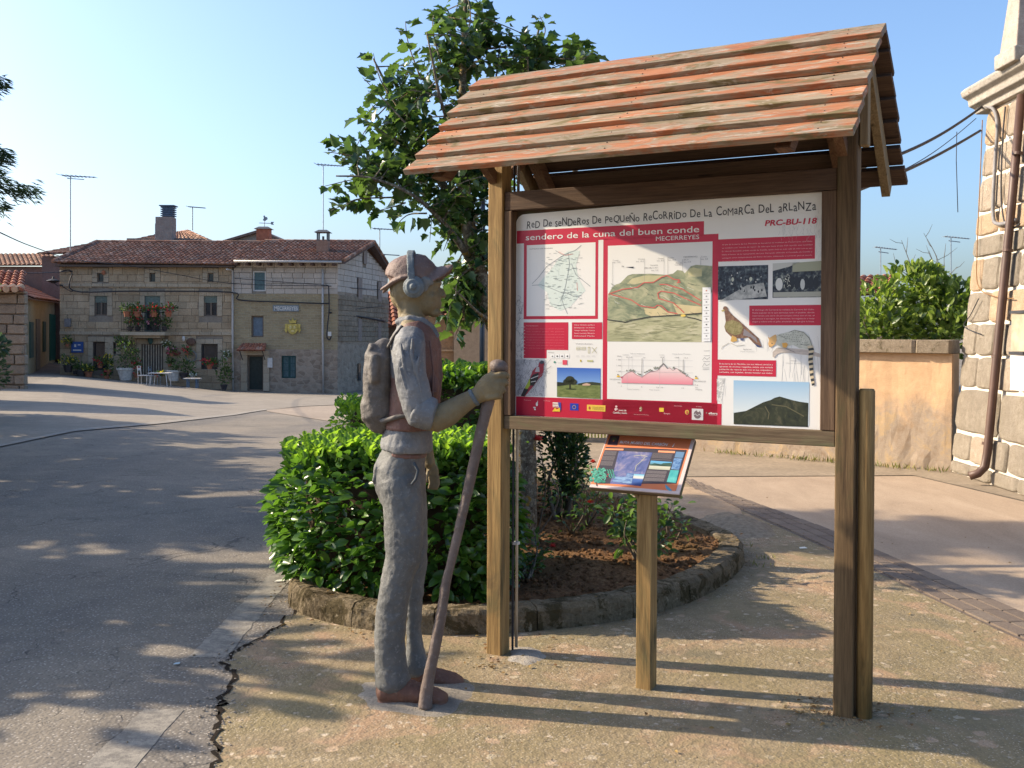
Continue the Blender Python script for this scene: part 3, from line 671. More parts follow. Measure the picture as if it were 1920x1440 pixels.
cable([lerp(onch(1838, 245, .06), at(1560, 375, 8.2), i / 20) - Vector((0, 0, .05 * math.sin(math.pi * i / 20))) for i in range(21)], .016, 'lower thick overhead cable running from the church behind the kiosk roof', BLK)
cable([lerp(onch(1830, 222, .06), at(1560, 370, 8.2), i / 20) - Vector((0, 0, .12 * math.sin(math.pi * i / 20))) for i in range(21)], .005, 'thin overhead wire between the two thick cables')
cable([at(1794, 247, 10.6), at(1793, 300, 10.6), at(1796, 398, 10.6)], .004, 'loose wire hanging from the overhead cable in mid air')
lb = thing('wall_lamp', 'dark glazed wall lamp box on the church beside the downpipe', 'lamp', bp3(1.5, 2.3, .1), 0)
lc = onplane(1921, 585, B0 + bn * .14, bn); m = MB(); m.box(lc, (.16, .3, .03)); m.box(lc + Vector((0, 0, -.42)), (.17, .3, .03)); m.build('frame', plain('dark_box', (.04, .04, .045), .5), lb)
m = MB(); m.box(lc + Vector((0, 0, -.21)), (.13, .27, .38)); m.build('housing', plain('olive_glass', (.35, .33, .24), .3), lb)
m = MB(); m.box(lc + Vector((0, 0, -.62)), (.13, .3, .36)); tag(m.build('meter_box', plain('white_box', (.7, .68, .66), .5)), 'white meter box under the lamp on the church wall', 'meter box')
# shrub behind the garden wall
L_BUSH = leafmat('bush_leaf', (.035, .07, .015), (.10, .16, .03), (.26, .32, .06), .4, .35)
BARK = stonemat('grey_bark', (.10, .08, .06), (.17, .14, .1), (.25, .21, .16), 20, 1, .01, pervar=0)
def blobcloud(cs, n, r_, shell=.75):
    P, O = [], []
    for i in range(n):
        c, rad = cs[r_.randrange(len(cs))]
        d = Vector((r_.gauss(0, 1), r_.gauss(0, 1), r_.gauss(0, 1))).normalized(); f = r_.uniform(shell, 1.05) if r_.random() < .7 else r_.random()
        P.append(Vector(c) + Vector((d.x * rad[0], d.y * rad[1], d.z * rad[2])) * f); O.append(d)
    return P, O
def shrub(name, label, cat, base, cs, n, size, mat, seed=1, kind='oval', indiv=300, group=None, stems=6, sr=.02, up=.4):
    r_ = random.Random(seed); root = thing(name, label, cat, base, 0, group)
    P, O = blobcloud(cs, n, r_); D, Nn, s = [], [], []
    for p, o in zip(P, O):
        D.append(o + Vector((r_.gauss(0, .5), r_.gauss(0, .5), up + r_.gauss(0, .5)))); Nn.append(Vector((r_.gauss(0, .6), r_.gauss(0, .6), 1)) + o * .5); s.append(size * r_.uniform(.6, 1.25))
    leaves(root, kind, mat, P, D, Nn, s, indiv=indiv)
    for i in range(stems):
        c, rad = cs[i % len(cs)]; b = Vector(base) + Vector((r_.gauss(0, .06), r_.gauss(0, .06), 0)); e = Vector(c) + Vector((r_.gauss(0, .3) * rad[0], r_.gauss(0, .3) * rad[1], .5 * rad[2]))
        m = MB(); m.tube(catmull([b, lerp(b, e, .5) + Vector((r_.gauss(0, .06), r_.gauss(0, .06), 0)), e], 5), [sr * (1 - .7 * k / 10) for k in range(11)], 6); m.build('stem', BARK, root, smooth=True)
    return root
cs = [(at(1640, 590, 13.6), (.35, .4, .45)), (at(1700, 565, 13.7), (.4, .4, .5)), (at(1760, 580, 13.6), (.35, .4, .45)), (at(1800, 580, 13.5), (.25, .4, .35)), (at(1735, 540, 13.8), (.25, .3, .3)), (at(1660, 620, 13.3), (.6, .3, .3)), (at(1770, 625, 13.2), (.5, .3, .3)), (at(1580, 610, 14), (.5, .4, .35)), (at(1500, 615, 14.5), (.6, .4, .3))]
shrub('leafy_shrub', 'bright green leafy shrub rising above the garden wall beside the church', 'shrub', (5.3, 13.9, 0), cs, 3400, .12, L_BUSH, 21)
tw = thing('bare_tree', 'thin bare twigs sticking up out of the shrub behind the wall', 'tree', (5.9, 14.6, 0))
r = random.Random(8)
for (a, b) in (((1722, 560), (1690, 450)), ((1735, 560), (1732, 437)), ((1745, 560), (1742, 470)), ((1760, 560), (1795, 500)), ((1710, 540), (1680, 500)), ((1770, 560), (1770, 480))):
    p0, p1 = at(*a, 14.6), at(*b, 14.6); mid_ = lerp(p0, p1, .5) + Vector((r.gauss(0, .08), 0, 0)); pts = catmull([p0, mid_, p1], 6)
    m = MB(); m.tube(pts, [.012 * (1 - .8 * k / 12) for k in range(13)], 5)
    for k in range(3, 12, 2):
        e = pts[k] + Vector((r.uniform(-.25, .25), r.uniform(-.1, .1), r.uniform(.05, .25))); m.tube([pts[k], lerp(pts[k], e, .5) + Vector((0, 0, -.02)), e], [.005, .004, .002], 4)
    m.build('branch', BARK, tw)
# ------------------------------------------------------------------ village houses (facade plane y = 52)
HD = 52.; MPP = HD / FPX
def X(px, d=HD): return (px - 960) * d / FPX
def Z(px, py, d=HD): return EYE + (630 + (px - 960) * .00436 - py) * d / FPX
def holed(parent, name, mat, x0, x1, z0, z1, y0, y1, ops, kind=None):
    xs = sorted({x0, x1, *[min(max(o[0], x0), x1) for o in ops], *[min(max(o[1], x0), x1) for o in ops]}); zs = sorted({z0, z1, *[min(max(o[2], z0), z1) for o in ops], *[min(max(o[3], z0), z1) for o in ops]})
    m = MB()
    for i in range(len(xs) - 1):
        for j in range(len(zs) - 1):
            cx, cz = (xs[i] + xs[i + 1]) / 2, (zs[j] + zs[j + 1]) / 2
            if any(o[0] < cx < o[1] and o[2] < cz < o[3] for o in ops): continue
            m.box((cx, (y0 + y1) / 2, cz), (xs[i + 1] - xs[i], y1 - y0, zs[j + 1] - zs[j]))
    return m.build(name, mat, parent)
t = NT('clay_tile'); g = t.n.new('ShaderNodeNewGeometry'); co = t.co(world=True)
col = t.ramp(g.outputs['Random Per Island'], [(0, (.15, .075, .05)), (.3, (.27, .13, .085)), (.6, (.34, .185, .12)), (.85, (.21, .14, .11)), (1, (.46, .30, .22))])
col = t.mix(t.ramp(t.noise(co, 1.3, 5, .7), [(.45, (0, 0, 0)), (.7, (.7, .7, .7))]), col, (.12, .095, .075)); TILE = t.fin(col, .85, .2)
t = NT('clay_tile_red'); g = t.n.new('ShaderNodeNewGeometry')
col = t.ramp(g.outputs['Random Per Island'], [(0, (.26, .09, .05)), (.5, (.38, .15, .09)), (.85, (.22, .10, .07)), (1, (.45, .26, .18))]); TILER = t.fin(col, .85, .2)
def tiles(name, parent, eL, eR, rR, rL, mat=None, pitch=.22, row=.38, h=.07, kind='stuff'):
    eL, eR, rR, rL = map(Vector, (eL, eR, rR, rL)); nrm = (eR - eL).cross(rL - eL).normalized()
    if nrm.z < 0: nrm = -nrm
    nc = max(2, int((eR - eL).length / pitch)); nr_ = max(2, int((rL - eL).length / row)); m = MB()
    def P(u, v): return (eL * (1 - u) + eR * u) * (1 - v) + (rL * (1 - u) + rR * u) * v
    for j in range(nr_):
        for i in range(nc):
            vs = []
            for v, dz in ((j / nr_ - .01, h * .55), ((j + 1) / nr_, 0)):
                for k in range(5):
                    u = (i + k / 4) / nc; vs.append(P(u, v) + nrm * (h * math.sin(math.pi * k / 4) + dz))
            m.add(vs, [(k, k + 1, k + 6, k + 5) for k in range(4)])
            m.add([P(i / nc, j / nr_), P((i + 1) / nc, j / nr_)] + [vs[k] for k in range(5)], [(0, 1, 6, 5, 4, 3, 2)])
    m.add([eL - nrm * .04, eR - nrm * .04, rR - nrm * .04, rL - nrm * .04], [(0, 1, 2, 3)])
    o = m.build(name, mat or TILE, parent, kind=kind); return o
def ridge(name, parent, a, b, mat=None, n=None, r_=.11):
    a, b = Vector(a), Vector(b); n = n or int((b - a).length / .4); d = (b - a) / n
    m = MB()
    for i in range(n):
        p = a + d * i; m.tube([p - d * .05, p + d * 1.02], [r_ * 1.05, r_ * .88], 8)
    return m.build(name, mat or TILE, parent, kind='stuff')
ST1 = [stonemat('house_stone_a', (.33, .235, .145), (.45, .335, .215), (.55, .425, .285), 3, .6, .02, pervar=.2), stonemat('house_stone_b', (.37, .265, .165), (.49, .37, .24), (.58, .455, .315), 3, .6, .02, pervar=.2)]
ST_TRIM = [stonemat('house_trim_stone', (.38, .30, .2), (.47, .38, .27), (.55, .455, .34), 3, .4, .01, pervar=.12)]
MORT = stonemat('house_mortar', (.2, .165, .13), (.28, .23, .18), (.35, .3, .24), 4, .4, .01, pervar=0)
WHITEB = [stonemat('pale_block', (.48, .41, .34), (.58, .50, .42), (.66, .58, .5), 4, .4, .01, pervar=.12)]
GLASS = plain('dark_window_glass', (.03, .035, .04), .12, .6, bump=0)
def window(parent, px0, py0, px1, py1, frame, d=HD, y=.14, mull=True, blind=None, bars=None, fill=None, name='window', curt=None):
    x0, x1 = X(px0, d), X(px1, d); zc = (px0 + px1) / 2; z1, z0 = Z(zc, py0, d), Z(zc, py1, d); yy = d + y; w, h = x1 - x0, z1 - z0; ft = min(.07, w * .12)
    m = MB()
    for cx, s in ((x0 + ft / 2, ft), (x1 - ft / 2, ft)): m.box((cx, yy, (z0 + z1) / 2), (s, .08, h))
    for cz in (z0 + ft / 2, z1 - ft / 2): m.box(((x0 + x1) / 2, yy + .001, cz), (w - 2 * ft, .078, ft))
    if mull: m.box(((x0 + x1) / 2, yy - .004, (z0 + z1) / 2), (ft * 1.2, .08, h - 2 * ft))
    f = m.build(name, frame, parent)
    m = MB(); m.box(((x0 + x1) / 2, yy + .03, (z0 + z1) / 2), (w - ft, .02, h - ft)); m.build('pane' if not fill else 'shutter', fill or GLASS, f)
    if blind:
        n = 6
        for k in range(n):
            m = MB(); m.box(((x0 + x1) / 2, yy - .045, z1 - h * .33 * (k + .5) / n), (w - .02, .03, h * .33 / n - .012)); m.build('blind_slat', blind, f)
    if bars:
        for k in range(1, 8):
            m = MB(); m.tube([(x0 + w * k / 8, yy - .16, z0), (x0 + w * k / 8, yy - .16, z1)], .012, 6); m.build('bar', bars, f)
        for k in (.05, .35, .65, .95):
            m = MB(); m.tube([(x0, yy - .16, z0 + h * k), (x1, yy - .16, z0 + h * k)], .01, 6); m.build('bar', bars, f)
    return f
BRN = plain('brown_window_frame', (.16, .12, .09), .6); TEAL = plain('teal_shutter_paint', (.10, .16, .17), .6, var=.2); BLUEP = plain('blue_grey_shutter', (.13, .17, .21), .6, var=.2); GREENB = plain('grey_green_blind', (.16, .2, .17), .6)
DARKT = plain('dark_teal_ironwork', (.03, .09, .09), .5); WHT = plain('off_white_paint', (.6, .57, .53), .6, var=.1); STEEL = plain('antenna_metal', (.2, .24, .28), .45, .5, .4, bump=0)
DOORD = plain('dark_green_door', (.025, .035, .03), .5); ZGUT = plain('grey_gutter_metal', (.45, .42, .39), .5, var=.1)

# left house
hx0, hx1 = X(112), X(436); zt = Z(270, 494)
lh = thing('stone_house', 'long three storey brown stone house with flower balcony and many pots', 'house', ((hx0 + hx1) / 2, HD, -1))
ops_px = [(182, 512, 194, 529), (280, 512, 291, 529), (389, 512, 400, 529), (177, 555, 201, 592), (271, 555, 300, 622), (382, 555, 407, 593), (174, 641, 203, 694), (206, 642, 217, 664), (265, 645, 306, 705), (377, 645, 408, 692)]
def op(a, d=HD): c = (a[0] + a[2]) / 2; return (X(a[0], d), X(a[2], d), Z(c, a[3], d), Z(c, a[1], d))
ops = [op(a) for a in ops_px]
holed(lh, 'wall', MORT, hx0 + .02, hx1 - .01, -2.6, zt, HD + .04, HD + .3, ops)
m = MB(); m.box(((hx0 + hx1) / 2, HD + 4.4, (zt - 2.6) / 2), (hx1 - hx0 - .1, 8.2, zt + 2.6)); m.build('house_body', plain('dark_interior_wall', (.09, .075, .06), .9), lh)
zs = [-1.9 + .345 * i for i in range(22)]; zs = [z for z in zs if z < zt]; zs[-1] = zt
stonework(lh, 'stone', ST1, (hx0, HD, 0), (1, 0, 0), hx1 - hx0, zs, .62, .16, .018, [(o[0] - .26 - hx0, o[1] + .26 - hx0, o[2] - .0, o[3] + .26) for o in ops], seed=5, maxn=300, jit=.03, bev=.05)
# dressed surrounds
k = 0
for o in ops:
    x0, x1, z0, z1 = o; n = max(2, int((z1 - z0) / .36))
    for sx_ in (x0 - .13, x1 + .13):
        for i in range(n):
            piece('jamb_stone', random.choice(blocks(ST_TRIM[0], 4, .03, .05)), lh, Vector((sx_, HD + .07, lerp(z0, z1, (i + .5) / n))), (.25, .16, (z1 - z0) / n - .015))
    for i in range(3):
        piece('lintel_stone', random.choice(blocks(ST_TRIM[0], 4, .03, .05)), lh, Vector((lerp(x0 - .25, x1 + .25, (i + .5) / 3), HD + .07, z1 + .13)), ((x1 - x0 + .5) / 3 - .015, .16, .24))
for zz, pr in ((Z(270, 535), .05), (Z(270, 625), .04)):
    n = 16
    for i in range(n):
        piece('band_stone', random.choice(blocks(ST_TRIM[0], 4, .03, .05)), lh, Vector((lerp(hx0, hx1, (i + .5) / n), HD - .01, zz)), ((hx1 - hx0) / n - .02, .1, .16))
window(lh, *ops_px[0], BRN, mull=False); window(lh, *ops_px[1], BRN, mull=False); window(lh, *ops_px[2], BRN, mull=False)
window(lh, *ops_px[3], BRN, blind=GREENB); window(lh, *ops_px[5], BRN, blind=GREENB); window(lh, *ops_px[4], GREENB, mull=False, blind=GREENB, name='balcony_door')
window(lh, *ops_px[6], plain('dark_wood', (.05, .035, .03), .6), mull=False); window(lh, *ops_px[7], BRN, mull=False); window(lh, *ops_px[9], plain('dark_wood2', (.05, .04, .035), .6), mull=False)
dr = window(lh, *ops_px[8], BRN, mull=False, name='door')
x0, x1, z0, z1 = ops[8]
for i in range(17):
    m = MB(); m.tube([(lerp(x0 + .04, x1 - .04, i / 16), HD + .03, z0 + .05), (lerp(x0 + .04, x1 - .04, i / 16), HD + .03, z1 - .03)], .02, 6)
    m.build('curtain_strip', plain('cream_curtain', (.55, .48, .38), .7) if i % 2 else BRN, dr)
# roof: eave at y 51.6, ridge at 56.4, hip on the left
rz = Z(350, 456, 56.4); ez = Z(270, 496, 51.6) ; xr0 = X(182, 56.4); xe0 = X(101, 51.6); xe1 = X(441, 51.6); xr1 = X(512, 56.4)
tiles('roof_tiles', lh, (xe0, 51.55, ez + .08), (xe1 + .1, 51.55, ez), (xe1 + .6, 56.4, rz), (xr0, 56.4, rz - .02), pitch=.23)
tiles('roof_tiles', lh, (xe0, 61, ez), (xe0, 51.55, ez + .08), (xr0, 56.4, rz), (xr0, 56.5, rz))
ridge('ridge_tiles', lh, (xr0, 56.4, rz + .05), (xe1 + .6, 56.4, rz + .05)); ridge('ridge_tiles', lh, (xe0, 51.55, ez + .16), (xr0, 56.4, rz + .08))
m = MB(); m.box(((xe0 + xe1) / 2, 51.78, ez - .07), (xe1 - xe0 - .1, .36, .1)); m.build('eave_board', plain('eave_dark', (.10, .075, .06), .8), lh)
# balcony
bx0, bx1, bz = X(240), X(322), Z(280, 622)
bal = MB(); bal.box(((bx0 + bx1) / 2, 51.45, bz - .1), (bx1 - bx0, 1.0, .16)); bal.box(((bx0 + bx1) / 2, 51.6, bz - .25), (bx1 - bx0 - .7, .7, .14)); bo = bal.build('balcony', ST_TRIM[0], lh)
m = MB()
for i in range(25): x = lerp(bx0 + .05, bx1 - .05, i / 24); m.tube([(x, 50.98, bz), (x, 50.98, bz + .95)], .01, 5)
m.tube([(bx0 + .03, 50.98, bz + .97), (bx1 - .03, 50.98, bz + .97)], .02, 6); m.tube([(bx0 + .03, 50.98, bz + .1), (bx1 - .03, 50.98, bz + .1)], .015, 6)
for x in (bx0 + .03, bx1 - .03): m.tube([(x, 50.98, bz + .97), (x, 51.9, bz + .97)], .02, 6)
m.build('railing', plain('black_iron', (.02, .02, .022), .5), bo)

# flowers and pots
L_PLANT = leafmat('pot_plant_leaf', (.03, .06, .02), (.06, .11, .03), (.14, .2, .05), .5, .3)
PETAL = {c: leafmat('petal_' + c, v[0], v[1], v[2], .5, .3, .2) for c, v in dict(red=((.4, .02, .03), (.55, .04, .05), (.65, .08, .1)), pink=((.5, .12, .2), (.6, .2, .28), (.7, .35, .4)), white=((.6, .6, .55), (.7, .7, .65), (.8, .8, .75)), yellow=((.5, .35, .03), (.6, .45, .05), (.7, .6, .12))).items()}
CLAY = plain('terracotta', (.34, .13, .07), .8); CREAM = plain('cream_pot', (.55, .5, .44), .7); DPOT = plain('dark_pot', (.06, .05, .05), .6)
def potplant(label, px, py, w, h, pot=CLAY, fl=None, n=90, d=51.3, potw=.0, group=None, green=L_PLANT, seed=None, name='potted_plant', cat='potted plant', base=None):
    p = at(px, py, d); r_ = random.Random(seed or int(px * 7 + py)); root = thing(name, label, cat, p, 0, group)
    pr = potw or w * .3; ph = pr * 1.5
    m = MB(); m.lathe(p, [(pr * .65, 0), (pr * .95, ph * .85), (pr * 1.08, ph * .85), (pr * 1.08, ph), (pr * .9, ph), (pr * .85, ph * .8)], 12); m.build('pot', pot, root)
    c = p + Vector((0, 0, ph + h * .45)); P, O = blobcloud([(c, (w / 2, w / 2.4, h / 2)), (c + Vector((w * .15, 0, -h * .2)), (w / 2.5, w / 3, h / 3))], n, r_, .4)
    leaves(root, 'oval', green, P, [o + Vector((0, 0, .5)) for o in O], [Vector((r_.gauss(0, 1), r_.gauss(0, 1), 1)) for _ in O], [.14 * r_.uniform(.6, 1.2) for _ in O], indiv=0)
    m = MB(); m.tube([p + Vector((0, 0, ph * .8)), c], .015, 5); m.build('stem', BARK, root)
    if fl:
        P, O = blobcloud([(c, (w / 2, w / 2, h / 2))], max(6, n // 5), r_, .85); P = [q + Vector((0, -.05, 0)) for q in P]
        leaves(root, 'diamond', PETAL[fl], P, [Vector((r_.gauss(0, 1), -.3, r_.gauss(0, 1))) for _ in P], [Vector((r_.gauss(0, .5), -1, .5)) for _ in P], [.13] * len(P), indiv=0, rest='blossom')
    return root
bd_ = 50.95
for i, (px, lab, f) in enumerate(((238, 'trailing green plant at the left end of the balcony rail', None), (258, 'red geranium box on the balcony rail left of its door', 'red'), (289, 'red geranium box on the balcony rail before its door', 'red'), (316, 'red geranium pot at the right end of the balcony rail', 'red'))):
    potplant(lab, px, 594, .75, .45, CLAY, f, 120, 50.85, .18, 'flower pots on the balcony rail')
for px, lab, f in ((258, 'red geraniums behind the bars at the left of the balcony', 'red'), (290, 'pink flowers behind the bars at the middle of the balcony', 'pink'), (309, 'dark leafy plant behind the bars at the right of the balcony', None), (244, 'dark bushy plant behind the bars at the left end of the balcony', None)):
    potplant(lab, px, 621, .7, .75, DPOT, f, 130, 51.3, .16, 'plants standing on the balcony floor')
for (lab, px, py, w, h, pot, f, n, pw) in (
    ('yellow green plant in a trough at the house corner', 128, 698, .9, .5, DPOT, 'yellow', 120, .25), ('low pale leaved plant beside the left doorway', 152, 707, .9, .4, DPOT, None, 90, .25),
    ('yellow flowering plant low before the left doorway', 166, 708, .7, .45, CLAY, 'yellow', 90, .2), ('red flowering plant on the sill inside the left doorway', 188, 690, .7, .35, CLAY, 'red', 90, .15),
    ('tall yellow flowering plant right of the left doorway', 203, 702, .5, .9, CLAY, 'yellow', 110, .16), ('orange flowering plant in a clay pot on the ground', 200, 713, .4, .35, CLAY, 'red', 60, .14),
    ('large dark shrub in a wide cream bowl left of the door', 236, 713, 1.3, 1.9, CREAM, None, 320, .42), ('red flowered plant between cream bowl and door', 256, 708, .5, .9, CLAY, 'red', 90, .15),
    ('small green plant in a round white pot right of the table', 326, 714, .5, .3, CREAM, None, 60, .36), ('dark green bushy plant beside the blue stool', 345, 711, .9, 1.1, DPOT, None, 170, .22),
    ('red flower box under the right ground floor window', 393, 692, .9, .3, CLAY, 'red', 120, .16), ('tall climbing plant in a pot beside the downpipe', 420, 731, .75, 1.6, DPOT, None, 220, .18),
    ('small white potted flower on the blue stool', 361, 711, .4, .25, CREAM, 'white', 50, .12), ('small potted cactus near the left corner trough', 141, 702, .3, .5, DPOT, None, 50, .12)):
    potplant(lab, px, py, w, h, pot, f, n, 51.2, pw, 'potted plants along the stone house')
for (lab, px, py, f) in (('hanging basket of yellow flowers left of the blue sign', 126, 650, 'yellow'), ('white flowers hanging beside the door curtain on the left', 236, 655, 'white'), ('white hanging pot right of the curtained door', 312, 655, 'white'), ('pink hanging flowers right of the curtained door', 322, 668, 'pink'), ('small hanging pot near the red plate on the wall', 350, 668, 'red'), ('white hanging pot beside the right window', 424, 676, 'white'), ('small wall pot between doorway and shrub', 222, 650, None), ('small leafy pot on the wall under the pink flowers', 318, 688, None)):
    potplant(lab, px, py, .45, .4, CREAM if f == 'white' else CLAY, f, 55, 51.75, .1, 'hanging pots on the stone house wall', name='hanging_pot')
# blue sign
p = at(145, 651, 51.9); bs = thing('blue_sign', 'blue shop sign with white print on the stone house corner', 'sign', p, 0)
m = MB(); m.box(p, (.62, .04, .56)); m.build('board', plain('sign_blue', (.03, .08, .25), .5, var=.05), bs, bevel=.01)
m = MB(); m.box(p + Vector((0, -.023, -.15)), (.42, .006, .06)); m.box(p + Vector((-.1, -.023, .08)), (.1, .006, .14)); m.box(p + Vector((.1, -.023, .12)), (.14, .006, .05)); m.build('lettering', WHT, bs)
# lamp and ornaments on the wall
def wallbit(label, px, py, w, h, mat, name, cat, d=51.9):
    p = at(px, py, d); m = MB(); m.sphere(p, (w / 2, .06, h / 2), nu=12, nv=7); return tag(m.build(name, mat, smooth=True), label, cat)
wallbit('green lantern above the curtained door', 282, 638, .28, .4, DARKT, 'lantern', 'lantern')
wallbit('white oval plaque on the wall right of the balcony', 344, 635, .18, .28, WHT, 'plaque', 'plaque')
wallbit('round red brown ornament below the eave by the small window', 194, 511, .2, .25, CLAY, 'ornament', 'ornament')
wallbit('iron scroll ornament beside the oval plaque', 358, 641, .5, .4, plain('rust', (.12, .07, .05), .8), 'ornament', 'ornament')
wallbit('red brown rack of ornaments hanging on the wall', 325, 662, .8, .22, plain('rack', (.25, .07, .06), .8), 'ornament', 'ornament')
p = at(358, 668, 51.9); m = MB(); m.tube([p + Vector((.28 * math.cos(a), 0, .28 * math.sin(a))) for a in [i * .45 for i in range(15)]], .03, 6); tag(m.build('bicycle_wheel', plain('grey_iron', (.2, .2, .2), .5)), 'grey hoop hanging on the wall left of the right window', 'hoop')
p = at(127, 605, 51.9); m = MB(); m.box(p, (.3, .12, .42)); tag(m.build('meter_box', GRY), 'grey meter box high on the stone house corner', 'meter box')
# street lamp arm at the house corner
p = at(100, 525, 51.6); sl_ = thing('street_lamp', 'old lantern street lamp on a bracket at the stone house corner', 'street lamp', p, 0)
m = MB(); m.tube([at(118, 535, 51.8), at(108, 536, 51.6), at(101, 530, 51.6)], .025, 6); m.build('bracket', BLK, sl_)
m = MB(); m.lathe(p + Vector((0, 0, -.05)), [(.05, -.12), (.34, 0), (.3, .03), (.06, .12), (.02, .25)], 12); m.build('shade', BLK, sl_)
# table, chair, stool
def legs(root, cx, cy, z0, z1, dx, dy, r_, mat, splay=0):
    for sx_ in (-1, 1):
        for sy in (-1, 1):
            m = MB(); m.tube([(cx + sx_ * (dx + splay), cy + sy * dy, z0), (cx + sx_ * dx, cy + sy * dy, z1)], r_, 6); m.build('leg', mat, root)
p = gpt(301, 724); tb = thing('garden_table', 'small white garden table set with a cloth and pots before the house', 'table', p, 0)
m = MB(); m.box(p + Vector((0, 0, .62)), (.98, .7, .035)); m.build('tabletop', WHT, tb, bevel=.006); legs(tb, p.x, p.y, p.z, p.z + .6, .34, .26, .018, WHT, .06)
potplant('little yellow flower pot standing on the white garden table', 305, 706, .2, .16, CLAY, 'yellow', 20, p.y, .05, name='potted_plant')
potplant('little red flower pot standing on the white garden table', 294, 706, .2, .12, CREAM, 'red', 20, p.y, .05, name='potted_plant')
for i, (px, lab) in enumerate(((270, 'white metal garden chair left of the white table'), (290, 'dark framed garden chair pushed under the white table'))):
    p = gpt(px, 722); c = thing('garden_chair', lab, 'chair', p, 0, 'garden chairs by the white table'); mt = WHT if i == 0 else STEEL
    m = MB(); m.box(p + Vector((0, 0, .45)), (.44, .44, .03)); m.build('seat', mt, c); legs(c, p.x, p.y, p.z, p.z + .45, .2, .2, .014, mt)
    m = MB(); m.tube([p + Vector((-.21, -.2, .45)), p + Vector((-.24, -.2, .88)), p + Vector((-.24, .2, .88)), p + Vector((-.21, .2, .45))], .016, 6); m.box(p + Vector((-.235, 0, .74)), (.02, .38, .12)); m.build('backrest', mt, c)
p = gpt(361, 728); stl = thing('blue_stool', 'blue wooden stool carrying a flower tray by the wall', 'stool', p, 0); m = MB(); m.box(p + Vector((0, 0, .48)), (.8, .4, .04)); m.build('seat', WHT, stl); legs(stl, p.x, p.y, p.z, p.z + .46, .22, .14, .03, plain('blue_paint', (.05, .12, .22), .6))

# right house
gx0, gx1 = X(438), X(633); zt2 = Z(540, 492)
rh = thing('village_house', 'corner house with pale block top storey, crest and MECERREYES name plate', 'house', ((gx0 + gx1) / 2, HD, -1))
o2px = [(473, 508, 498, 546), (471, 592, 494, 632), (464, 666, 494, 733), (528, 667, 555, 709)]; o2 = [op(a) for a in o2px]
zsplit = Z(540, 551); zmid = Z(540, 655)
YEL = NT('yellow_rubble_coursed'); t = YEL; co = t.co((1, 1, 1), world=True)
br = t.n.new('ShaderNodeTexBrick'); br.inputs['Scale'].default_value = 1; br.inputs['Brick Width'].default_value = .34; br.inputs['Row Height'].default_value = .13; br.inputs['Mortar Size'].default_value = .018; br.inputs['Mortar Smooth'].default_value = .6
mp = t.co((1, 1, 1), world=True, rot=(math.radians(90), 0, 0)); va = t.n.new('ShaderNodeVectorMath'); va.operation = 'MULTIPLY_ADD'; nz = t.n.new('ShaderNodeTexNoise'); nz.inputs['Scale'].default_value = 2.5; t.L(mp, nz.inputs['Vector']); t.L(nz.outputs['Color'], va.inputs[0]); va.inputs[1].default_value = (.25, .12, 0); t.L(mp, va.inputs[2]); t.L(va.outputs[0], br.inputs['Vector'])
br.inputs['Color1'].default_value = (.36, .29, .17, 1); br.inputs['Color2'].default_value = (.28, .22, .13, 1); br.inputs['Mortar'].default_value = (.4, .34, .24, 1)
col = t.mix(.3, br.outputs['Color'], t.ramp(t.noise(co, 1.5, 6, .7), [(.3, (.2, .15, .09)), (.7, (.42, .34, .22))])); t.bump(br.outputs['Fac'], .6, .03); t.bump(t.noise(co, 12, 5), .6, .02); YEL = t.fin(col, .92, .15)
t = NT('rubble_wall'); co = t.co(world=True); vd = t.voro(t.co((1, 1, 1.4), world=True), 3.2, 'DISTANCE_TO_EDGE'); vc = t.voro(t.co((1, 1, 1.4), world=True), 3.2)
col = t.mix(t.ramp(vd.outputs['Distance'], [(.02, (1, 1, 1)), (.07, (0, 0, 0))]), t.ramp(vc.outputs['Color'], [(.2, (.21, .155, .11)), (.8, (.38, .30, .225))]), (.36, .295, .225)); col = t.mix(.4, col, t.ramp(t.noise(co, 2, 7, .75), [(.3, (.17, .12, .09)), (.7, (.44, .36, .28))]))
t.bump(vd.outputs['Distance'], .6, .05); t.bump(t.noise(co, 10, 6), .7, .03); RUB = t.fin(col, .92, .15)
holed(rh, 'wall', YEL, gx0, gx1, zmid, zsplit, HD, HD + .3, o2); holed(rh, 'wall', RUB, gx0, gx1, -2.6, zmid, HD - .02, HD + .3, o2); holed(rh, 'wall', MORT, gx0, gx1 - .02, zsplit, zt2, HD + .05, HD + .3, o2)
GA = Vector((gx1, HD, 0)); GB = Vector((X(727, 60), 60, 0)); gd = (GB - GA).normalized(); gn = Vector((gd.y, -gd.x, 0)); GL = (GB - GA).length
m = MB(); m.hexa([Vector((gx0 + .1, HD + .3, -2.6)), Vector((gx1 - .25, HD + .3, -2.6)), GB - gn * .3 + Vector((0, 0, -2.6)), Vector((gx0 + .1, 60, -2.6)), Vector((gx0 + .1, HD + .3, zt2)), Vector((gx1 - .25, HD + .3, zt2)), GB - gn * .3 + Vector((0, 0, zt2)), Vector((gx0 + .1, 60, zt2))]); m.build('house_body', plain('dark_interior_wall', (.09, .075, .06)), rh)
zs = list(np.linspace(zsplit, zt2, 7)); stonework(rh, 'block', WHITEB, (gx0, HD, 0), (1, 0, 0), gx1 - gx0, zs, .55, .14, .02, [(a - .02 - gx0, b + .02 - gx0, c - .02, d + .02) for a, b, c, d in o2], seed=9, jit=.015, bev=.03, jv=.08)
apex_z = Z(692, 458, 56.2)
def gtop(s): return zt2 - .05 + (apex_z - .2 - zt2) * (1 - abs(s - GL / 2) / (GL / 2))
def sgz(s, h): return GA + gd * s + Vector((0, 0, h))
zg = Z(680, 553, 56)
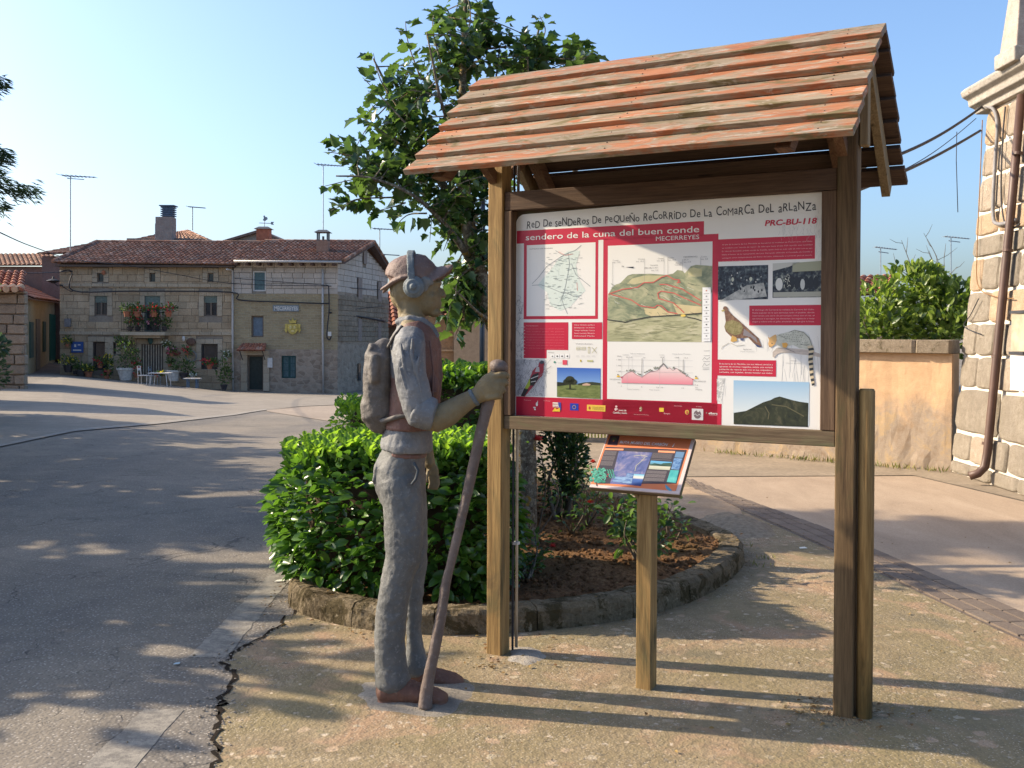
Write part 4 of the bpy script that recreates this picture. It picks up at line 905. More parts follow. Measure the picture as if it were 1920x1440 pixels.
solid('gable_wall', RUB, rh, [sgz(0, -2.6), sgz(GL, -2.6), sgz(GL, zg), sgz(0, zg)], .28, -gn)
solid('gable_wall', MORT, rh, [sgz(0, zg), sgz(GL, zg), sgz(GL, zt2 - .05), sgz(GL / 2, apex_z - .15), sgz(0, zt2 - .05)], .25, -gn).location -= gn * .05
zs = [zg + .3 * i for i in range(14)]
gops = [(GL * .46, GL * .46 + .55, Z(692, 495, 56), Z(692, 470, 56)), (2.9, 3.5, Z(665, 560, 54), Z(665, 518, 54)), (6.2, 6.8, Z(708, 565, 58), Z(708, 528, 58))]
stonework(rh, 'block', WHITEB, GA + gn * .0, gd, GL, zs, .55, .14, .02, gops, nout=gn, top=gtop, seed=14, jit=.015, bev=.03, jv=.08)
gl = [stonemat('gable_stone', (.22, .17, .12), (.31, .245, .175), (.4, .33, .25), 4, .8, .02, pervar=.25)]
stonework(rh, 'stone', gl, GA + gn * .06, gd, GL, [Z(680, 640, 56) + .27 * i for i in range(10)], .5, .14, .025, [(2.9, 3.5, Z(665, 640, 54), Z(665, 595, 54)), (6.2, 6.8, Z(708, 640, 58), Z(708, 600, 58))], nout=gn, seed=15, jit=.05, bev=.08, maxn=160)
def gwin(s0, s1, z0, z1, mat, name='window'):
    solid(name, mat, rh, [sgz(s0, z0) + gn * .0, sgz(s1, z0), sgz(s1, z1), sgz(s0, z1)], .04, gn).location += gn * .035
SHUT = plain('faded_brown_shutter', (.24, .19, .16), .7)
for s0, s1, z0, z1 in gops: gwin(s0, s1, z0, z1, SHUT, 'shutter')
gwin(2.9, 3.45, Z(665, 640, 54), Z(665, 597, 54), SHUT, 'shutter'); gwin(6.2, 6.75, Z(708, 640, 58), Z(708, 602, 58), SHUT, 'shutter')
gwin(2.95, 3.3, Z(662, 715, 54), Z(662, 682, 54), GLASS)
window(rh, *o2px[0], WHT, mull=False, fill=TEAL); window(rh, *o2px[1], BRN, mull=False, fill=BLUEP); window(rh, *o2px[2], BRN, mull=False, fill=DOORD, name='door'); window(rh, *o2px[3], DARKT, fill=plain('pale_teal_glass', (.12, .2, .22), .3), bars=DARKT)
for o in o2[2:3]:
    for sx_ in (o[0] - .16, o[1] + .16):
        for i in range(4): piece('jamb_stone', random.choice(blocks(ST_TRIM[0], 4, .03, .05)), rh, Vector((sx_, HD - .03, lerp(o[2], o[3], (i + .5) / 4))), (.3, .12, (o[3] - o[2]) / 4 - .015))
    piece('lintel_stone', random.choice(blocks(ST_TRIM[0], 4, .03, .05)), rh, Vector(((o[0] + o[1]) / 2, HD - .03, o[3] + .12)), (o[1] - o[0] + .6, .12, .22))
x0, x1, zc_ = X(450), X(503), Z(476, 650)
cn = tiles('canopy_tiles', rh, (x0, 51.3, zc_ - .18), (x1, 51.3, zc_ - .18), (x1 - .1, 52, zc_ + .16), (x0 + .1, 52, zc_ + .16), TILER, .16, .3, .04)
for x in (x0 + .15, x1 - .15):
    m = MB(); m.tube([(x, 51.35, zc_ - .2), (x, 51.96, zc_ - .7)], .02, 5); m.build('canopy_brace', BLK, rh)
m = MB(); m.box((X(507), 51.92, Z(507, 680)), (.24, .1, .5)); m.build('meter_box', WHT, rh)
# sloped roof with rafter tails and gutter
re0 = Z(540, 491, 51.4); tiles('roof_tiles', rh, (X(440, 51.4), 51.4, re0 + .06), (X(645, 51.4), 51.4, re0 + .06), (X(692, 56.2) + .25, 56.2, apex_z + .1), (X(497, 56.2), 56.2, apex_z + .1), pitch=.21)
RB = GB + Vector((.35, .6, 0)); tiles('roof_tiles', rh, (RB.x, RB.y, Z(730, 520, 60.4)), (X(500, 60), RB.y, Z(730, 520, 60.4)), (X(500, 56.2), 56.2, apex_z + .1), (X(692, 56.2) + .25, 56.2, apex_z + .1))
ridge('ridge_tiles', rh, (X(497, 56.2), 56.2, apex_z + .14), (X(692, 56.2) + .25, 56.2, apex_z + .14))
vr = [Vector((X(646, 51.4), 51.4, re0 + .05)), Vector((X(692, 56.2) + .28, 56.2, apex_z + .08)), Vector((RB.x + .03, RB.y, Z(730, 520, 60.4)))]
ridge('verge_tiles', rh, vr[0] + Vector((0, 0, .06)), vr[1] + Vector((0, 0, .06)), r_=.09); ridge('verge_tiles', rh, vr[1] + Vector((0, 0, .06)), vr[2] + Vector((0, 0, .06)), r_=.09)
for a, b in ((vr[0], vr[1]), (vr[1], vr[2])):
    m = MB(); o_ = Vector((-.35, 0, 0)); m.hexa([a - Vector((0, 0, .14)), b - Vector((0, 0, .14)), b + o_ - Vector((0, 0, .14)), a + o_ - Vector((0, 0, .14)), a, b, b + o_, a + o_]); m.build('bargeboard', plain('dark_soffit', (.10, .07, .06), .8), rh)
for i in range(10):
    m = MB(); x = lerp(X(448), X(628), i / 9); m.box((x, 51.7, re0 - .1), (.14, .62, .13)); m.build('rafter_tail', plain('rafter_brown', (.10, .06, .05), .8), rh)
m = MB(); m.tube([(X(438, 51.3), 51.32, re0 + .02), (X(640, 51.3), 51.32, re0 + .0)], .06, 8); m.build('gutter', ZGUT, rh, smooth=True)
def dpipe(px, y0, y1, lab, top=None):
    P = ([at(top[0], top[1], 51.5)] if top else []) + [at(px, y0, 51.9), at(px, (y0 + y1) / 2, 51.9), at(px + 1, y1, 51.9)]
    m = MB(); m.tube(P, .055, 8); return tag(m.build('downpipe', ZGUT, smooth=True), lab, 'pipe')
dpipe(605, 505, 741, 'pale downpipe near the right corner of the corner house'); dpipe(436, 507, 733, 'pale downpipe between the two stone houses', (425, 505))
# chimneys
def chimney(parent, px, py0, py1, w, d, mat, cap=True, cage=False, dd=.6):
    a, b = at(px, py1, d), at(px, py0, d); m = MB(); m.box((a.x, d, (a.z + b.z) / 2 - .3), (w, dd, b.z - a.z + .6)); o = m.build('chimney', mat, parent)
    m = MB()
    if cage:
        for sx_ in (-1, 1):
            for sy in (-1, 1): m.box((a.x + sx_ * w * .42, d + sy * dd * .4, b.z + .22), (.07, .07, .44))
        m.box((a.x, d, b.z + .1), (.1, .1, .3)); z = b.z + .44
    else: z = b.z
    if cap: m.hexa([Vector((a.x + sx_ * w * .68, d + sy * dd * .65, z)) for sx_, sy in ((-1, -1), (1, -1), (1, 1), (-1, 1))] + [Vector((a.x + sx_ * w * .35, d + sy * dd * .3, z + .14)) for sx_, sy in ((-1, -1), (1, -1), (1, 1), (-1, 1))])
    if m.v: m.build('chimney_cap', plain('dark_cap', (.08, .09, .1), .6), o)
    return o
CHB = stonemat('chimney_brick', (.2, .12, .085), (.3, .19, .14), (.36, .26, .2), 5, .8, .02, pervar=0)
chimney(rh, 606, 452, 484, .62, 53.6, CHB, cage=True)
bh = thing('back_house', 'house behind with a wide ribbed chimney showing over the stone roof', 'house', (X(300), 66, 0))
bz = Z(300, 462, 64); m = MB(); m.box((X(310, 64), 68, bz / 2 + .05), (X(385, 64) - X(240, 64), 8, bz + .9)); m.build('wall', stonemat('back_wall', (.18, .15, .13), (.25, .21, .18), (.3, .26, .22), 2, .3, .01, pervar=0), bh)
pk = Z(345, 429, 66)
tiles('roof_tiles', bh, (X(215, 63.6), 63.6, Z(215, 458, 63.6)), (X(398, 63.6), 63.6, Z(398, 452, 63.6)), (X(352, 67), 67, pk), (X(300, 67), 67, Z(300, 440, 67)), row=.5, pitch=.3)
o = chimney(bh, 311, 408, 446, 1.0, 63.9, stonemat('pale_chimney', (.26, .2, .17), (.34, .27, .23), (.4, .33, .29), 4, .5, .01, pervar=0), cap=False, dd=.9); chimney(bh, 301, 420, 448, .5, 64.4, plain('bluish_flue', (.2, .27, .36), .6), cap=False)
a = at(316, 408, 63.9); m = MB()
for k in range(5): m.box((a.x, 63.9, a.z + .1 + .13 * k), (.78, .7, .06))
m.box((a.x, 63.9, a.z + .3), (.6, .55, .7)); m.box((a.x, 63.9, a.z + .72), (.95, .8, .06)); m.build('ribbed_cowl', plain('blue_cowl', (.08, .12, .18), .5), o)
gh = thing('back_house', 'pale gabled house behind the two roofs with weather vane chimney', 'house', (X(470), 70, 0))
P5 = [(410, 462), (410, 456), (487, 436), (516, 448), (516, 462)]; solid('wall', stonemat('cream_gable', (.42, .35, .28), (.5, .42, .34), (.56, .48, .4), 2, .2, .01, pervar=0), gh, [at(px, py + 14 if i in (0, 4) else py, 68) for i, (px, py) in enumerate(P5)], 6, (0, 1, 0))
for a, b in (((404, 459), (488, 434)), ((488, 434), (520, 450))):
    A_, B_ = at(*a, 67.6), at(*b, 67.6); m = MB(); m.hexa([A_, B_, B_ + Vector((0, 7, 0)), A_ + Vector((0, 7, 0))] + [v + Vector((0, 0, .16)) for v in (A_, B_, B_ + Vector((0, 7, 0)), A_ + Vector((0, 7, 0)))]); m.build('roof', plain('roof_edge', (.2, .13, .1), .8), gh)
chimney(gh, 495, 430, 456, .72, 57.5, plain('red_chimney', (.33, .12, .07), .8))
wv = thing('weather_vane', 'dark rooster weather vane with arrow on the red chimney', 'weather vane', at(496, 424, 57.5), 0)
m = MB(); m.tube([at(496, 426, 57.5), at(496, 408, 57.5)], .02, 5); m.build('pole', STEEL, wv)
m = MB(); m.tube([at(486, 418, 57.5), at(512, 419, 57.5)], .018, 5); m.build('arrow_shaft', STEEL, wv); solid('arrow_tail', STEEL, wv, [at(508, 416, 57.5), at(514, 416, 57.5), at(512, 419, 57.5), at(514, 422, 57.5), at(508, 421, 57.5)], .02)
solid('rooster', STEEL, wv, [at(px, py, 57.5) for px, py in ((493, 413), (495, 409), (494, 405), (496, 404), (498, 407), (501, 407), (502, 411), (499, 413), (497, 415))], .04)
lb_ = thing('back_house', 'brown walled house with low tiled roof at the far left behind the lane', 'house', (X(60), 70, 0))
m = MB(); m.box((X(40, 66), 70, Z(60, 500, 66) / 2), (X(150, 66) - X(-120, 66), 8, Z(60, 500, 66))); m.build('wall', stonemat('dull_red_wall', (.17, .12, .1), (.23, .165, .14), (.28, .2, .17), 2, .3, .01, pervar=0), lb_)
tiles('roof_tiles', lb_, (X(-120, 65.6), 65.6, Z(0, 499, 65.6)), (X(112, 65.6), 65.6, Z(112, 497, 65.6)), (X(100, 70), 70, Z(100, 476, 70)), (X(-120, 70), 70, Z(0, 478, 70)), pitch=.3, row=.5)
tiles('roof_tiles', lb_, (X(70, 63), 63, Z(78, 476, 63)), (X(205, 63), 63, Z(205, 474, 63)), (X(190, 66), 66, Z(180, 458, 66)), (X(165, 66), 66, Z(160, 459, 66)), pitch=.3, row=.5)
m = MB(); m.box((X(130, 63.5), 66, Z(130, 480, 63.5) / 2), (X(190, 63.5) - X(82, 63.5), 4.6, Z(130, 480, 63.5))); m.build('wall', stonemat('dark_red_wall', (.14, .1, .085), (.19, .135, .115), (.24, .17, .15), 2, .3, .01, pervar=0), lb_)
# lane shed with green doors (left of the stone house)
ls = thing('lane_shed', 'low ochre shed with green doors and red tiled roof up the lane', 'shed', (X(80, 56), 60, 0))
sa, sb2 = Vector((X(48, 49), 49, 0)), Vector((X(114, 68), 68, 0)); sdv = (sb2 - sa).normalized(); sn = Vector((sdv.y, -sdv.x, 0)); SL = (sb2 - sa).length; zroof = Z(50, 560, 49)
def sh(s, z, o=0): return sa + sdv * s + Vector((0, 0, z)) + sn * o
m = MB(); m.hexa([sh(0, -1.5), sh(SL, -1.5), sh(SL, -1.5) - sn * 5, sh(0, -1.5) - sn * 5, sh(0, zroof), sh(SL, zroof + .35), sh(SL, zroof + .35) - sn * 5, sh(0, zroof) - sn * 5]); m.build('wall', stonemat('ochre_shed', (.33, .26, .15), (.43, .34, .2), (.5, .4, .26), 3, .5, .01, pervar=0), ls)
tiles('roof_tiles', ls, sh(-.3, zroof + .02, .4), sh(SL + .3, zroof + .4, .4), sh(SL, zroof + 2.1, -3.5), sh(-.3, zroof + 1.8, -3.5), TILER, .28, .45)
for s0, s1, zz0, zz1, mt, nm in ((1.5, 3, .4, 2.2, plain('green_shutter', (.04, .08, .06), .6), 'shutter'), (4.5, 6.3, -.3, 2.4, BRN, 'door'), (8, 9.5, .6, 2.3, plain('green_shutter', (.04, .08, .06), .6), 'shutter'), (12, 17.5, 0, 2.8, plain('green_gate', (.02, .10, .07), .6), 'gate')):
    solid(nm, mt, ls, [sh(s0, zz0), sh(s1, zz0), sh(s1, zz1), sh(s0, zz1)], .06, sn)
# near stone wall corner on the left
nw = thing('stone_barn', 'rough stone barn corner with broken tile eave at the left edge', 'barn', (-20, 33, 0))
bx = at(47, 700, 33).x; zb = Z(40, 545, 33)
m = MB(); m.hexa([Vector(v) for v in ((bx - 13, 33.1, -1), (bx - .05, 33.1, -1), (bx - 2.5, 37.8, -1), (bx - 13, 37.8, -1), (bx - 13, 33.1, zb), (bx - .05, 33.1, zb), (bx - 2.5, 37.8, zb), (bx - 13, 37.8, zb))]); m.build('wall', MORT, nw)
r = random.Random(3); BS = [stonemat('barn_stone', (.24, .18, .125), (.34, .265, .19), (.43, .35, .26), 3, 1.2, .03, pervar=.25)]
stonework(nw, 'stone', BS, (bx - 3.4, 33, 0), (1, 0, 0), 3.4, [-.4 + .33 * i for i in range(int((zb + .4) / .33) + 1)] + [zb], .8, .25, .04, seed=8, jit=.12, bev=.12)
tiles('roof_tiles', nw, (bx - 12, 32.6, zb + .03), (bx + .15, 32.6, zb - .02), (bx - 1.2, 35.6, zb + .75), (bx - 12, 35.6, zb + .8), TILER, .26, .42, .09)
for i in range(14):
    m = MB(); m.tube([(bx - .1 - i * .27, 32.5, zb + .02), (bx - .1 - i * .27, 33.0, zb + .12)], [.11, .1], 8); m.build('eave_tile', plain('bleached_tile', (.45, .3, .19), .85, .2), nw)
# house beyond the gable with red tiles, orange corner house with the blue board
rb = thing('tiled_house', 'dark house with steep red tiled roof beyond the gable', 'house', (-6, 62, 0))
m = MB(); m.box((X(775, 62), 65, Z(740, 612, 61) / 2 - 1), (X(845, 62) - X(727, 62), 6, Z(740, 612, 61) + 2)); m.build('wall', stonemat('brown_dim_wall', (.15, .11, .09), (.2, .15, .12), (.26, .2, .16), 3, .4, .01, pervar=0), rb)
tiles('roof_tiles', rb, (X(722, 61), 61, Z(740, 612, 61)), (X(850, 61), 61, Z(740, 612, 61)), (X(830, 65), 65, Z(740, 548, 65)), (X(716, 65), 65, Z(740, 548, 65)), TILER, .4, .5, .14)
oh = thing('orange_house', 'orange rendered corner house beyond the hedge', 'house', (0, 21, 0))
ox = at(851, 680, 19).x; ORW = stonemat('orange_house_render', (.5, .33, .19), (.6, .4, .24), (.66, .46, .29), 2, .3, .01, pervar=0)
m = MB(); m.box((ox + 2.2, 20.5, .6), (4.4, 3, 3.0)); m.build('wall', ORW, oh)
m = MB(); m.box((ox - .3, 20.65, .55), (.6, 2.6, 2.9)); m.build('side_wall', stonemat('shade_brown_wing', (.26, .18, .11), (.34, .24, .15), (.4, .3, .2), 3, .8, .02, pervar=0), oh)  # side of the orange house, its shade painted as brown
for i in range(5):
    m = MB(); m.box((ox - .3, 19.33, 1.6 - .28 * i), (.56, .06, .03)); m.build('ledge', ST_TRIM[0], oh)
tiles('roof_tiles', oh, (ox - .5, 18.8, 2.05), (ox + 4.6, 18.8, 2.05), (ox + 4.6, 20.5, 2.35), (ox - .5, 20.5, 2.35), TILE)
p = at(840, 703, 18.9); bb = thing('blue_sign', 'small blue board with white figure on the brown wall beyond the hedge', 'sign', p, 0)
m = MB(); m.box(p, (.16, .03, .22)); m.build('frame', WHT, bb); m = MB(); m.box(p + Vector((0, -.018, 0)), (.14, .006, .2)); m.build('board', plain('sign_blue2', (.02, .06, .3), .4, var=.05), bb)
m = MB(); m.sphere(p + Vector((-.01, -.024, .0)), (.03, .004, .05), nu=8, nv=5); m.sphere(p + Vector((-.03, -.024, -.05)), (.03, .004, .02), nu=8, nv=5); m.build('figure', WHT, bb)
# yellow bar fence
yf = thing('yellow_fence', 'yellow painted bar fence on a low stone base behind the lectern', 'fence', (1.3, 15.4, 0)); YP = plain('yellow_green_paint', (.5, .45, .06), .5)
for i in range(15):
    x = lerp(1.02, 1.72, i / 14); m = MB(); m.tube([(x, 15.4, .06), (x, 15.4, .75)], .012, 6); m.build('bar', YP, yf)
m = MB(); m.tube([(1.0, 15.4, .72), (1.74, 15.4, .72)], .018, 6); m.build('rail', YP, yf); m = MB(); m.box((1.2, 15.4, 0), (1.5, .25, .12)); m.build('base', ST_TRIM[0], yf); m = MB(); m.box((.93, 15.35, .35), (.12, .25, .8)); m.build('pillar', ORW, yf)
# far right roof and antennas
fr = thing('far_house', 'small distant house with orange tiled roof left of the shrub', 'house', (11, 30, 0))
tiles('roof_tiles', fr, at(1560, 556, 30), at(1683, 548, 30), at(1678, 517, 33), at(1600, 519, 33), TILER, .3, .45); a, b = at(1560, 570, 30.4), at(1690, 540, 30.4)
m = MB(); m.box(((a.x + b.x) / 2, 32.5, 1.2), (b.x - a.x - .2, 4, 2.6)); m.build('wall', ORW, fr)
def antenna(label, px, py0, py1, d, kind=0, w=1.):
    a, b = at(px, py1, d), at(px, py0, d); root = thing('antenna', label, 'antenna', a, 0, 'television antennas on the roofs'); r_ = .00042 * d
    m = MB(); m.tube([a, b], r_ * 1.3, 5); m.build('mast', STEEL, root)
    m = MB(); L_ = w * .032 * d
    m.tube([b + Vector((-L_ * .25, 0, .05)), b + Vector((L_ * .75, .1, -.02))], r_ * 1.2, 5)
    if kind: m.tube([b + Vector((-L_ * .1, 0, -.1)), b + Vector((L_ * .4, .1, -.14))], r_, 5)
    m.build('boom', STEEL, root); m = MB()
    for k in range(9):
        c = b + Vector((lerp(-L_ * .25, L_ * .75, k / 8), .1 * k / 8, .05 - .07 * k / 8)); e = .35 * L_ * (1 - k / 12); m.tube([c - Vector((.1 * e, e, .0)), c + Vector((.1 * e, e, 0))], r_ * .6, 4)
    m.build('element', STEEL, root); return root
antenna('tall mast with long yagi antenna above the stone house left end', 132, 331, 470, 55, 1); antenna('small antenna over the hipped roof behind the chimney', 361, 389, 432, 66, 0, .5)
antenna('tallest thin mast rising behind the cage chimney', 606, 310, 436, 58, 0, .8); antenna('short antenna right of the gable roof', 712, 430, 470, 62, 0, .8); antenna('second short antenna just right of the gable roof', 721, 478, 500, 66, 0, .6)
antenna('pale antenna over the orange roof right of the kiosk post', 1651, 466, 520, 33, 1, .7); antenna('antenna above the shrub near the church', 1783, 446, 520, 36, 1, .8)
# name plate and crest
p = at(536, 578, 51.96); npz = thing('name_plate', 'grey name plate reading MECERREYES on the corner house', 'sign', p, 0)
m = MB(); m.box(p, (1.33, .04, .32)); m.build('plate', plain('grey_blue_plate', (.2, .23, .25), .6, var=.1), npz)
def textmesh(body, font_size=1.0, shear=0, offset=0.0, extrude=0.):
    cu = bpy.data.curves.new('text', 'FONT'); cu.body = body; cu.size = font_size; cu.shear = shear; cu.offset = offset; cu.extrude = extrude; cu.resolution_u = 3
    o = bpy.data.objects.new('text', cu); COL.objects.link(o); dg = bpy.context.evaluated_depsgraph_get(); me = bpy.data.meshes.new_from_object(o.evaluated_get(dg), depsgraph=dg)
    bpy.data.objects.remove(o); bpy.data.curves.remove(cu); return me
def tm_np(me):
    v = np.empty(len(me.vertices) * 3); me.vertices.foreach_get('co', v); return v.reshape(-1, 3), [tuple(p.vertices) for p in me.polygons]
me = textmesh('MECERREYES', 1, 0, .02); v, f = tm_np(me); w = v[:, 0].max() - v[:, 0].min(); hh = v[:, 1].max()
m = MB(); m.add([p + Vector(((a[0] - w / 2) * 1.2 / w, -.024, (a[1] - hh / 2) * .2 / hh)) for a in v], f); m.build('lettering', WHT, npz)
p = at(549, 612, 51.97); cre = thing('coat_of_arms', 'yellow painted coat of arms with crown on the corner house', 'crest', p, 0); GOLD = plain('ochre_yellow_crest', (.5, .38, .1), .8, var=.3)
def q(x, z): return p + Vector((x, 0, z))
solid('shield', GOLD, cre, [q(-.26, .12), q(.26, .12), q(.26, -.2), q(.14, -.36), q(0, -.42), q(-.14, -.36), q(-.26, -.2)], .05)
solid('crown', GOLD, cre, [q(-.16, .16), q(-.2, .36), q(-.08, .28), q(0, .44), q(.08, .28), q(.2, .36), q(.16, .16)], .05)
for sx_ in (-1, 1): solid('mantling', GOLD, cre, [q(sx_ * .28, .14), q(sx_ * .4, .1), q(sx_ * .38, -.05), q(sx_ * .42, -.18), q(sx_ * .33, -.33), q(sx_ * .28, -.2)], .035)
m = MB(); m.sphere(q(-.1, -.05) + Vector((0, -.06, 0)), (.07, .03, .1), nu=8, nv=5); m.sphere(q(.1, -.05) + Vector((0, -.06, 0)), (.07, .03, .1), nu=8, nv=5); m.sphere(q(0, -.25) + Vector((0, -.06, 0)), (.1, .03, .06), nu=8, nv=5); m.build('relief', plain('pale_crest_relief', (.58, .47, .2), .8), cre)
# cables along the facades and across the street
def wire(pts, label, r_=.02, d=51.8):
    return cable(catmull([at(px, py, (q_[0] if q_ else d)) for px, py, *q_ in pts], 5), r_, label, n=5)
wire([(112, 509), (135, 509), (137, 545), (250, 546), (432, 548), (447, 562), (520, 566), (606, 569), (616, 568)], 'thick black cable running along both house fronts', .035)
wire([(616, 536), (617, 580), (614, 610), (613, 632), (618, 637), (621, 630)], 'black cable loop dropping by the house corner', .035)
wire([(617, 586), (650, 590, 53.6), (690, 596, 56), (722, 602, 59)], 'heavy cable bundle sagging along the gable wall', .05)
wire([(617, 536), (660, 540, 54), (726, 544, 58)], 'upper thin cable along the gable wall', .018); wire([(617, 581), (660, 580, 54), (724, 573, 59)], 'rising thin cable across the gable wall', .014)
wire([(440, 522), (520, 528), (616, 535)], 'thin cable under the eave of the corner house', .016)
wire([(0, 436, 24), (60, 462, 34), (140, 487, 44), (240, 498, 50), (330, 514, 51.5), (440, 532), (616, 536)], 'long thin overhead wire sagging from the left across the roof', .016)
wire([(0, 509, 40), (60, 512, 46), (135, 509)], 'thin wire crossing the lane to the stone house corner', .02); wire([(112, 533), (130, 545), (137, 546)], 'short cable at the stone house corner', .02)
m = MB(); m.box(at(618, 626, 51.6), (.16, .1, .22)); tag(m.build('junction_box', WHT), 'white junction box by the house corner cables', 'junction box')
# buildings out of frame on the left that shade the street
ho = thing('street_house', 'rendered street house standing out of frame on the left', 'house', (-20, 25, 0))
m = MB(); m.hexa([Vector(v) for v in ((-23, 23.5, -.6), (-15.2, 23.5, -.6), (-15.2, 26.6, -.6), (-23, 26.6, -.6), (-23, 23.5, 2.9), (-15.2, 23.5, 2.9), (-15.2, 26.6, 2.9), (-23, 26.6, 2.9))]); m.build('wall', ORW, ho)
m = MB(); m.add([Vector(v) for v in ((-23, 23.2, 2.85), (-14.9, 23.2, 2.85), (-14.9, 26.9, 2.85), (-23, 26.9, 2.85), (-23, 25, 4.0), (-14.9, 25, 4.0))], [(0, 1, 5, 4), (2, 3, 4, 5), (1, 2, 5), (3, 0, 4), (0, 3, 2, 1)]); m.build('roof', TILER, ho)
# ------------------------------------------------------------------ kiosk
TH = math.radians(28.8); R0 = Vector((1.4324, 4.2198, 0))
KU = Vector((math.cos(TH), -math.sin(TH), 0)); KV = Vector((math.sin(TH), math.cos(TH), 0)); UP = Vector((0, 0, 1)); KR = Matrix((KU, KV, UP)).transposed()
def K(u, v, z): return R0 + KU * u + KV * v + UP * z
kiosk = thing('information_kiosk', 'wooden trail information board with a weathered red plank gable roof', 'information board', tuple(K(-.85, .045, 0)), -TH)
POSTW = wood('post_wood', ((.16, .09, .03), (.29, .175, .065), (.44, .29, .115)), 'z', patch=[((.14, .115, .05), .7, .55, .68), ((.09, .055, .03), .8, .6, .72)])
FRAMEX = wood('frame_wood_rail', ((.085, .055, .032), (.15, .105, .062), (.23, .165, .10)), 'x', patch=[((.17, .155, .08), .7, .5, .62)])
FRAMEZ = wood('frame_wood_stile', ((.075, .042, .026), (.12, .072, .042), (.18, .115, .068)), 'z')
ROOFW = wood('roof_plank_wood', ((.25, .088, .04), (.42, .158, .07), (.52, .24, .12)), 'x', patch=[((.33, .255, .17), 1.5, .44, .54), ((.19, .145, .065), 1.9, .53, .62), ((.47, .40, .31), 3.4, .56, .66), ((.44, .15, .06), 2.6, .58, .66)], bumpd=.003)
ROOFB = wood('shaded_plank_wood', ((.06, .035, .025), (.10, .06, .04), (.15, .095, .065)), 'x')  # unpainted brown rear planks, darkened further for the shade under the roof
ROOFE = wood('shade_painted_plank_edge', ((.05, .028, .02), (.09, .05, .035), (.16, .085, .055)), 'x')  # shade band along each plank's lower edge, painted as dark brown
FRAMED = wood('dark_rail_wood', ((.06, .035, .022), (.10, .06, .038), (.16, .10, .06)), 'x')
RAFT = wood('rafter_wood', ((.085, .04, .022), (.15, .075, .04), (.24, .14, .075)), 'y')
RAFTL = wood('gable_wood', ((.16, .105, .055), (.27, .19, .10), (.36, .27, .15)), 'z')
def kbox(name, mat, parent, u0, u1, v0, v1, z0, z1, bevel=.004, label=None):
    m = MB(); m.box(K((u0 + u1) / 2, (v0 + v1) / 2, (z0 + z1) / 2), (u1 - u0, v1 - v0, z1 - z0), KR); return m.build(name, mat, parent, bevel=bevel, label=label)
VC, RA, RH, RHT, UL, UR = .045, .64, 2.335, 2.905, -1.845, .098
UPL, UPR = -1.775, -1.69
kbox('post', POSTW, kiosk, UPL, UPR, 0, .09, -.1, 2.62, .006); POSTD = wood('shade_dark_post_wood', ((.065, .038, .018), (.125, .077, .036), (.215, .14, .068)), 'z', patch=[((.10, .085, .035), .7, .52, .64)])  # darker copy of the post wood, shade on the right post painted in
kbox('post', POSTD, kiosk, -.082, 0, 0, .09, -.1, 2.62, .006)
m = MB(); m.tube([K(.037, .05, -.1), K(.037, .05, 1.375), K(.037, .05, 1.385)], [.033, .033, .028], 18); m.build('round_post', POSTW, kiosk, smooth=True, label='short round post bolted beside the right post')
# frame
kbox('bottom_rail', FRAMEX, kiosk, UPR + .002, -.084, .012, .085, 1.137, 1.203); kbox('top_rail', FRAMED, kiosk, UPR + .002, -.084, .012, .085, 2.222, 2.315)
kbox('stile', FRAMEZ, kiosk, UPR + .002, UPR + .045, .01, .085, 1.205, 2.22); kbox('stile', FRAMEZ, kiosk, -.147, -.084, .01, .085, 1.205, 2.22)
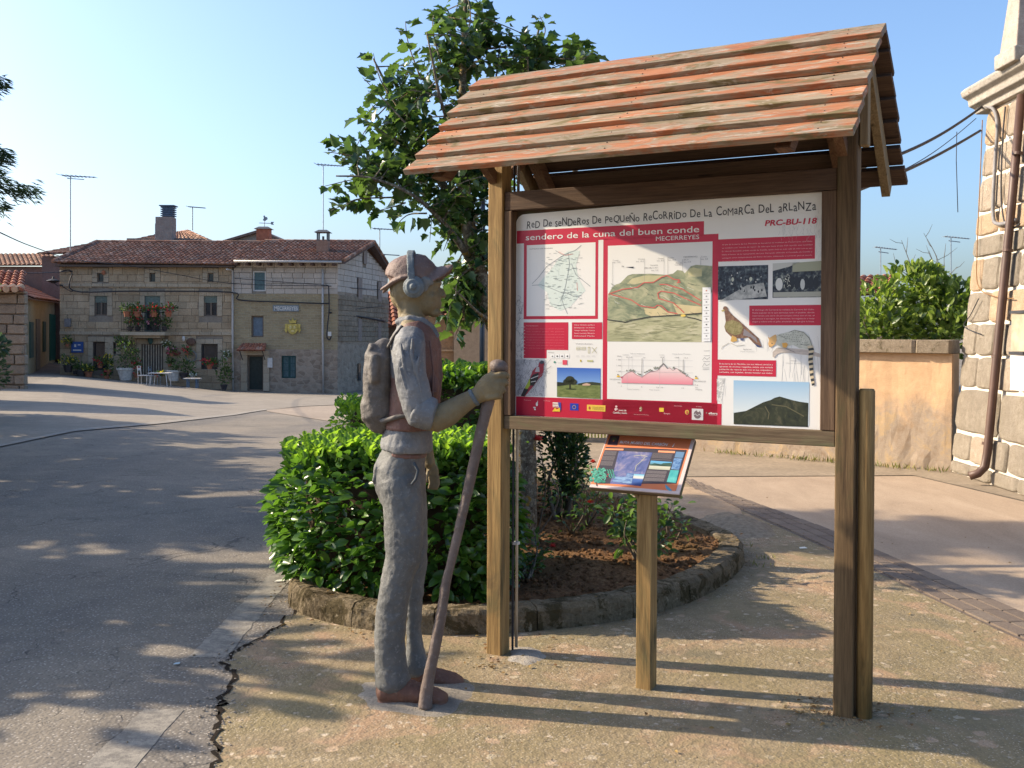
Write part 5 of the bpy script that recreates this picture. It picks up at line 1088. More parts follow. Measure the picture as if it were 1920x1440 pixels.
# roof
sl_len = math.hypot(RA, RHT - RH)
def slope_frame(sgn):
    dv = Vector((0, sgn * RA, RH - RHT)) / sl_len; n = Vector((0, sgn * (RHT - RH), RA)) / sl_len; return dv, n
r = random.Random(17)
for sgn in (-1, 1):
    dv, nn = slope_frame(sgn)
    def SP(u, t_, o): return K(u, VC + dv.y * t_ + nn.y * o, RHT - .035 + dv.z * t_ + nn.z * o)
    nb = 7
    for i in range(nb):
        ex = sl_len / nb; t1 = (i + 1) * ex + .004; t0 = t1 - ex - (.026 if r.random() > .3 else .0) ; j0, j1 = r.uniform(-.008, .008), r.uniform(-.006, .006)
        lift1, lift0, th = .031, .001, .029
        if i == 0: t0 = -.012 if sgn < 0 else .012
        m = MB(); u0, u1 = UL + j0, UR + j1
        nseg = 10; rings = []
        for k in range(nseg + 1):
            u = lerp(u0, u1, k / nseg); w = .0025 * noise.noise(Vector((k * .7, i * 3, sgn * 5)))
            rings.append([SP(u, t0, lift0 + w), SP(u, t1, lift1 + w), SP(u, t1, lift1 + th + w), SP(u, t0, lift0 + th + w)])
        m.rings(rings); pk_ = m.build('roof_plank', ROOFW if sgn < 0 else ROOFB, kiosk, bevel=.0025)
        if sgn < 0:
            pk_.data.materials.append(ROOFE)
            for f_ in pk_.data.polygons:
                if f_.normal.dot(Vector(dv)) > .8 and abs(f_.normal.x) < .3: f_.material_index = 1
        if sgn < 0:
            m = MB()
            for uu in (UL + .12, -.9 + r.uniform(-.02, .02), UR - .13):
                for tt in (.3, .75): m.sphere(SP(uu + r.uniform(-.01, .01), lerp(t0, t1, tt), lerp(lift0, lift1, tt) + th), .0035, nu=8, nv=4)
            m.build('nail_head', plain('rusty_nail', (.09, .05, .035), .7), kiosk, kind='stuff')
    # rafters
    for (ua, ub, mt, te, hh) in ((-1.735, -1.675, RAFT, sl_len - .015, .065), (-.2, -.14, RAFT, sl_len - .015, .065), (UPL - .04, UPL - .002, RAFTL, sl_len - .03 if sgn > 0 else sl_len - .13, .085), (.002, .04, RAFTL, sl_len - .03 if sgn > 0 else sl_len - .13, .085)):
        m = MB(); ts = .0 ; a = [SP(ua, ts, -hh), SP(ub, ts, -hh), SP(ub, ts, -.004), SP(ua, ts, -.004)]
        b = [SP(ua, te - hh * .9, -hh), SP(ub, te - hh * .9, -hh), SP(ub, te, -.004), SP(ua, te, -.004)]
        if sgn > 0: b = [SP(ua, te, -hh), SP(ub, te, -hh), SP(ub, te, -.004), SP(ua, te, -.004)]
        m.hexa([a[0], a[1], b[1], b[0], a[3], a[2], b[2], b[3]]); m.build('rafter', mt, kiosk, bevel=.003)
for ua, ub in ((UPL - .038, UPL - .004), (.004, .038)):
    kbox('king_strut', RAFTL, kiosk, ua, ub, VC - .03, VC + .03, 2.40, 2.80)
for uu in (-1.745, -.06):                                # struts between post and rafters inside
    for sgn in (-1, 1):
        m = MB(); a = K(uu, VC, 2.36); b = K(uu, VC + sgn * .33, 2.565); d = (b - a).normalized(); s = KU * .02; q_ = Vector((0, 0, .03))
        m.hexa([a - s - q_, a + s - q_, b + s - q_, b - s - q_, a - s + q_, a + s + q_, b + s + q_, b - s + q_]); m.build('brace', RAFT, kiosk)
kbox('ridge_beam', RAFT, kiosk, -1.66, -.21, VC - .025, VC + .025, 2.70, 2.78)
# conduit behind the left post
cd = thing('conduit', 'thin pale conduit with clips rising behind the left kiosk post', 'conduit', K(-1.668, .12, 0), 0)
m = MB(); m.tube([K(-1.668, .12, .02), K(-1.668, .12, 2.5)], .0075, 8); m.build('tube', plain('pale_conduit', (.42, .36, .28), .6, bump=0), cd, smooth=True)
m = MB(); m.tube([K(-1.682, .105, .0), K(-1.682, .105, 2.5)], .006, 6); m.build('cable', BLK, cd)
for z in (.55, 1.2, 2.0): m = MB(); m.box(K(-1.67, .115, z), (.03, .03, .014), KR); m.build('clip', plain('clip_grey', (.5, .48, .44), .5), cd)
lp = thing('lamp_post', 'dark slender pole standing behind the left kiosk post among leaves', 'lamp post', at(903, 980, 9.0), 0)
m = MB(); b_ = at(903, 900, 9.0); m.tube([Vector((b_.x, 9, 0)), Vector((b_.x, 9, 2.9))], .024, 12); m.build('pole', plain('dark_blue_pole', (.03, .04, .06), .35, .5, bump=0), lp, smooth=True)
m = MB(); m.lathe((b_.x, 9, 2.9), [(.03, 0), (.08, .03), (.1, .25), (.12, .27), (.02, .36)], 10); m.build('lantern', plain('dark_lantern', (.03, .04, .05), .4), lp)

# ---- printing helper: flat print laid on a plane, measured from the photograph
PM = {}
def ink(c, rough=.38, noise_=None):
    k = (tuple(round(x, 3) for x in c), noise_)
    if k not in PM:
        t = NT('print_ink'); t.fin(tuple(c), rough, .4)
        PM[k] = t.m
    return PM[k]
def ink_noise(name, stops, sc, detail=6, rough=.38, stretch=(1, 1, 1), rot=0, dist=.5):
    t = NT(name); n = t.noise(t.co(stretch, rot=(0, rot, 0)), sc, detail, .65, dist); return t.fin(t.ramp(n, stops), rough, .4)
def ink_grad(name, stops, axis=2):
    t = NT(name); sx = t.n.new('ShaderNodeSeparateXYZ'); t.L(t.tc.outputs['Generated'], sx.inputs[0]); return t.fin(t.ramp(sx.outputs[axis], stops), .38, .4)
class Print:
    def __init__(s, parent, O, ex, ey, n, step=.0004): s.par, s.O, s.ex, s.ey, s.n, s.step = parent, Vector(O), Vector(ex).normalized(), Vector(ey).normalized(), Vector(n).normalized(), step
    def q(s, px, py):
        p = onplane(px, py, s.O, s.n) - s.O; return (p.dot(s.ex), p.dot(s.ey))
    def w(s, a, b, k): return s.O + s.ex * a + s.ey * b + s.n * (s.step * k)
    def poly(s, pts, mat, k=1, name='printed_shape', px=True, label=None):
        P = [s.q(*p) if px else p for p in pts]; vs = [s.w(a, b, k) for a, b in P]
        m = MB(); m.add(vs, [tuple(range(len(vs)))]); o = m.build(name, mat, s.par, label=label)
        if len(vs) > 4:
            bm = bmesh.new(); bm.from_mesh(o.data); bmesh.ops.triangulate(bm, faces=bm.faces); bm.to_mesh(o.data); bm.free()
        return o
    def rect(s, x0, y0, x1, y1, mat, k=1, name='printed_panel', label=None, r=0):
        a, b = s.q(x0, y0), s.q(x1, y1); return s.poly([(a[0], b[1]), (b[0], b[1]), (b[0], a[1]), (a[0], a[1])], mat, k, name, False, label)
    def lines(s, plist, wd, mat, k=2, name='printed_line'):
        m = MB()
        for pts in plist:
            P = [Vector(s.q(*p)) for p in pts]
            for a, b in zip(P, P[1:]):
                d = (b - a); 
                if d.length < 1e-6: continue
                d.normalize(); nn = Vector((-d.y, d.x)) * wd / 2; a2 = a - d * wd * .3; b2 = b + d * wd * .3
                m.add([s.w(*(a2 - nn), k), s.w(*(b2 - nn), k), s.w(*(b2 + nn), k), s.w(*(a2 + nn), k)], [(0, 1, 2, 3)])
        return m.build(name, mat, s.par)
    def dots(s, cs, mat, k=2, name='printed_dots', n=8):
        m = MB()
        for (px, py, rx, ry) in cs:
            a, b = s.q(px, py); m.add([s.w(a + rx * math.cos(2 * math.pi * i / n), b + ry * math.sin(2 * math.pi * i / n), k) for i in range(n)], [tuple(range(n))])
        return m.build(name, mat, s.par)
    def text(s, body, x0, y0, x1, mat, h=None, k=3, shear=0, weight=0, cx=False, name='lettering', rot=0):
        # baseline starts at pixel (x0, y0); width reaches pixel x1; h = cap height in metres
        me = textmesh(body, 1, shear, weight); v, f = tm_np(me)
        if not len(v): return
        a = s.q(x0, y0); b = s.q(x1, y0); w = v[:, 0].max() - v[:, 0].min(); sx = (b[0] - a[0]) / w; sy = h / .73 if h else sx
        v = v.copy(); v[:, 0] -= v[:, 0].min(); m = MB()
        m.add([s.w(a[0] + p[0] * sx, a[1] + p[1] * sy, k) for p in v], f); return m.build(name, mat, s.par)
    def block(s, lines_, x0, y0, x1, y1, mat, h, k=3, shear=0, last=1.):
        m = MB(); a, b = s.q(x0, y0), s.q(x1, y1); n = len(lines_)
        for i, L_ in enumerate(lines_):
            me = textmesh(L_, 1, shear, 0); v, f = tm_np(me); w = v[:, 0].max() - v[:, 0].min(); W_ = (b[0] - a[0]) * (last if i == n - 1 else 1); zb = lerp(a[1], b[1], (i + .8) / n)
            m.add([s.w(a[0] + (p[0] - v[:, 0].min()) * W_ / w, zb + p[1] * h / .73, k) for p in v], f)
        return m.build('lettering', mat, s.par)
WHITE = ink((.74, .73, .70)); RED = ink((.50, .018, .05)); BLACKI = ink((.03, .03, .035)); GREYI = ink((.25, .25, .26)); PINKI = ink((.70, .42, .43)); YELI = ink((.75, .5, .05)); LGREY = ink((.42, .43, .44))
PV = .058
pan = MB(); Pn = Print(kiosk, K(0, PV, 0), KU, UP, -KV)
# panel with a rounded upper left corner, real thickness
pu0, pu1, pz0, pz1 = UPR + .02, -.12, 1.19, 2.235; vu0 = UPR + .047; rc = .05
pts = [(pu0 + .0, pz0), (pu1, pz0), (pu1, pz1)] + [(vu0 - .004 + rc - rc * math.sin(a), 2.205 - rc + rc * math.cos(a)) for a in [i * math.pi / 12 for i in range(7)]] + [(pu0, 2.1)]
panel = solid('information_panel', ink((.74, .73, .70)), kiosk, [K(u, PV, z) for u, z in pts], .012, KV)
bk = kbox('backing_board', FRAMEX, kiosk, UPR + .01, -.1, PV + .014, PV + .026, 1.16, 2.26)
P = Print(panel, K(0, PV, 0), KU, UP, -KV)
# red ground shapes
P.rect(967.5, 433, 1320, 411 + 45, RED, 1) if False else None
def quadpx(tlx, tly, brx, bry, mat, k=1, name='printed_panel'): return P.rect(tlx, tly, brx, bry, mat, k, name)
zt_ = P.q(969, 433)[1]; zb_ = P.q(969, 457)[1]
a0 = P.q(966, 600)[0]; aR = P.q(1320, 425)[0]; aS = P.q(1347, 470)[0]
P.poly([(vu0 + .001, zb_), (aR, zb_), (aR, zt_), (vu0 + .001, zt_)], RED, 1, 'printed_panel', False)
zs1 = P.q(1330, 439)[1]; zbot = P.q(1240, 793)[1]
P.poly([(P.q(1131, 520)[0], 1.204), (aS, 1.204), (aS, zs1), (P.q(1131, 520)[0], zs1)], RED, 1, 'printed_panel', False)
P.poly([(vu0 + .001, 1.204), (P.q(1353, 775)[0], 1.204), (P.q(1353, 775)[0], P.q(1345, 757)[1]), (vu0 + .001, P.q(967, 743)[1])], RED, 1, 'printed_panel', False)
quadpx(982.5, 456, 1121, 598, RED, 1); quadpx(988, 460, 1116, 592, WHITE, 2)
quadpx(1123, 453, 1130.5, 604, WHITE, 2)
quadpx(982, 604.5, 1065.5, 656.5, RED, 1); quadpx(982, 655, 1025, 672, RED, 1); quadpx(1072.5, 604.5, 1129, 636, RED, 2)
quadpx(1140, 461, 1334, 755, WHITE, 2)
quadpx(1346.5, 449, 1528, 485, RED, 1); quadpx(1405, 573, 1541, 610, RED, 2); quadpx(1342, 674, 1455, 706.5, RED, 2)
# titles
title = [('R', 1.15), ('e', .95), ('D', 1.1), (' ', 0), ('D', 1.15), ('e', .9), (' ', 0), ('s', 1.1), ('e', .95), ('N', 1.2), ('D', 1.15), ('e', .9), ('R', 1.15), ('o', .8), ('s', 1.0), (' ', 0), ('D', 1.2), ('e', .9), (' ', 0), ('P', 1.1), ('e', .9), ('Q', 1.05), ('U', 1.0), ('e', .9), ('Ñ', 1.1), ('o', .85), (' ', 0), ('R', 1.15), ('e', .9), ('C', 1.3), ('o', .85), ('R', 1.1), ('R', 1.05), ('i', 1.0), ('D', 1.05), ('o', .85), (' ', 0), ('D', 1.15), ('e', .95), (' ', 0), ('L', 1.1), ('a', .95), (' ', 0), ('C', 1.3), ('o', .9), ('M', 1.1), ('a', .95), ('R', 1.1), ('C', 1.3), ('a', .9), (' ', 0), ('D', 1.15), ('e', .95), ('L', 1.2), (' ', 0), ('a', 1.05), ('R', 1.1), ('L', 1.1), ('a', 1.0), ('N', 1.15), ('Z', 1.1), ('a', 1.0)]
r = random.Random(31); glyph = {}; adv = []; 
for c, s_ in title:
    if c == ' ': adv.append((c, .34, 0)); continue
    if c not in glyph: glyph[c] = tm_np(textmesh(c, 1, 0, -.006 if c == 'M' else .004))
    v, f = glyph[c]; w = (v[:, 0].max() - v[:, 0].min()); adv.append((c, w * .9 + .09, s_))
tot = sum(a[1] for a in adv); A_, B_ = P.q(988, 428), P.q(1532, 393); m = MB(); x = 0
for c, w, s_ in adv:
    if c != ' ':
        v, f = glyph[c]; an = r.uniform(-.09, .09); sc = (B_[0] - A_[0]) / tot; hs = .0385 * s_ / (.73 if c.isupper() else .56) * (.8 if not c.isupper() else .86); yo = r.uniform(-.003, .004)
        m.add([P.w(A_[0] + (x + (p[0] - v[:, 0].min()) * .9 - p[1] * an) * sc, lerp(A_[1], B_[1], x / tot) + yo + p[1] * hs, 3) for p in v], f)
    x += w
m.build('lettering', BLACKI, panel)
P.text('sendero de la cuna del buen conde', 986, 450.5, 1311, WHITE, .030, weight=.006)
P.text('MECERREYES', 1230, 451.5, 1311, WHITE, .0205, weight=.0)
P.text('PRC-BU-118', 1434, 423.5, 1532, RED, .025, weight=.03, shear=.15)
P.text('COMARCA DE ARLANZA', 993, 468, 1037, BLACKI, .0052)
# district map (left)
GRN = ink((.60, .68, .64)); P.poly([(1008, 535), (1020, 520), (1034, 505), (1050, 482), (1066, 470), (1088, 470), (1080, 498), (1084, 520), (1098, 545), (1086, 556), (1070, 575), (1050, 583), (1032, 572), (1026, 548)], GRN, 3)
P.lines([[(998, 532), (1010, 520), (1025, 500), (1048, 484), (1066, 474), (1078, 470), (1090, 460)], [(998, 535), (1015, 534), (1032, 540), (1056, 550), (1078, 548)], [(1066, 474), (1068, 495), (1064, 520), (1058, 547), (1053, 560), (1058, 575), (1064, 588)], [(1072, 495), (1080, 515), (1096, 528), (1107, 537)], [(1042, 470), (1055, 478), (1066, 476)], [(1034, 570), (1050, 573), (1060, 571)], [(1058, 547), (1076, 556), (1090, 554)]], .0022, ink((.22, .25, .27)), 4)
P.lines([[(1048, 472), (1060, 479), (1075, 476)], [(1082, 530), (1083, 545)]], .002, ink((.7, .25, .2)), 5)
r = random.Random(6); P.lines([[(x := 1020 + 70 * r.random(), y := 475 + 105 * r.random()), (x + r.uniform(3, 7), y - .4)] for _ in range(110) if True], .0016, ink((.2, .24, .24)), 5)
P.lines([[(x := 1020 + 60 * r.random(), y := 490 + 80 * r.random()), (x + r.uniform(-6, 8), y + r.uniform(-6, 6)), (x + r.uniform(-10, 12), y + r.uniform(-4, 10))] for _ in range(30)], .0009, ink((.4, .48, .47)), 4)
# trail relief map (centre)
def m2(X_, Y_): return (1130 + X_ / 7.2, 450 + Y_ / 7.2)
REL = ink_noise('printed_relief', [(.28, (.10, .13, .09)), (.42, (.20, .235, .15)), (.52, (.30, .32, .20)), (.62, (.42, .41, .26)), (.75, (.55, .50, .33))], 9, 8, stretch=(1, 1, 1.8), rot=.5, dist=1.2)
REL2 = ink_noise('printed_plain', [(.3, (.26, .27, .15)), (.5, (.42, .41, .25)), (.7, (.55, .52, .36))], 11, 8, stretch=(.6, 1, 2.4), dist=1.0)
P.poly([m2(*p) for p in ((75, 735), (130, 640), (180, 600), (230, 590), (340, 480), (400, 460), (650, 455), (770, 465), (860, 470), (950, 455), (1010, 405), (1080, 415), (1110, 450), (1190, 355), (1260, 335), (1480, 350), (1475, 700), (1350, 1000), (1140, 1010), (660, 1035), (310, 1110), (66, 1075))], REL, 3, 'relief_picture')
P.poly([m2(*p) for p in ((66, 1075), (310, 1110), (660, 1035), (1140, 1010), (1345, 990), (1335, 1380), (60, 1370))], REL2, 3, 'relief_picture')
P.poly([m2(*p) for p in ((560, 920), (720, 930), (760, 890), (880, 980), (1010, 1005), (950, 860), (1340, 900), (1340, 985), (1140, 1005), (660, 1030), (580, 1000))], ink_noise('printed_fields', [(.35, (.52, .45, .25)), (.65, (.62, .52, .30))], 14), 4, 'relief_picture')
P.poly([m2(*p) for p in ((400, 520), (560, 480), (760, 480), (860, 480), (700, 560), (570, 570), (430, 600), (330, 590))], ink_noise('printed_fields2', [(.35, (.44, .42, .24)), (.65, (.55, .50, .30))], 14), 4, 'relief_picture')
P.poly([m2(*p) for p in ((1170, 390), (1230, 370), (1340, 400), (1340, 490), (1240, 500), (1150, 460))], ink_noise('printed_fields3', [(.35, (.47, .44, .22)), (.65, (.60, .55, .32))], 14), 4, 'relief_picture')
REDL = ink((.62, .12, .10)); BL = ink((.04, .04, .04))
P.lines([[m2(*p) for p in L_] for L_ in (((80, 730), (270, 665), (470, 640), (560, 575), (680, 575), (800, 500), (870, 478), (960, 530), (1040, 540), (1010, 580)), ((1010, 575), (1050, 570)), ((120, 735), (220, 760), (390, 810), (510, 890), (700, 915), (740, 880), (800, 890), (880, 970), (1010, 995)), ((1100, 980), (960, 850), (760, 790), (745, 720), (790, 690), (960, 715), (1140, 800), (1330, 880)), ((770, 600), (860, 600), (1070, 660), (1200, 740), (1330, 820)))], .0042, REDL, 6)
P.lines([[m2(*p) for p in ((66, 1075), (310, 1110), (400, 1080), (660, 1035), (1040, 1010), (1340, 988))], [m2(*p) for p in ((1140, 1040), (1250, 1060), (1335, 1090))]], .0042, BL, 7)
P.dots([(*m2(1090, 1020), .013, .006)], ink((.75, .55, .12)), 8)
r = random.Random(9); P.lines([[m2(x := r.uniform(100, 1300), y := r.uniform(560, 1000)), m2(x + r.uniform(30, 120), y + r.uniform(10, 50))] for _ in range(70)], .0013, ink((.13, .16, .11)), 5)
P.lines([[m2(x := r.uniform(80, 1250), y := r.uniform(1080, 1360)), m2(x + r.uniform(40, 160), y + r.uniform(-30, 10))] for _ in range(90)], .0013, ink((.25, .25, .13)), 5)
P.lines([[m2(x := r.uniform(100, 1250), y := r.uniform(600, 900)), m2(x + r.uniform(40, 110), y + r.uniform(10, 50))] for _ in range(14)], .0018, ink((.6, .62, .52)), 6)
P.lines([[m2(135, 300), m2(135, 640)], [m2(565, 250), m2(565, 560)], [m2(830, 230), m2(830, 460)], [m2(880, 230), m2(880, 460)], [m2(1080, 260), m2(1080, 420)], [m2(1325, 230), m2(1325, 340)]], .0011, GREYI, 5)
for tx, x_, y_, w_ in (('Cruce', 138, 285, 75), ('km. 12,0', 138, 312, 100), ('Cruce', 480, 268, 75), ('km. 10,2', 455, 300, 100), ('Cruce', 748, 260, 75), ('km. 8,5', 735, 290, 90), ('Cruce', 888, 250, 75), ('km. 10,4', 888, 280, 100), ('Variante', 645, 350, 100), ('PRC-BU 118.1', 570, 388, 175), ('km. 2,0', 660, 420, 90), ('Alto del', 985, 320, 85), ('Castillo', 975, 345, 90), ('MECERREYES', 1092, 240, 190), ('km. 0', 1098, 275, 60), ('km. 17,4', 1098, 308, 95), ('Cruce', 1330, 235, 75), ('km. 2,0', 1330, 268, 90)):
    P.text(tx, *m2(x_, y_), m2(x_ + w_, 0)[0], GREYI, .0068, 5)
P.text('N', *m2(262, 368), m2(285, 0)[0], BLACKI, .008, 5); P.poly([m2(310, 368), m2(420, 360), m2(418, 382)], BLACKI, 5)
# legend strip of small symbols
quadpx(1317.5, 539, 1332.5, 640, ink((.78, .79, .80)), 8); r = random.Random(2)
for i in range(9):
    y_ = 545 + i * 10.6; P.dots([(1325, y_, .004, .0035)], [ink((.5, .2, .15)), GREYI, GREYI, BLACKI, GREYI, ink((.12, .15, .12)), BLACKI, GREYI, GREYI][i], 9); P.lines([[(1320, y_ + 6), (1330, y_ + 5.4)]], .0018, GREYI, 9)
P.lines([[(1320, 658), (1331, 657.5)], [(1320, 667), (1331, 666.6)], [(1317, 675), (1321, 670), (1325, 674), (1331, 670)], [(1319, 678), (1331, 677.6)], [(1317, 688), (1321, 681), (1325, 686), (1331, 682)], [(1318, 690), (1330, 689.7)], [(1318, 693), (1330, 692.7)]], .0015, GREYI, 5)
# elevation profile
def m3(X_, Y_): return (1130 + X_ / 8.727, 640 + Y_ / 8.727)
prof_ = [(310, 590), (400, 520), (480, 490), (560, 550), (640, 585), (780, 500), (900, 480), (1000, 370), (1060, 445), (1100, 430), (1150, 475), (1210, 440), (1340, 540), (1480, 622)]
PG = ink_grad('printed_pink_gradient', [(0, (.72, .22, .28)), (.75, (.74, .62, .60)), (1, (.74, .66, .64))])
P.poly([m3(*p) for p in prof_] + [m3(1475, 712), m3(310, 682)], PG, 4, 'profile_chart')
P.lines([[m3(*p) for p in prof_]], .0016, ink((.3, .1, .1)), 5)
P.lines([[m3(310, 300), m3(1480, 318)], [m3(310, 398), m3(1480, 416)], [m3(310, 492), m3(1480, 515)], [m3(310, 240), m3(310, 600)], [m3(425, 270), m3(425, 520)], [m3(485, 240), m3(485, 500)], [m3(1005, 240), m3(1005, 370)], [m3(1245, 250), m3(1245, 450)], [m3(405, 540), m3(405, 770)], [m3(935, 450), m3(930, 750)], [m3(485, 238), m3(645, 240)]], .0008, LGREY, 5)
P.lines([[m3(648, 280), m3(640, 585)], [m3(980, 280), m3(980, 380)], [m3(1322, 300), m3(1320, 530)]], .0025, GREYI, 6)
P.lines([[m3(310, 682), m3(1475, 712)]], .0014, GREYI, 6)
P.lines([[m3(940, 415), m3(1000, 365), m3(1060, 440)]], .005, ink((.22, .22, .2)), 6)
r = random.Random(4); P.dots([(*m3(x + r.uniform(-14, 14), y + r.uniform(-14, 10)), .0028, .0026) for x, y in ((405, 485), (440, 480), (470, 470), (500, 475), (515, 495), (580, 535), (600, 540), (615, 550), (700, 510), (720, 500), (740, 490), (770, 480), (790, 465), (800, 470), (850, 440), (870, 435), (890, 450), (910, 440), (930, 435), (1165, 440), (1175, 430), (1260, 475), (1280, 485), (1300, 505), (1320, 510), (1345, 525), (1380, 560)) for _ in range(3)], ink((.24, .26, .22)), 6)
for tx, x_, y_, w_ in (('Altitud', 235, 250, 65), ('1.300', 230, 310, 70), ('1.200', 230, 405, 70), ('1.100', 230, 500, 70), ('MECERREYES', 120, 630, 175), ('900', 245, 685, 45), ('0', 300, 742, 16), ('5', 632, 755, 16), ('9,4', 880, 765, 45), ('10', 955, 765, 35), ('15', 1295, 775, 35), ('17,4', 1492, 725, 68), ('km', 1520, 765, 35), ('Distancia', 1520, 798, 110), ('MECERREYES', 1500, 662, 190), ('2,8', 383, 270, 40), ('3,5', 438, 270, 45), ('5,6', 660, 275, 40), ('10,4', 945, 270, 58), ('13,8', 1185, 275, 58), ('15,4', 1335, 280, 58)):
    P.text(tx, *m3(x_, y_), m3(x_ + w_, 0)[0], GREYI, .006, 5)
for tx, x_, y_, w_ in (('Collado', 330, 228, 100), ('Valle de Valdehoyas', 450, 208, 240), ('Cruces', 930, 230, 75), ('Hoyas de los Mesones', 1140, 215, 300), ('Ermita y Yacimiento', 400, 790, 200), ('Majal Grande', 765, 800, 165)):
    P.text(tx, *m3(x_, y_), m3(x_ + w_, 0)[0], LGREY, .006, 5)
for x_, y_ in ((255, 570), (1530, 600)): P.poly([m3(x_ - 30, y_ + 15), m3(x_ + 35, y_ + 15), m3(x_ + 20, y_ - 12), m3(x_ - 15, y_ - 12)], YELI, 5); P.dots([(*m3(x_ - 2, y_ - 25), .0035, .003)], BLACKI, 6)
P.dots([(*m3(310, 588), .0035, .0035), (*m3(1480, 622), .0035, .0035)], RED, 7)
# body text blocks
P.block(['Al pie de la sierra de Las Mamblas se encuentra la localidad de Mecerreyes, que debe', 'su nombre a un "mesón de reyes". Se sabe que hacia el año 929 repobló esta localidad', 'D. Hernán González, primer conde de Castilla, quien vivió en este valle de niño con su ayo', 'hasta el honor de la restauración de Lara. Fernando defendió el Condado de Castilla y', 'consiguió como independencia del Reino de León, adelantado a convertir para el mundo', 'un tercio de Castilla.'], 1354, 455, 1523, 487, PINKI, .0055, last=.23)
P.block(['El domingo de Carnaval se celebra la Carrera del Gallo,', 'fiesta popular en la que participa todo el pueblo, donde', 'intervienen una serie de personajes como son el rey, el', 'zarramaco o zarragón, los danzantes, los segadores y moza', 'alegre y sobre todo el gallo, alrededor del que gira la fiesta.'], 1411, 578, 1527, 605, PINKI, .0062)
P.block(['En la sierra de las Mamblas, con sus relieves cárstico y', 'agrestes de encinas rasgados, existe una variada', 'población de rapaces que vive en los roquedos y', 'cortados, con tejados, donde instalan sus nidos.'], 1349, 679, 1449, 702, WHITE, .0068)
P.block(['Recorrido alternativo'], 987, 606, 1009, 613, PINKI, .0045)
P.block(['Ruta circular. Inicio y fin en el pueblo', 'Se sube por la pista', 'hasta el alto del castillo y se baja por el valle', 'Siga siempre las marcas blancas y amarillas del sendero', 'No salga del camino, respete los cultivos y los vallados', 'Evite ruidos y no deje basuras en el campo', 'Cierre los pasos del ganado', 'En caso de niebla vuelva por el mismo camino'], 987, 613, 1058, 655, ink((.62, .16, .2)), .0038)
for i in range(9): P.lines([[(982.5, 613 + i * 6.4), (984.5, 613 + i * 6.4)]], .0018, WHITE, 3)
P.block(['Datos técnicos sendero', 'Distancia: 17,4 km', 'Tiempo estimado: 5 horas', 'Desnivel acumulado: 320 metros', 'Dificultad: Media'], 1077, 606, 1115, 632, WHITE, .005)
P.block(['Señalización del sendero'], 1080, 640, 1111, 647, BLACKI, .0048); P.block(['Servicios'], 1028, 657, 1039, 663, BLACKI, .0045)
YG = ink((.45, .42, .2))
for x_ in (1081, 1091): P.lines([[(x_, 651), (x_ + 7, 650.6), (x_ + 7, 656), (x_, 656.3), (x_, 651)]], .0015, YG, 3); P.lines([[(x_, 653.8), (x_ + 7, 653.5)]], .002, YG, 3)
P.lines([[(1103, 651), (1106, 651), (1106, 662), (1103, 662), (1103, 651)], [(1110, 651), (1119, 662)], [(1119, 651), (1110, 662)]], .002, YG, 3); P.lines([[(1080 + i * 10, 667), (1086 + i * 10, 667)] for i in range(4)] + [[(1080 + i * 10, 669), (1087 + i * 10, 669)] for i in range(4)], .0008, LGREY, 3)
P.dots([(1089, 676.5, .005, .006)], ink((.55, .45, .05)), 3); quadpx(1101, 675, 1112, 678.5, ink((.5, .5, .25)), 3)
for x_ in (1036, 1045, 1054, 1064): quadpx(x_ - 3.6, 664, x_ + 3.6, 671.5, ink((.8, .8, .78)), 2); P.dots([(x_, 668, .0048, .0028 if x_ == 1036 else .0045)], BLACKI, 3, n=5)
P.dots([(1040, 679, .0065, .0065)], ink((.08, .3, .22)), 3, n=4); quadpx(1055, 675, 1063.5, 684, ink((.65, .08, .12)), 3); P.text('112', 1047, 681, 1053, LGREY, .005, 3)
# grey twig drawings
r = random.Random(13); tw_ = []
for i in range(60):
    x_, y_ = r.uniform(967, 982), r.uniform(545, 745); L_ = [(x_, y_)]
    for _ in range(4): L_.append((min(981 if L_[-1][1] < 672 else 1040, max(966.5, L_[-1][0] + r.uniform(-4, 5))), min(742, L_[-1][1] + r.uniform(-7, 7))))
    tw_.append(L_)
for i in range(110):
    x_, y_ = r.uniform(967, 1024), r.uniform(676, 740); L_ = [(x_, y_)]
    for _ in range(4): L_.append((min(1042, max(967, L_[-1][0] + r.uniform(-5, 6))), min(742, max(674, L_[-1][1] + r.uniform(-7, 7)))))
    tw_.append(L_)
P.lines(tw_, .0011, ink((.22, .23, .26)), 2)
quadpx(967, 674, 1024, 743, ink((.52, .53, .55)), 1)
tw_ = []
for i in range(60):
    x_ = r.uniform(1345, 1538); y_ = r.uniform(620, 700) if x_ > 1400 else r.uniform(712, 745); tw_.append([(x_, y_), (x_ + r.uniform(-8, 8), y_ + r.uniform(30, 75) if x_ > 1460 else y_ + r.uniform(8, 28))])
tw_ = [[(a, min(b, 796)) for a, b in L_] for L_ in tw_ if not (L_[0][0] < 1456 and 640 < L_[0][1] < 708)]
P.lines(tw_, .0009, LGREY, 1); tw_ = []
for i in range(90):
    x_, y_ = r.uniform(1460, 1538), r.uniform(425, 447); tw_.append([(x_, y_), (x_ + r.uniform(-4, 4), y_ - r.uniform(-8, 12))])
for i in range(40):
    x_, y_ = r.uniform(1530, 1541), r.uniform(400, 490); tw_.append([(x_, y_), (x_ + r.uniform(-3, 2), y_ + r.uniform(-12, 12))])
P.lines(tw_, .0008, ink((.5, .5, .5)), 1)
P.poly([(1344, 710), (1360, 709), (1356, 740), (1352, 755), (1344, 752)], ink_noise('printed_grey_tree', [(.45, (.74, .73, .7)), (.55, (.45, .45, .44))], 60), 1)
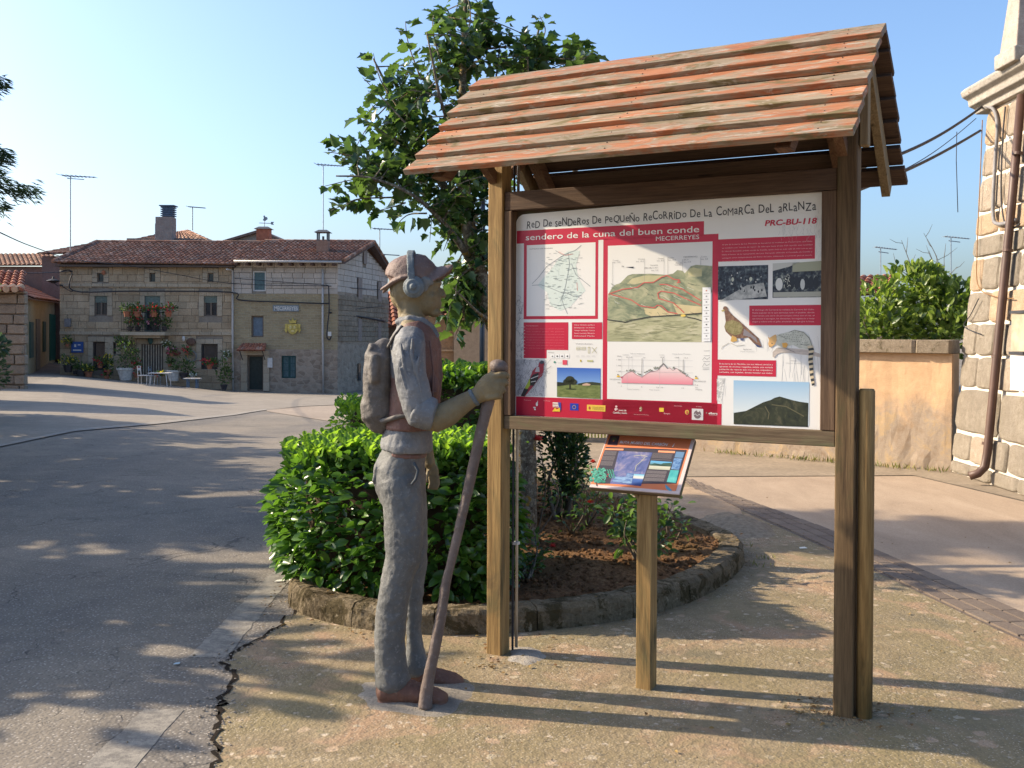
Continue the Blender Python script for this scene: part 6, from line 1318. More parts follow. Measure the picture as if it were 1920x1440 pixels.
# photographs
def crowd(name, seed, base): return ink_noise(name, [(.38, (.01, .012, .02)), (.5, (.03, .04, .06)), (.6, base), (.75, (.55, .56, .52))], seed, 8, dist=0)
quadpx(1346.5, 499.5, 1440, 561, crowd('printed_crowd_a', 46, (.10, .13, .14)), 2, 'printed_photo'); quadpx(1449, 494, 1541, 557, crowd('printed_crowd_b', 42, (.16, .18, .16)), 2, 'printed_photo')
P.poly([(1348, 565), (1357, 560), (1400, 535), (1432, 530), (1438, 556), (1380, 562)], ink_noise('printed_path', [(.4, (.25, .26, .25)), (.6, (.5, .5, .47))], 30), 3, 'printed_photo')
r = random.Random(24); P.dots([(1350 + 88 * r.random(), 507 + 40 * r.random(), .0035, .006) for _ in range(26)], ink((.015, .018, .03)), 4); P.dots([(1350 + 88 * r.random(), 510 + 35 * r.random(), .0025, .0035) for _ in range(14)], ink((.6, .6, .56)), 4); P.dots([(1374, 524, .006, .01), (1408, 523, .007, .009)], ink((.5, .52, .42)), 5)
P.poly([(1449, 494), (1500, 491), (1480, 500), (1449, 508)], ink((.5, .5, .46)), 3, 'printed_photo'); P.poly([(1486, 493), (1541, 489), (1541, 507), (1486, 510)], ink((.33, .34, .24)), 3, 'printed_photo')
quadpx(1450, 548, 1541, 556, ink((.38, .38, .32)), 3); P.dots([(1461, 533, .016, .028)], ink((.62, .63, .6)), 4, n=10); P.dots([(1476 + i * 9, 530, .011, .03) for i in range(7)], ink((.02, .025, .035)), 4, n=10); P.dots([(1470 + 12 * r.random(), 514 + 26 * r.random(), .002, .002) for _ in range(30)], ink((.6, .6, .5)), 5); P.dots([(1505, 533, .01, .024)], ink((.5, .52, .5)), 5, n=10)
quadpx(1044.5, 689, 1126, 747, ink_grad('printed_sky_a', [(0, (.42, .52, .60)), (.45, (.20, .36, .66)), (1, (.04, .13, .48))]), 2, 'printed_photo')
P.poly([(1044.5, 721), (1070, 720), (1126, 721.5), (1126, 748), (1044.5, 744)], ink_noise('printed_meadow', [(.35, (.10, .14, .04)), (.65, (.21, .25, .09))], 25, stretch=(1, 1, 4)), 3, 'printed_photo')
P.poly([(1044.5, 716), (1056, 717), (1062, 722), (1044.5, 724)], ink((.02, .025, .02)), 4); P.poly([(1084, 719), (1096, 717), (1110, 716), (1126, 718), (1126, 722), (1084, 722)], ink((.04, .05, .03)), 4); P.poly([(1092, 720.5), (1100, 718), (1108, 720.5), (1106, 723), (1093, 723)], ink((.55, .38, .28)), 5)
P.dots([(1069, 713, .026, .021), (1063, 716, .02, .015), (1075, 716, .021, .014)], ink_noise('printed_oak', [(.4, (.02, .025, .015)), (.7, (.06, .07, .04))], 60), 5, n=16); P.lines([[(1069, 718), (1069, 729)]], .007, ink((.03, .025, .02)), 5); P.dots([(1071, 729.5, .03, .003)], ink((.03, .05, .02)), 4, n=12)
quadpx(1375.5, 713, 1517, 798, ink_grad('printed_sky_b', [(.3, (.60, .67, .70)), (1, (.30, .48, .66))]), 2, 'printed_photo')
HILL = ink_noise('printed_hill', [(.35, (.012, .018, .014)), (.55, (.035, .04, .022)), (.72, (.09, .085, .05))], 14, stretch=(1, 1, 1), rot=.6, dist=1.5)
def m4(X_, Y_): return (1240 + X_ / 5.54, 580 + Y_ / 5.54)
P.poly([m4(*p) for p in ((752, 1075), (880, 1055), (960, 1015), (1060, 965), (1140, 940), (1175, 920), (1230, 905), (1300, 925), (1370, 945), (1440, 960), (1528, 972), (1523, 1222), (752, 1192))], HILL, 3, 'printed_photo')
P.lines([[m4(1150, 990), m4(1300, 1010), m4(1480, 1110)], [m4(1080, 1010), m4(1120, 1080), m4(1110, 1140)]], .004, ink((.12, .11, .06)), 4)
# eagle
BRE = ink_noise('printed_eagle_brown', [(.4, (.14, .07, .045)), (.65, (.28, .17, .11))], 60)
P.poly([m4(*p) for p in ((640, -10), (650, -30), (675, -32), (690, -15), (700, 15), (740, 60), (800, 110), (900, 200), (1010, 300), (1045, 392), (1000, 392), (900, 290), (850, 300), (770, 300), (720, 280), (670, 230), (655, 180), (670, 130), (662, 60), (655, 20))], BRE, 4, 'bird_picture')
P.poly([m4(*p) for p in ((672, 130), (740, 110), (820, 140), (850, 190), (830, 250), (770, 270), (700, 240), (660, 190))], ink_noise('printed_eagle_olive', [(.4, (.20, .17, .07)), (.65, (.33, .29, .14))], 70), 5)
P.poly([m4(*p) for p in ((860, 200), (990, 300), (1000, 350), (930, 290), (850, 270))], ink((.22, .2, .22)), 5); P.poly([m4(*p) for p in ((960, 350), (1045, 392), (1000, 392))], ink((.03, .06, .16)), 5)
P.poly([m4(622, 12), m4(655, 0), m4(660, 18), m4(635, 26)], ink((.45, .38, .15)), 5); P.dots([(*m4(652, -2), .0014, .0014)], BLACKI, 7)
P.poly([m4(*p) for p in ((735, 270), (780, 290), (790, 330), (740, 340), (720, 330))], ink((.55, .34, .1)), 5); P.poly([m4(*p) for p in ((820, 300), (860, 300), (850, 325), (825, 325))], ink((.08, .1, .2)), 5)
P.lines([[m4(700, 350), m4(640, 385), m4(625, 410)], [m4(720, 350), m4(780, 380), m4(860, 370)]], .003, ink((.5, .48, .42)), 3); P.text('Águila real', *m4(848, 420), m4(935, 0)[0], GREYI, .0055, 3); P.text('(Aquila chrysaetos)', *m4(820, 442), m4(965, 0)[0], LGREY, .005, 3)
# genet
def m5(X_, Y_): return (1390 + X_ / 9, 560 + Y_ / 9)
P.poly([m5(*p) for p in ((530, 900), (600, 830), (760, 830), (1130, 860), (1330, 930), (1330, 990), (1200, 960), (1000, 940), (850, 915), (680, 910), (600, 940), (560, 1000), (530, 980))], ink_noise('printed_branch', [(.4, (.42, .37, .33)), (.65, (.58, .50, .44))], 40, stretch=(1, 1, 4)), 4)
P.poly([m5(*p) for p in ((590, 640), (640, 600), (800, 560), (900, 525), (1050, 555), (1150, 650), (1200, 790), (1190, 860), (1100, 850), (980, 835), (880, 780), (780, 800), (740, 835), (690, 825), (600, 780))], ink_noise('printed_genet_coat', [(.4, (.42, .43, .36)), (.65, (.60, .60, .52))], 40), 5, 'animal_picture')
P.poly([m5(*p) for p in ((450, 640), (480, 660), (560, 610), (590, 605), (600, 700), (570, 770), (530, 800), (500, 820), (475, 820), (455, 760), (470, 700))], ink((.66, .40, .16)), 6); P.poly([m5(*p) for p in ((690, 750), (760, 740), (790, 770), (760, 830), (700, 820))], ink((.68, .36, .08)), 6); P.dots([(*m5(520, 755), .002, .003), (*m5(480, 800), .002, .002)], BLACKI, 8)
r = random.Random(77); sp_ = []
for row, (y0_, x0_, x1_) in enumerate(((560, 840, 1000), (600, 720, 1080), (640, 740, 1120), (680, 770, 1140), (720, 790, 1150), (770, 950, 1150))):
    for i in range(int((x1_ - x0_) / 40)): sp_.append((*m5(x0_ + i * 40 + r.uniform(-8, 8), y0_ + (i * 40 / 380) ** 2 * 40 + r.uniform(-6, 6)), .0019, .0012))
P.dots(sp_, BLACKI, 7, n=6); P.lines([[m5(610, 610), m5(700, 640), m5(760, 680)], [m5(800, 570), m5(900, 530), m5(1050, 570), m5(1150, 670), m5(1190, 790)], [m5(1000, 770), m5(1100, 790), m5(1150, 770)], [m5(620, 830), m5(740, 835), m5(900, 900)]], .0014, BLACKI, 7)
tail = [(1160, 800), (1185, 880), (1175, 960), (1170, 1050), (1180, 1130), (1185, 1220), (1190, 1310), (1205, 1400), (1215, 1470)]
for i in range(16):
    t0, t1 = i / 16 * 8, (i + 1) / 16 * 8; f = lambda t_: (np.interp(t_, range(9), [q_[0] for q_ in tail]), np.interp(t_, range(9), [q_[1] for q_ in tail])); a, b = f(t0), f(t1); w_ = lerp(46, 22, i / 16)
    P.poly([m5(a[0] - w_, a[1]), m5(b[0] - w_, b[1]), m5(b[0] + w_, b[1] - 14), m5(a[0] + w_, a[1] - 14)], ink((.04, .045, .05)) if i % 2 else ink((.60, .50, .34)), 6)
P.text('Gineta', *m5(835, 1055), m5(930, 0)[0], GREYI, .0055, 3); P.text('(Genetta genetta)', *m5(750, 1095), m5(1000, 0)[0], LGREY, .005, 3)
# chaffinch
def m6(X_, Y_): return (940 + X_ / 5.54, 580 + Y_ / 5.54)
P.poly([m6(*p) for p in ((205, 900), (245, 815), (300, 715), (325, 640), (360, 600), (385, 590), (395, 550), (420, 532), (445, 540), (447, 565), (440, 590), (440, 640), (425, 690), (390, 720), (340, 790), (290, 850), (245, 905))], ink((.30, .04, .06)), 4, 'bird_picture')
P.poly([m6(*p) for p in ((300, 720), (330, 680), (390, 655), (385, 720), (335, 795), (300, 790))], ink((.03, .03, .035)), 5); P.lines([[m6(310, 720), m6(385, 690)], [m6(310, 755), m6(360, 745)]], .003, WHITE, 6)
P.poly([m6(*p) for p in ((245, 815), (300, 715), (300, 790), (265, 840))], ink((.33, .42, .06)), 5); P.poly([m6(*p) for p in ((205, 900), (240, 820), (285, 830), (240, 903))], ink((.03, .03, .035)), 5)
P.poly([m6(*p) for p in ((398, 550), (420, 530), (445, 538), (446, 560), (410, 570))], ink((.06, .07, .09)), 5); P.poly([m6(*p) for p in ((370, 590), (395, 600), (400, 650), (350, 650))], ink((.4, .4, .42)), 5); P.lines([[m6(445, 550), m6(465, 548)], [m6(390, 700), m6(480, 620), m6(520, 590)]], .0018, GREYI, 5)
# logos along the foot
P.text('Promueve', *m6(238, 945), m6(310, 0)[0], PINKI, .0045, 3); P.text('Financian', *m6(440, 953), m6(510, 0)[0], PINKI, .0045, 3)
P.dots([(*m6(370, 985), .006, .01), (*m6(345, 1020), .008, .004), (*m6(350, 1038), .005, .004), (*m6(378, 960), .002, .006)], WHITE, 3)
P.rect(*m6(535, 965), *m6(605, 1020), ink((.7, .66, .6)), 3); P.poly([m6(590, 965), m6(620, 968), m6(622, 1050), m6(600, 1030)], ink((.05, .07, .35)), 4); P.poly([m6(530, 1060), m6(560, 1020), m6(580, 1040), m6(610, 1020), m6(612, 1062)], YELI, 5); P.text('PRO', *m6(538, 990), m6(592, 0)[0], RED, .006, 5); P.text('DER', *m6(538, 1015), m6(592, 0)[0], RED, .006, 5)
P.rect(*m6(714, 975), *m6(802, 1052), ink((.02, .05, .38)), 3); c_ = P.q(*m6(758, 1015)); mm = MB()
for i in range(12):
    a = i * math.pi / 6; mm.add([P.w(c_[0] + .0085 * math.cos(a) + .0016 * math.cos(b), c_[1] + .0085 * math.sin(a) + .0016 * math.sin(b), 5) for b in [j * math.pi / 3 for j in range(6)]], [tuple(range(6))])
mm.build('printed_stars', YELI, panel)
P.rect(*m6(890, 990), *m6(1082, 1062), ink((.78, .52, .08)), 3); P.dots([(*m6(918, 1024), .006, .008)], ink((.5, .08, .05)), 4); P.block(['MINISTERIO', 'DE AGRICULTURA, PESCA', 'Y ALIMENTACIÓN'], *m6(948, 1008), *m6(1070, 1052), BLACKI, .004, 4)
P.text('Junta de', *m6(1218, 1055), m6(1300, 0)[0], WHITE, .008, 3, weight=.01); P.text('Castilla y León', *m6(1160, 1080), m6(1305, 0)[0], WHITE, .009, 3, weight=.01); P.dots([(*m6(1195, 1010), .006, .005), (*m6(1188, 1038), .006, .007), (*m6(1203, 1035), .004, .004)], ink((.72, .5, .5)), 3)
P.dots([(*m6(1450, 1035), .007, .012)], ink((.35, .22, .12)), 3); P.dots([(*m6(1443, 1028), .002, .003), (*m6(1443, 1052), .002, .003)], WHITE, 4); P.text('Excmo. Ayuntamiento de Mecerreyes', *m6(1378, 1094), m6(1530, 0)[0], PINKI, .004, 3)
P.rect(*m6(1642, 1022), *m6(1688, 1065), YELI, 3); P.text('Burgos', *m6(1690, 1088), m6(1755, 0)[0], PINKI, .007, 3)
P.text('Homologa', *m4(135, 1006), m4(215, 0)[0], PINKI, .0045, 3); P.text('Realiza', *m4(362, 1014), m4(420, 0)[0], PINKI, .0045, 3)
P.dots([(*m4(268, 1068), .010, .011)], ink((.62, .4, .08)), 3, n=14); P.dots([(*m4(270, 1070), .006, .007)], RED, 4, n=12); P.lines([[m4(255, 1068), m4(285, 1066)]], .002, YELI, 5)
P.rect(*m4(318, 1030), *m4(435, 1152), ink((.6, .58, .58)), 3); P.dots([(*m4(376, 1092), .0175, .019)], ink((.16, .12, .13)), 4, n=20); P.dots([(*m4(385, 1055), .006, .005)], ink((.65, .63, .6)), 5); P.lines([[m4(335, 1100), m4(355, 1085), m4(375, 1105), m4(395, 1090), m4(420, 1110)]], .002, ink((.6, .58, .58)), 5)
P.text('albera', *m4(492, 1088), m4(585, 0)[0], WHITE, .0095, 3, weight=.02); P.lines([[m4(495, 1098), m4(582, 1102)]], .0012, PINKI, 3); P.dots([(*m4(470, 1075), .003, .003)], ink((.2, .25, .2)), 3)

# ------------------------------------------------------------------ lectern
lec = thing('lectern_sign', 'small tilted orange route panel on a single square wooden post', 'sign', (.62, 4.59, 0), -TH)
LN = Vector((.6305, 4.548, 0)); LU = KU; LV = KV
m = MB(); c = LN - LU * .036 + LV * .04; m.box(c + UP * .40, (.072, .078, 1.0), KR)
lpst = m.build('post', POSTW, lec, bevel=.004)
Cb, Ct = Vector((.548, 4.555, .905)), Vector((.650, 4.742, 1.133)); ey = (Ct - Cb).normalized(); ex = KU; nn = ex.cross(ey).normalized()
if nn.y > 0: nn = -nn
hw = .2185; hl = (Ct - Cb).length
def LP(a, b, o=0): return Cb + ex * a + ey * b + nn * o
bd_m = MB(); bd_m.hexa([LP(-hw, 0, -.028), LP(hw, 0, -.028), LP(hw, hl, -.028), LP(-hw, hl, -.028), LP(-hw, 0, -.006), LP(hw, 0, -.006), LP(hw, hl, -.006), LP(-hw, hl, -.006)]); bd_m.build('backing_board', FRAMEX, lec, bevel=.003)
m = MB(); m.hexa([LP(-hw + .002, .002, -.005), LP(hw - .002, .002, -.005), LP(hw - .002, hl - .002, -.005), LP(-hw + .002, hl - .002, -.005), LP(-hw + .002, .002, 0), LP(hw - .002, .002, 0), LP(hw - .002, hl - .002, 0), LP(-hw + .002, hl - .002, 0)])
lpan = m.build('sign_panel', ink((.62, .5, .47)), lec)
m = MB(); a, b = c + UP * .90 + LV * .02, LP(0, hl * .6, -.03); m.hexa([c + UP * .86 + LU * q_[0] + LV * q_[1] for q_ in ((-.034, -.036), (.034, -.036), (.034, .036), (-.034, .036))] + [LP(-.034, .03, -.029), LP(.034, .03, -.029), LP(.034, .13, -.029), LP(-.034, .13, -.029)]); m.build('bracket', POSTW, lec)
P = Print(lpan, Cb, ex, ey, nn, .0004)
def m7(X_, Y_): return (1080 + X_ / 7.68, 790 + Y_ / 7.68)
P.poly([m7(*p) for p in ((478, 178), (1675, 232), (1440, 1005), (210, 905))], ink((.66, .20, .085)), 1)
P.poly([m7(*p) for p in ((430, 368), (1600, 412), (1450, 900), (330, 900), (250, 880))], ink((.05, .045, .06)), 2)
P.poly([m7(*p) for p in ((500, 205), (635, 208), (595, 350), (450, 342))], ink((.07, .035, .045)), 3); P.dots([(*m7(550, 265), .012, .012)], ink((.07, .10, .05)), 4, n=12); P.dots([(*m7(545, 285), .003, .006)], ink((.7, .15, .05)), 5)
P.text('RUTA MUSEO DEL CARBÓN', *m7(630, 318), m7(1330, 0)[0], WHITE, .0155, 4, shear=.15, weight=.012); P.text('i', *m7(1385, 372), m7(1412, 0)[0], WHITE, .022, 4, shear=.25, weight=.02); P.text('Mecerreyes, cultura de carbón y encina', *m7(640, 345), m7(1130, 0)[0], ink((.25, .07, .03)), .006, 4, shear=.2)
P.lines([[m7(680, 240), m7(770, 195), m7(830, 250), m7(930, 200), m7(1000, 250), m7(1060, 220)]], .0015, ink((.5, .15, .07)), 3)
P.poly([m7(*p) for p in ((425, 392), (690, 398), (682, 422), (415, 415))], ink((.74, .30, .16)), 4); P.poly([m7(*p) for p in ((1190, 422), (1432, 430), (1425, 460), (1182, 448))], ink((.74, .30, .16)), 4)
MAPB = ink_noise('printed_aerial_map', [(.35, (.05, .08, .22)), (.52, (.12, .14, .30)), (.66, (.30, .26, .33)), (.8, (.45, .42, .42))], 16, 8, dist=1)
P.poly([m7(*p) for p in ((620, 428), (1105, 452), (990, 770), (830, 760), (800, 920), (490, 900), (560, 660))], MAPB, 3, 'printed_photo')
P.poly([m7(*p) for p in ((835, 760), (990, 770), (935, 935), (800, 920))], ink_grad('printed_seascape', [(0, (.03, .06, .2)), (.55, (.05, .12, .35)), (.7, (.62, .60, .5)), (1, (.10, .40, .60))]), 4, 'printed_photo')
P.poly([m7(*p) for p in ((740, 745), (830, 752), (825, 790), (800, 900), (520, 870), (560, 800), (720, 800))], ink_noise('printed_blue_wash', [(.4, (.06, .12, .30)), (.65, (.30, .45, .62))], 30, stretch=(.5, 1, 3)), 4)
P.lines([[m7(1000, 520), m7(930, 590), m7(870, 640), m7(850, 720)], [m7(840, 500), m7(940, 490), m7(1030, 512)]], .0022, ink((.5, .5, .3)), 5)
P.poly([m7(*p) for p in ((1080, 568), (1385, 588), (1350, 705), (1045, 690))], ink_grad('printed_landscape', [(0, (.35, .36, .28)), (.4, (.5, .5, .4)), (.5, (.05, .09, .06)), (.75, (.12, .3, .42)), (1, (.10, .35, .62))]), 4, 'printed_photo'); P.poly([m7(*p) for p in ((1060, 640), (1130, 605), (1190, 645), (1260, 605), (1375, 600), (1362, 650))], ink((.04, .09, .07)), 5)
P.poly([m7(*p) for p in ((1445, 438), (1568, 445), (1540, 530), (1420, 520))], ink((.12, .22, .36)), 4); P.poly([m7(*p) for p in ((1415, 530), (1535, 538), (1485, 700), (1372, 690))], ink_noise('printed_blue_leaves', [(.4, (.05, .13, .3)), (.65, (.2, .33, .52))], 60), 4); P.poly([m7(*p) for p in ((1362, 702), (1485, 708), (1440, 890), (1308, 875))], ink_noise('printed_teal', [(.4, (.04, .3, .32)), (.65, (.12, .45, .42))], 20), 4)
TXG = ink((.3, .27, .27)); Lr = []
for i in range(24): a = lerp(430, 650, i / 24); off = (a - 430) * -.33; Lr.append([m7(415 + off, a), m7(590 + off, a + 8)])
P.lines([l for i, l in enumerate(Lr) if i % 8 != 7], .0011, TXG, 4); Lr = []
for i in range(28):
    a = lerp(460, 560, i / 8) if i < 8 else lerp(712, 870, (i - 8) / 20); off = (a - 460) * -.33; Lr.append([m7(1110 + off, a), m7(1395 + off, a + 14)])
P.lines([l for i, l in enumerate(Lr) if i % 7 != 6], .0011, TXG, 4)
r = random.Random(3); GT = ink((.06, .30, .22)); P.dots([(*m7(lerp(210, 430, r.random()), lerp(680, 880, r.random() ** .8)), .008, .006) for _ in range(60)], GT, 5); P.dots([(*m7(lerp(215, 440, r.random()), lerp(680, 850, r.random())), .004, .003) for _ in range(60)], ink((.12, .42, .32)), 6)
P.lines([[m7(450 + i * 12, 700 + (i % 3) * 40), m7(480 + i * 10, 740 + (i % 3) * 40)] for i in range(9)], .004, GT, 6); P.lines([[m7(290, 880), m7(300, 930)]], .005, ink((.1, .07, .06)), 6); P.dots([(*m7(465, 770), .003, .003), (*m7(450, 800), .003, .003)], RED, 7)
P.poly([m7(*p) for p in ((1285, 910), (1310, 925), (1355, 965), (1385, 1000), (1340, 1000), (1300, 975), (1288, 940))], ink((.10, .30, .42)), 3); P.dots([(*m7(x_, y_), .0022, .0022) for x_, y_ in ((1681, 230), (1438, 998), (210, 905), (482, 180))], GREYI, 3)
# ------------------------------------------------------------------ statue of a walker
def loft(m, rg, n=20, sq=2.0, cap=True, updir=None):
    # rg: (px, py, d, ra_px, rb_m [, squareness]); ra in the picture plane across the path, rb in depth
    C = [at(a[0], a[1], a[2]) for a in rg]; rings = []
    for i, c in enumerate(C):
        t = (C[min(i + 1, len(C) - 1)] - C[max(i - 1, 0)]).normalized(); b = Vector((0, 1, 0)); b = (b - t * b.dot(t)).normalized(); a = b.cross(t).normalized()
        ra = rg[i][3] * rg[i][2] / FPX; rb = rg[i][4]; R_ = []
        for j in range(n):
            q_ = 2 * math.pi * j / n; cs_, sn_ = math.cos(q_), math.sin(q_); e = 2 / sq
            R_.append(c + a * ra * math.copysign(abs(cs_) ** e, cs_) + b * rb * math.copysign(abs(sn_) ** e, sn_))
        rings.append(R_)
    if cap:      # rounded ends
        def endcap(R_, c, t):
            rr = []
            for f, h in ((.85, .35), (.5, .7), (.1, .85)):
                rad = sum((v - c).length for v in R_) / len(R_) * .6
                rr.append([c + (v - c) * f + t * rad * h for v in R_])
            return rr
        t0 = (C[0] - C[1]).normalized(); t1 = (C[-1] - C[-2]).normalized()
        rings = endcap(rings[0], C[0], t0)[::-1] + rings + endcap(rings[-1], C[-1], t1)
    m.rings(rings)
def ball(m, px, py, d, rx, rz, ry, rot=0, nu=18, nv=12):
    m.sphere(at(px, py, d), (rx * d / FPX, ry, rz * d / FPX), Matrix.Rotation(rot, 3, 'Y'), nu, nv)
def sculpt(m, name, mat, parent, vox=.006, amp=.0025, sm=2, folds=0, seed=0):
    o = m.build(name, mat, parent)
    md = o.modifiers.new('r', 'REMESH'); md.mode = 'VOXEL'; md.voxel_size = vox; md.use_smooth_shade = True
    s = o.modifiers.new('s', 'SMOOTH'); s.iterations = sm; s.factor = .6
    dg = bpy.context.evaluated_depsgraph_get(); me = bpy.data.meshes.new_from_object(o.evaluated_get(dg), depsgraph=dg)
    o.modifiers.clear(); o.data = me
    n = len(me.vertices); co = np.empty(n * 3); me.vertices.foreach_get('co', co); co = co.reshape(-1, 3)
    no = np.empty(n * 3); me.vertices.foreach_get('normal', no) if False else None
    vn = [v.normal.copy() for v in me.vertices]; base = o.location
    for i in range(n):
        p = Vector(co[i]) + base; h = noise.fractal(p * 28 + Vector((seed, 0, 0)), 1, 2, 3) * amp * .8 + noise.noise(p * 9) * amp * .6 + noise.noise(p * 95) * amp * .25
        if folds: 
            w_ = noise.noise(Vector((p.x * 6 + p.z * 3, p.y * 5, p.z * 5 - p.x * 4 + seed)) ); h += folds * max(0, 1 - abs(w_) * 5) * max(0, noise.noise(p * 5 + Vector((9, 9, seed))) + .25) * .8
        co[i] += np.array(vn[i]) * h
    me.vertices.foreach_set('co', co.ravel()); me.polygons.foreach_set('use_smooth', [True] * len(me.polygons)); me.update()
    if not me.materials: me.materials.append(mat)
    return o
def painted_cement(name, c1, c2, wear, streak=None):
    t = NT(name); co = t.co(world=True); n1 = t.noise(co, 7, 7, .7); n2 = t.noise(co, 60, 5, .7); n3 = t.noise(t.co((6, 6, 1.4), world=True), 3, 5, .7)
    col = t.ramp(n1, [(.35, c1), (.65, c2)]); col = t.mix(t.ramp(n2, [(.56, (0, 0, 0)), (.68, (.5, .5, .5))]), col, wear)
    col = t.mix(t.ramp(n3, [(.56, (0, 0, 0)), (.68, (.55, .55, .55))]), col, streak or tuple(x * .6 for x in c1)); t.bump(n1, .5, .01); t.bump(n2, .9, .0035); t.bump(t.noise(co, 160, 3, .7), .6, .0012)
    return t.fin(col, .62, .35)
SHIRT = painted_cement('grey_blue_cement', (.115, .12, .125), (.20, .2, .2), (.33, .33, .33), (.12, .115, .105))
TROU = painted_cement('dark_grey_cement', (.09, .092, .09), (.15, .148, .138), (.28, .27, .25), (.10, .10, .10))
SKIN = painted_cement('ochre_painted_cement', (.15, .115, .062), (.23, .178, .095), (.2, .175, .135), (.11, .09, .05))
VEST = painted_cement('red_brown_cement', (.13, .068, .055), (.19, .10, .08), (.24, .2, .17), (.10, .08, .07))
CAPM = painted_cement('mauve_brown_cement', (.13, .085, .072), (.19, .13, .11), (.3, .24, .21), (.12, .08, .065))
BAG = painted_cement('brown_grey_cement', (.078, .07, .062), (.13, .115, .103), (.24, .2, .18), (.06, .045, .04))
SHOE = painted_cement('reddish_shoe_cement', (.12, .055, .035), (.18, .085, .055), (.26, .18, .13), (.09, .05, .035))
PHONE = painted_cement('blue_grey_cement', (.085, .10, .108), (.14, .165, .175), (.28, .3, .3), (.07, .09, .10))
HAIRM = painted_cement('grey_hair_cement', (.13, .125, .11), (.19, .18, .16), (.25, .23, .2))
STAFFM = painted_cement('brown_grey_staff_cement', (.105, .075, .062), (.165, .125, .105), (.26, .22, .2), (.09, .065, .055))
D0 = 4.53
stt = thing('walker_statue', 'painted cement statue of a walker with cap, headphones and backpack reading the board', 'statue', (-.47, 4.56, 0))
# one continuous body under the clothes
m = MB()
loft(m, [(752, 895, D0, 32, .12), (757, 850, D0, 34, .13), (766, 780, D0, 36, .135), (774, 700, D0, 40, .16), (776, 640, D0, 38, .19), (774, 610, D0, 26, .13), (771, 590, D0, 25, .07), (772, 560, D0, 27, .068)])
ball(m, 777, 533, D0, 48, 52, .092); ball(m, 800, 562, D0, 27, 30, .068); ball(m, 770, 560, D0, 30, 28, .07); ball(m, 748, 548, D0, 17, 30, .07)
ball(m, 815, 586, D0, 12, 9, .035); ball(m, 826, 549, D0, 8, 9, .016, .5); ball(m, 831, 554, D0, 6, 5, .018); ball(m, 820, 531, D0, 9, 6, .055); ball(m, 823, 568, D0, 6, 3.5, .028); ball(m, 822, 575, D0, 6, 3.5, .026)
for s_ in (-1, 1): ball(m, 815, 541, D0 + s_ * .035, 6, 4, .014); ball(m, 806, 556, D0 + s_ * .05, 12, 9, .02); ball(m, 776, 545, D0 + s_ * .09, 9, 14, .014)
for i in range(7): ball(m, 738 + i * 3.2, 552 + i * 6, D0 - .03, 5, 9, .03, -.6)    # cropped hair and nape creases
loft(m, [(770, 665, D0 - .205, 16, .04), (775, 700, D0 - .215, 18, .042), (788, 775, D0 - .22, 21, .045), (800, 790, D0 - .22, 20, .045)], cap=True)
loft(m, [(800, 788, D0 - .22, 20, .044), (814, 786, D0 - .22, 26, .05), (840, 776, D0 - .225, 24, .046), (868, 757, D0 - .23, 19, .038), (890, 744, D0 - .235, 16, .031), (903, 737, D0 - .235, 17, .029)], n=18)
loft(m, [(770, 665, D0 + .21, 16, .04), (776, 710, D0 + .235, 18, .042), (782, 785, D0 + .24, 18, .04), (795, 835, D0 + .23, 16, .035), (806, 872, D0 + .21, 11, .03)], n=14)
ball(m, 811, 885, D0 + .21, 12, 17, .018)
for i in range(4): loft(m, [(806 + i * 5, 893, D0 + .2, 3.6, .009), (807 + i * 5, 907, D0 + .195, 3.4, .0085), (804 + i * 5, 917, D0 + .19, 2.8, .007)], n=8)
loft(m, [(803, 884, D0 + .19, 4, .009), (800, 896, D0 + .17, 3.6, .008), (801, 904, D0 + .16, 3, .007)], n=8)
# right hand closed round the staff
HD_ = D0 - .235
loft(m, [(898, 739, HD_, 17, .028), (908, 733, HD_ - .012, 22, .026), (920, 724, HD_ - .022, 25, .022), (932, 718, HD_ - .022, 25, .018)], n=18)
for i, (y0, x1) in enumerate(((702, 951), (716, 950), (729, 945), (741, 938))):
    xs = x1 - 3; loft(m, [(922 - i * 3, y0 + 4, HD_ - .026, 6.6, .014), (938 - i * 2, y0 + 1, HD_ - .028, 6.4, .0135), (xs, y0 + 1, HD_ - .015, 6.4, .0135), (xs + 3.5, y0 + 2.5, HD_ + .006, 6.2, .013), (xs - 3, y0 + 3, HD_ + .026, 6, .012), (xs - 14, y0 + 4, HD_ + .034, 5.6, .011)], n=12)
    ball(m, xs - 1, y0 + 1, HD_ - .02, 6.6, 6.8, .0125)
loft(m, [(905, 722, HD_ + .012, 11, .018), (918, 708, HD_ + .03, 9, .015), (934, 702, HD_ + .038, 8.5, .0135), (947, 705, HD_ + .034, 7.4, .012), (953, 709, HD_ + .026, 6, .010)], n=12)
for s_, (hx, kx) in ((-1, (750, 748)), (1, (756, 770))):
    dd = D0 + s_ * .117; loft(m, [(hx + 4, 920, dd, 22, .055), (kx + 4, 980, dd, 22, .055), (kx, 1065, dd, 18, .05), (kx - 10 if s_ < 0 else kx, 1150, dd, 17, .05), (kx - 14 if s_ < 0 else kx + 2, 1240, dd, 13, .035), ((740 if s_ < 0 else 788), 1285 if s_ < 0 else 1262, dd, 13, .035)], n=14)
body = sculpt(m, 'body', SKIN, stt, .0055, .0014, 2)
# hair at temple
m = MB(); ball(m, 798, 527, D0 - .078, 16, 9, .016, .3); ball(m, 798, 527, D0 + .078, 16, 9, .016, .3); ball(m, 795, 536, D0 - .085, 10, 12, .01); sculpt(m, 'hair', HAIRM, stt, .006, .003)
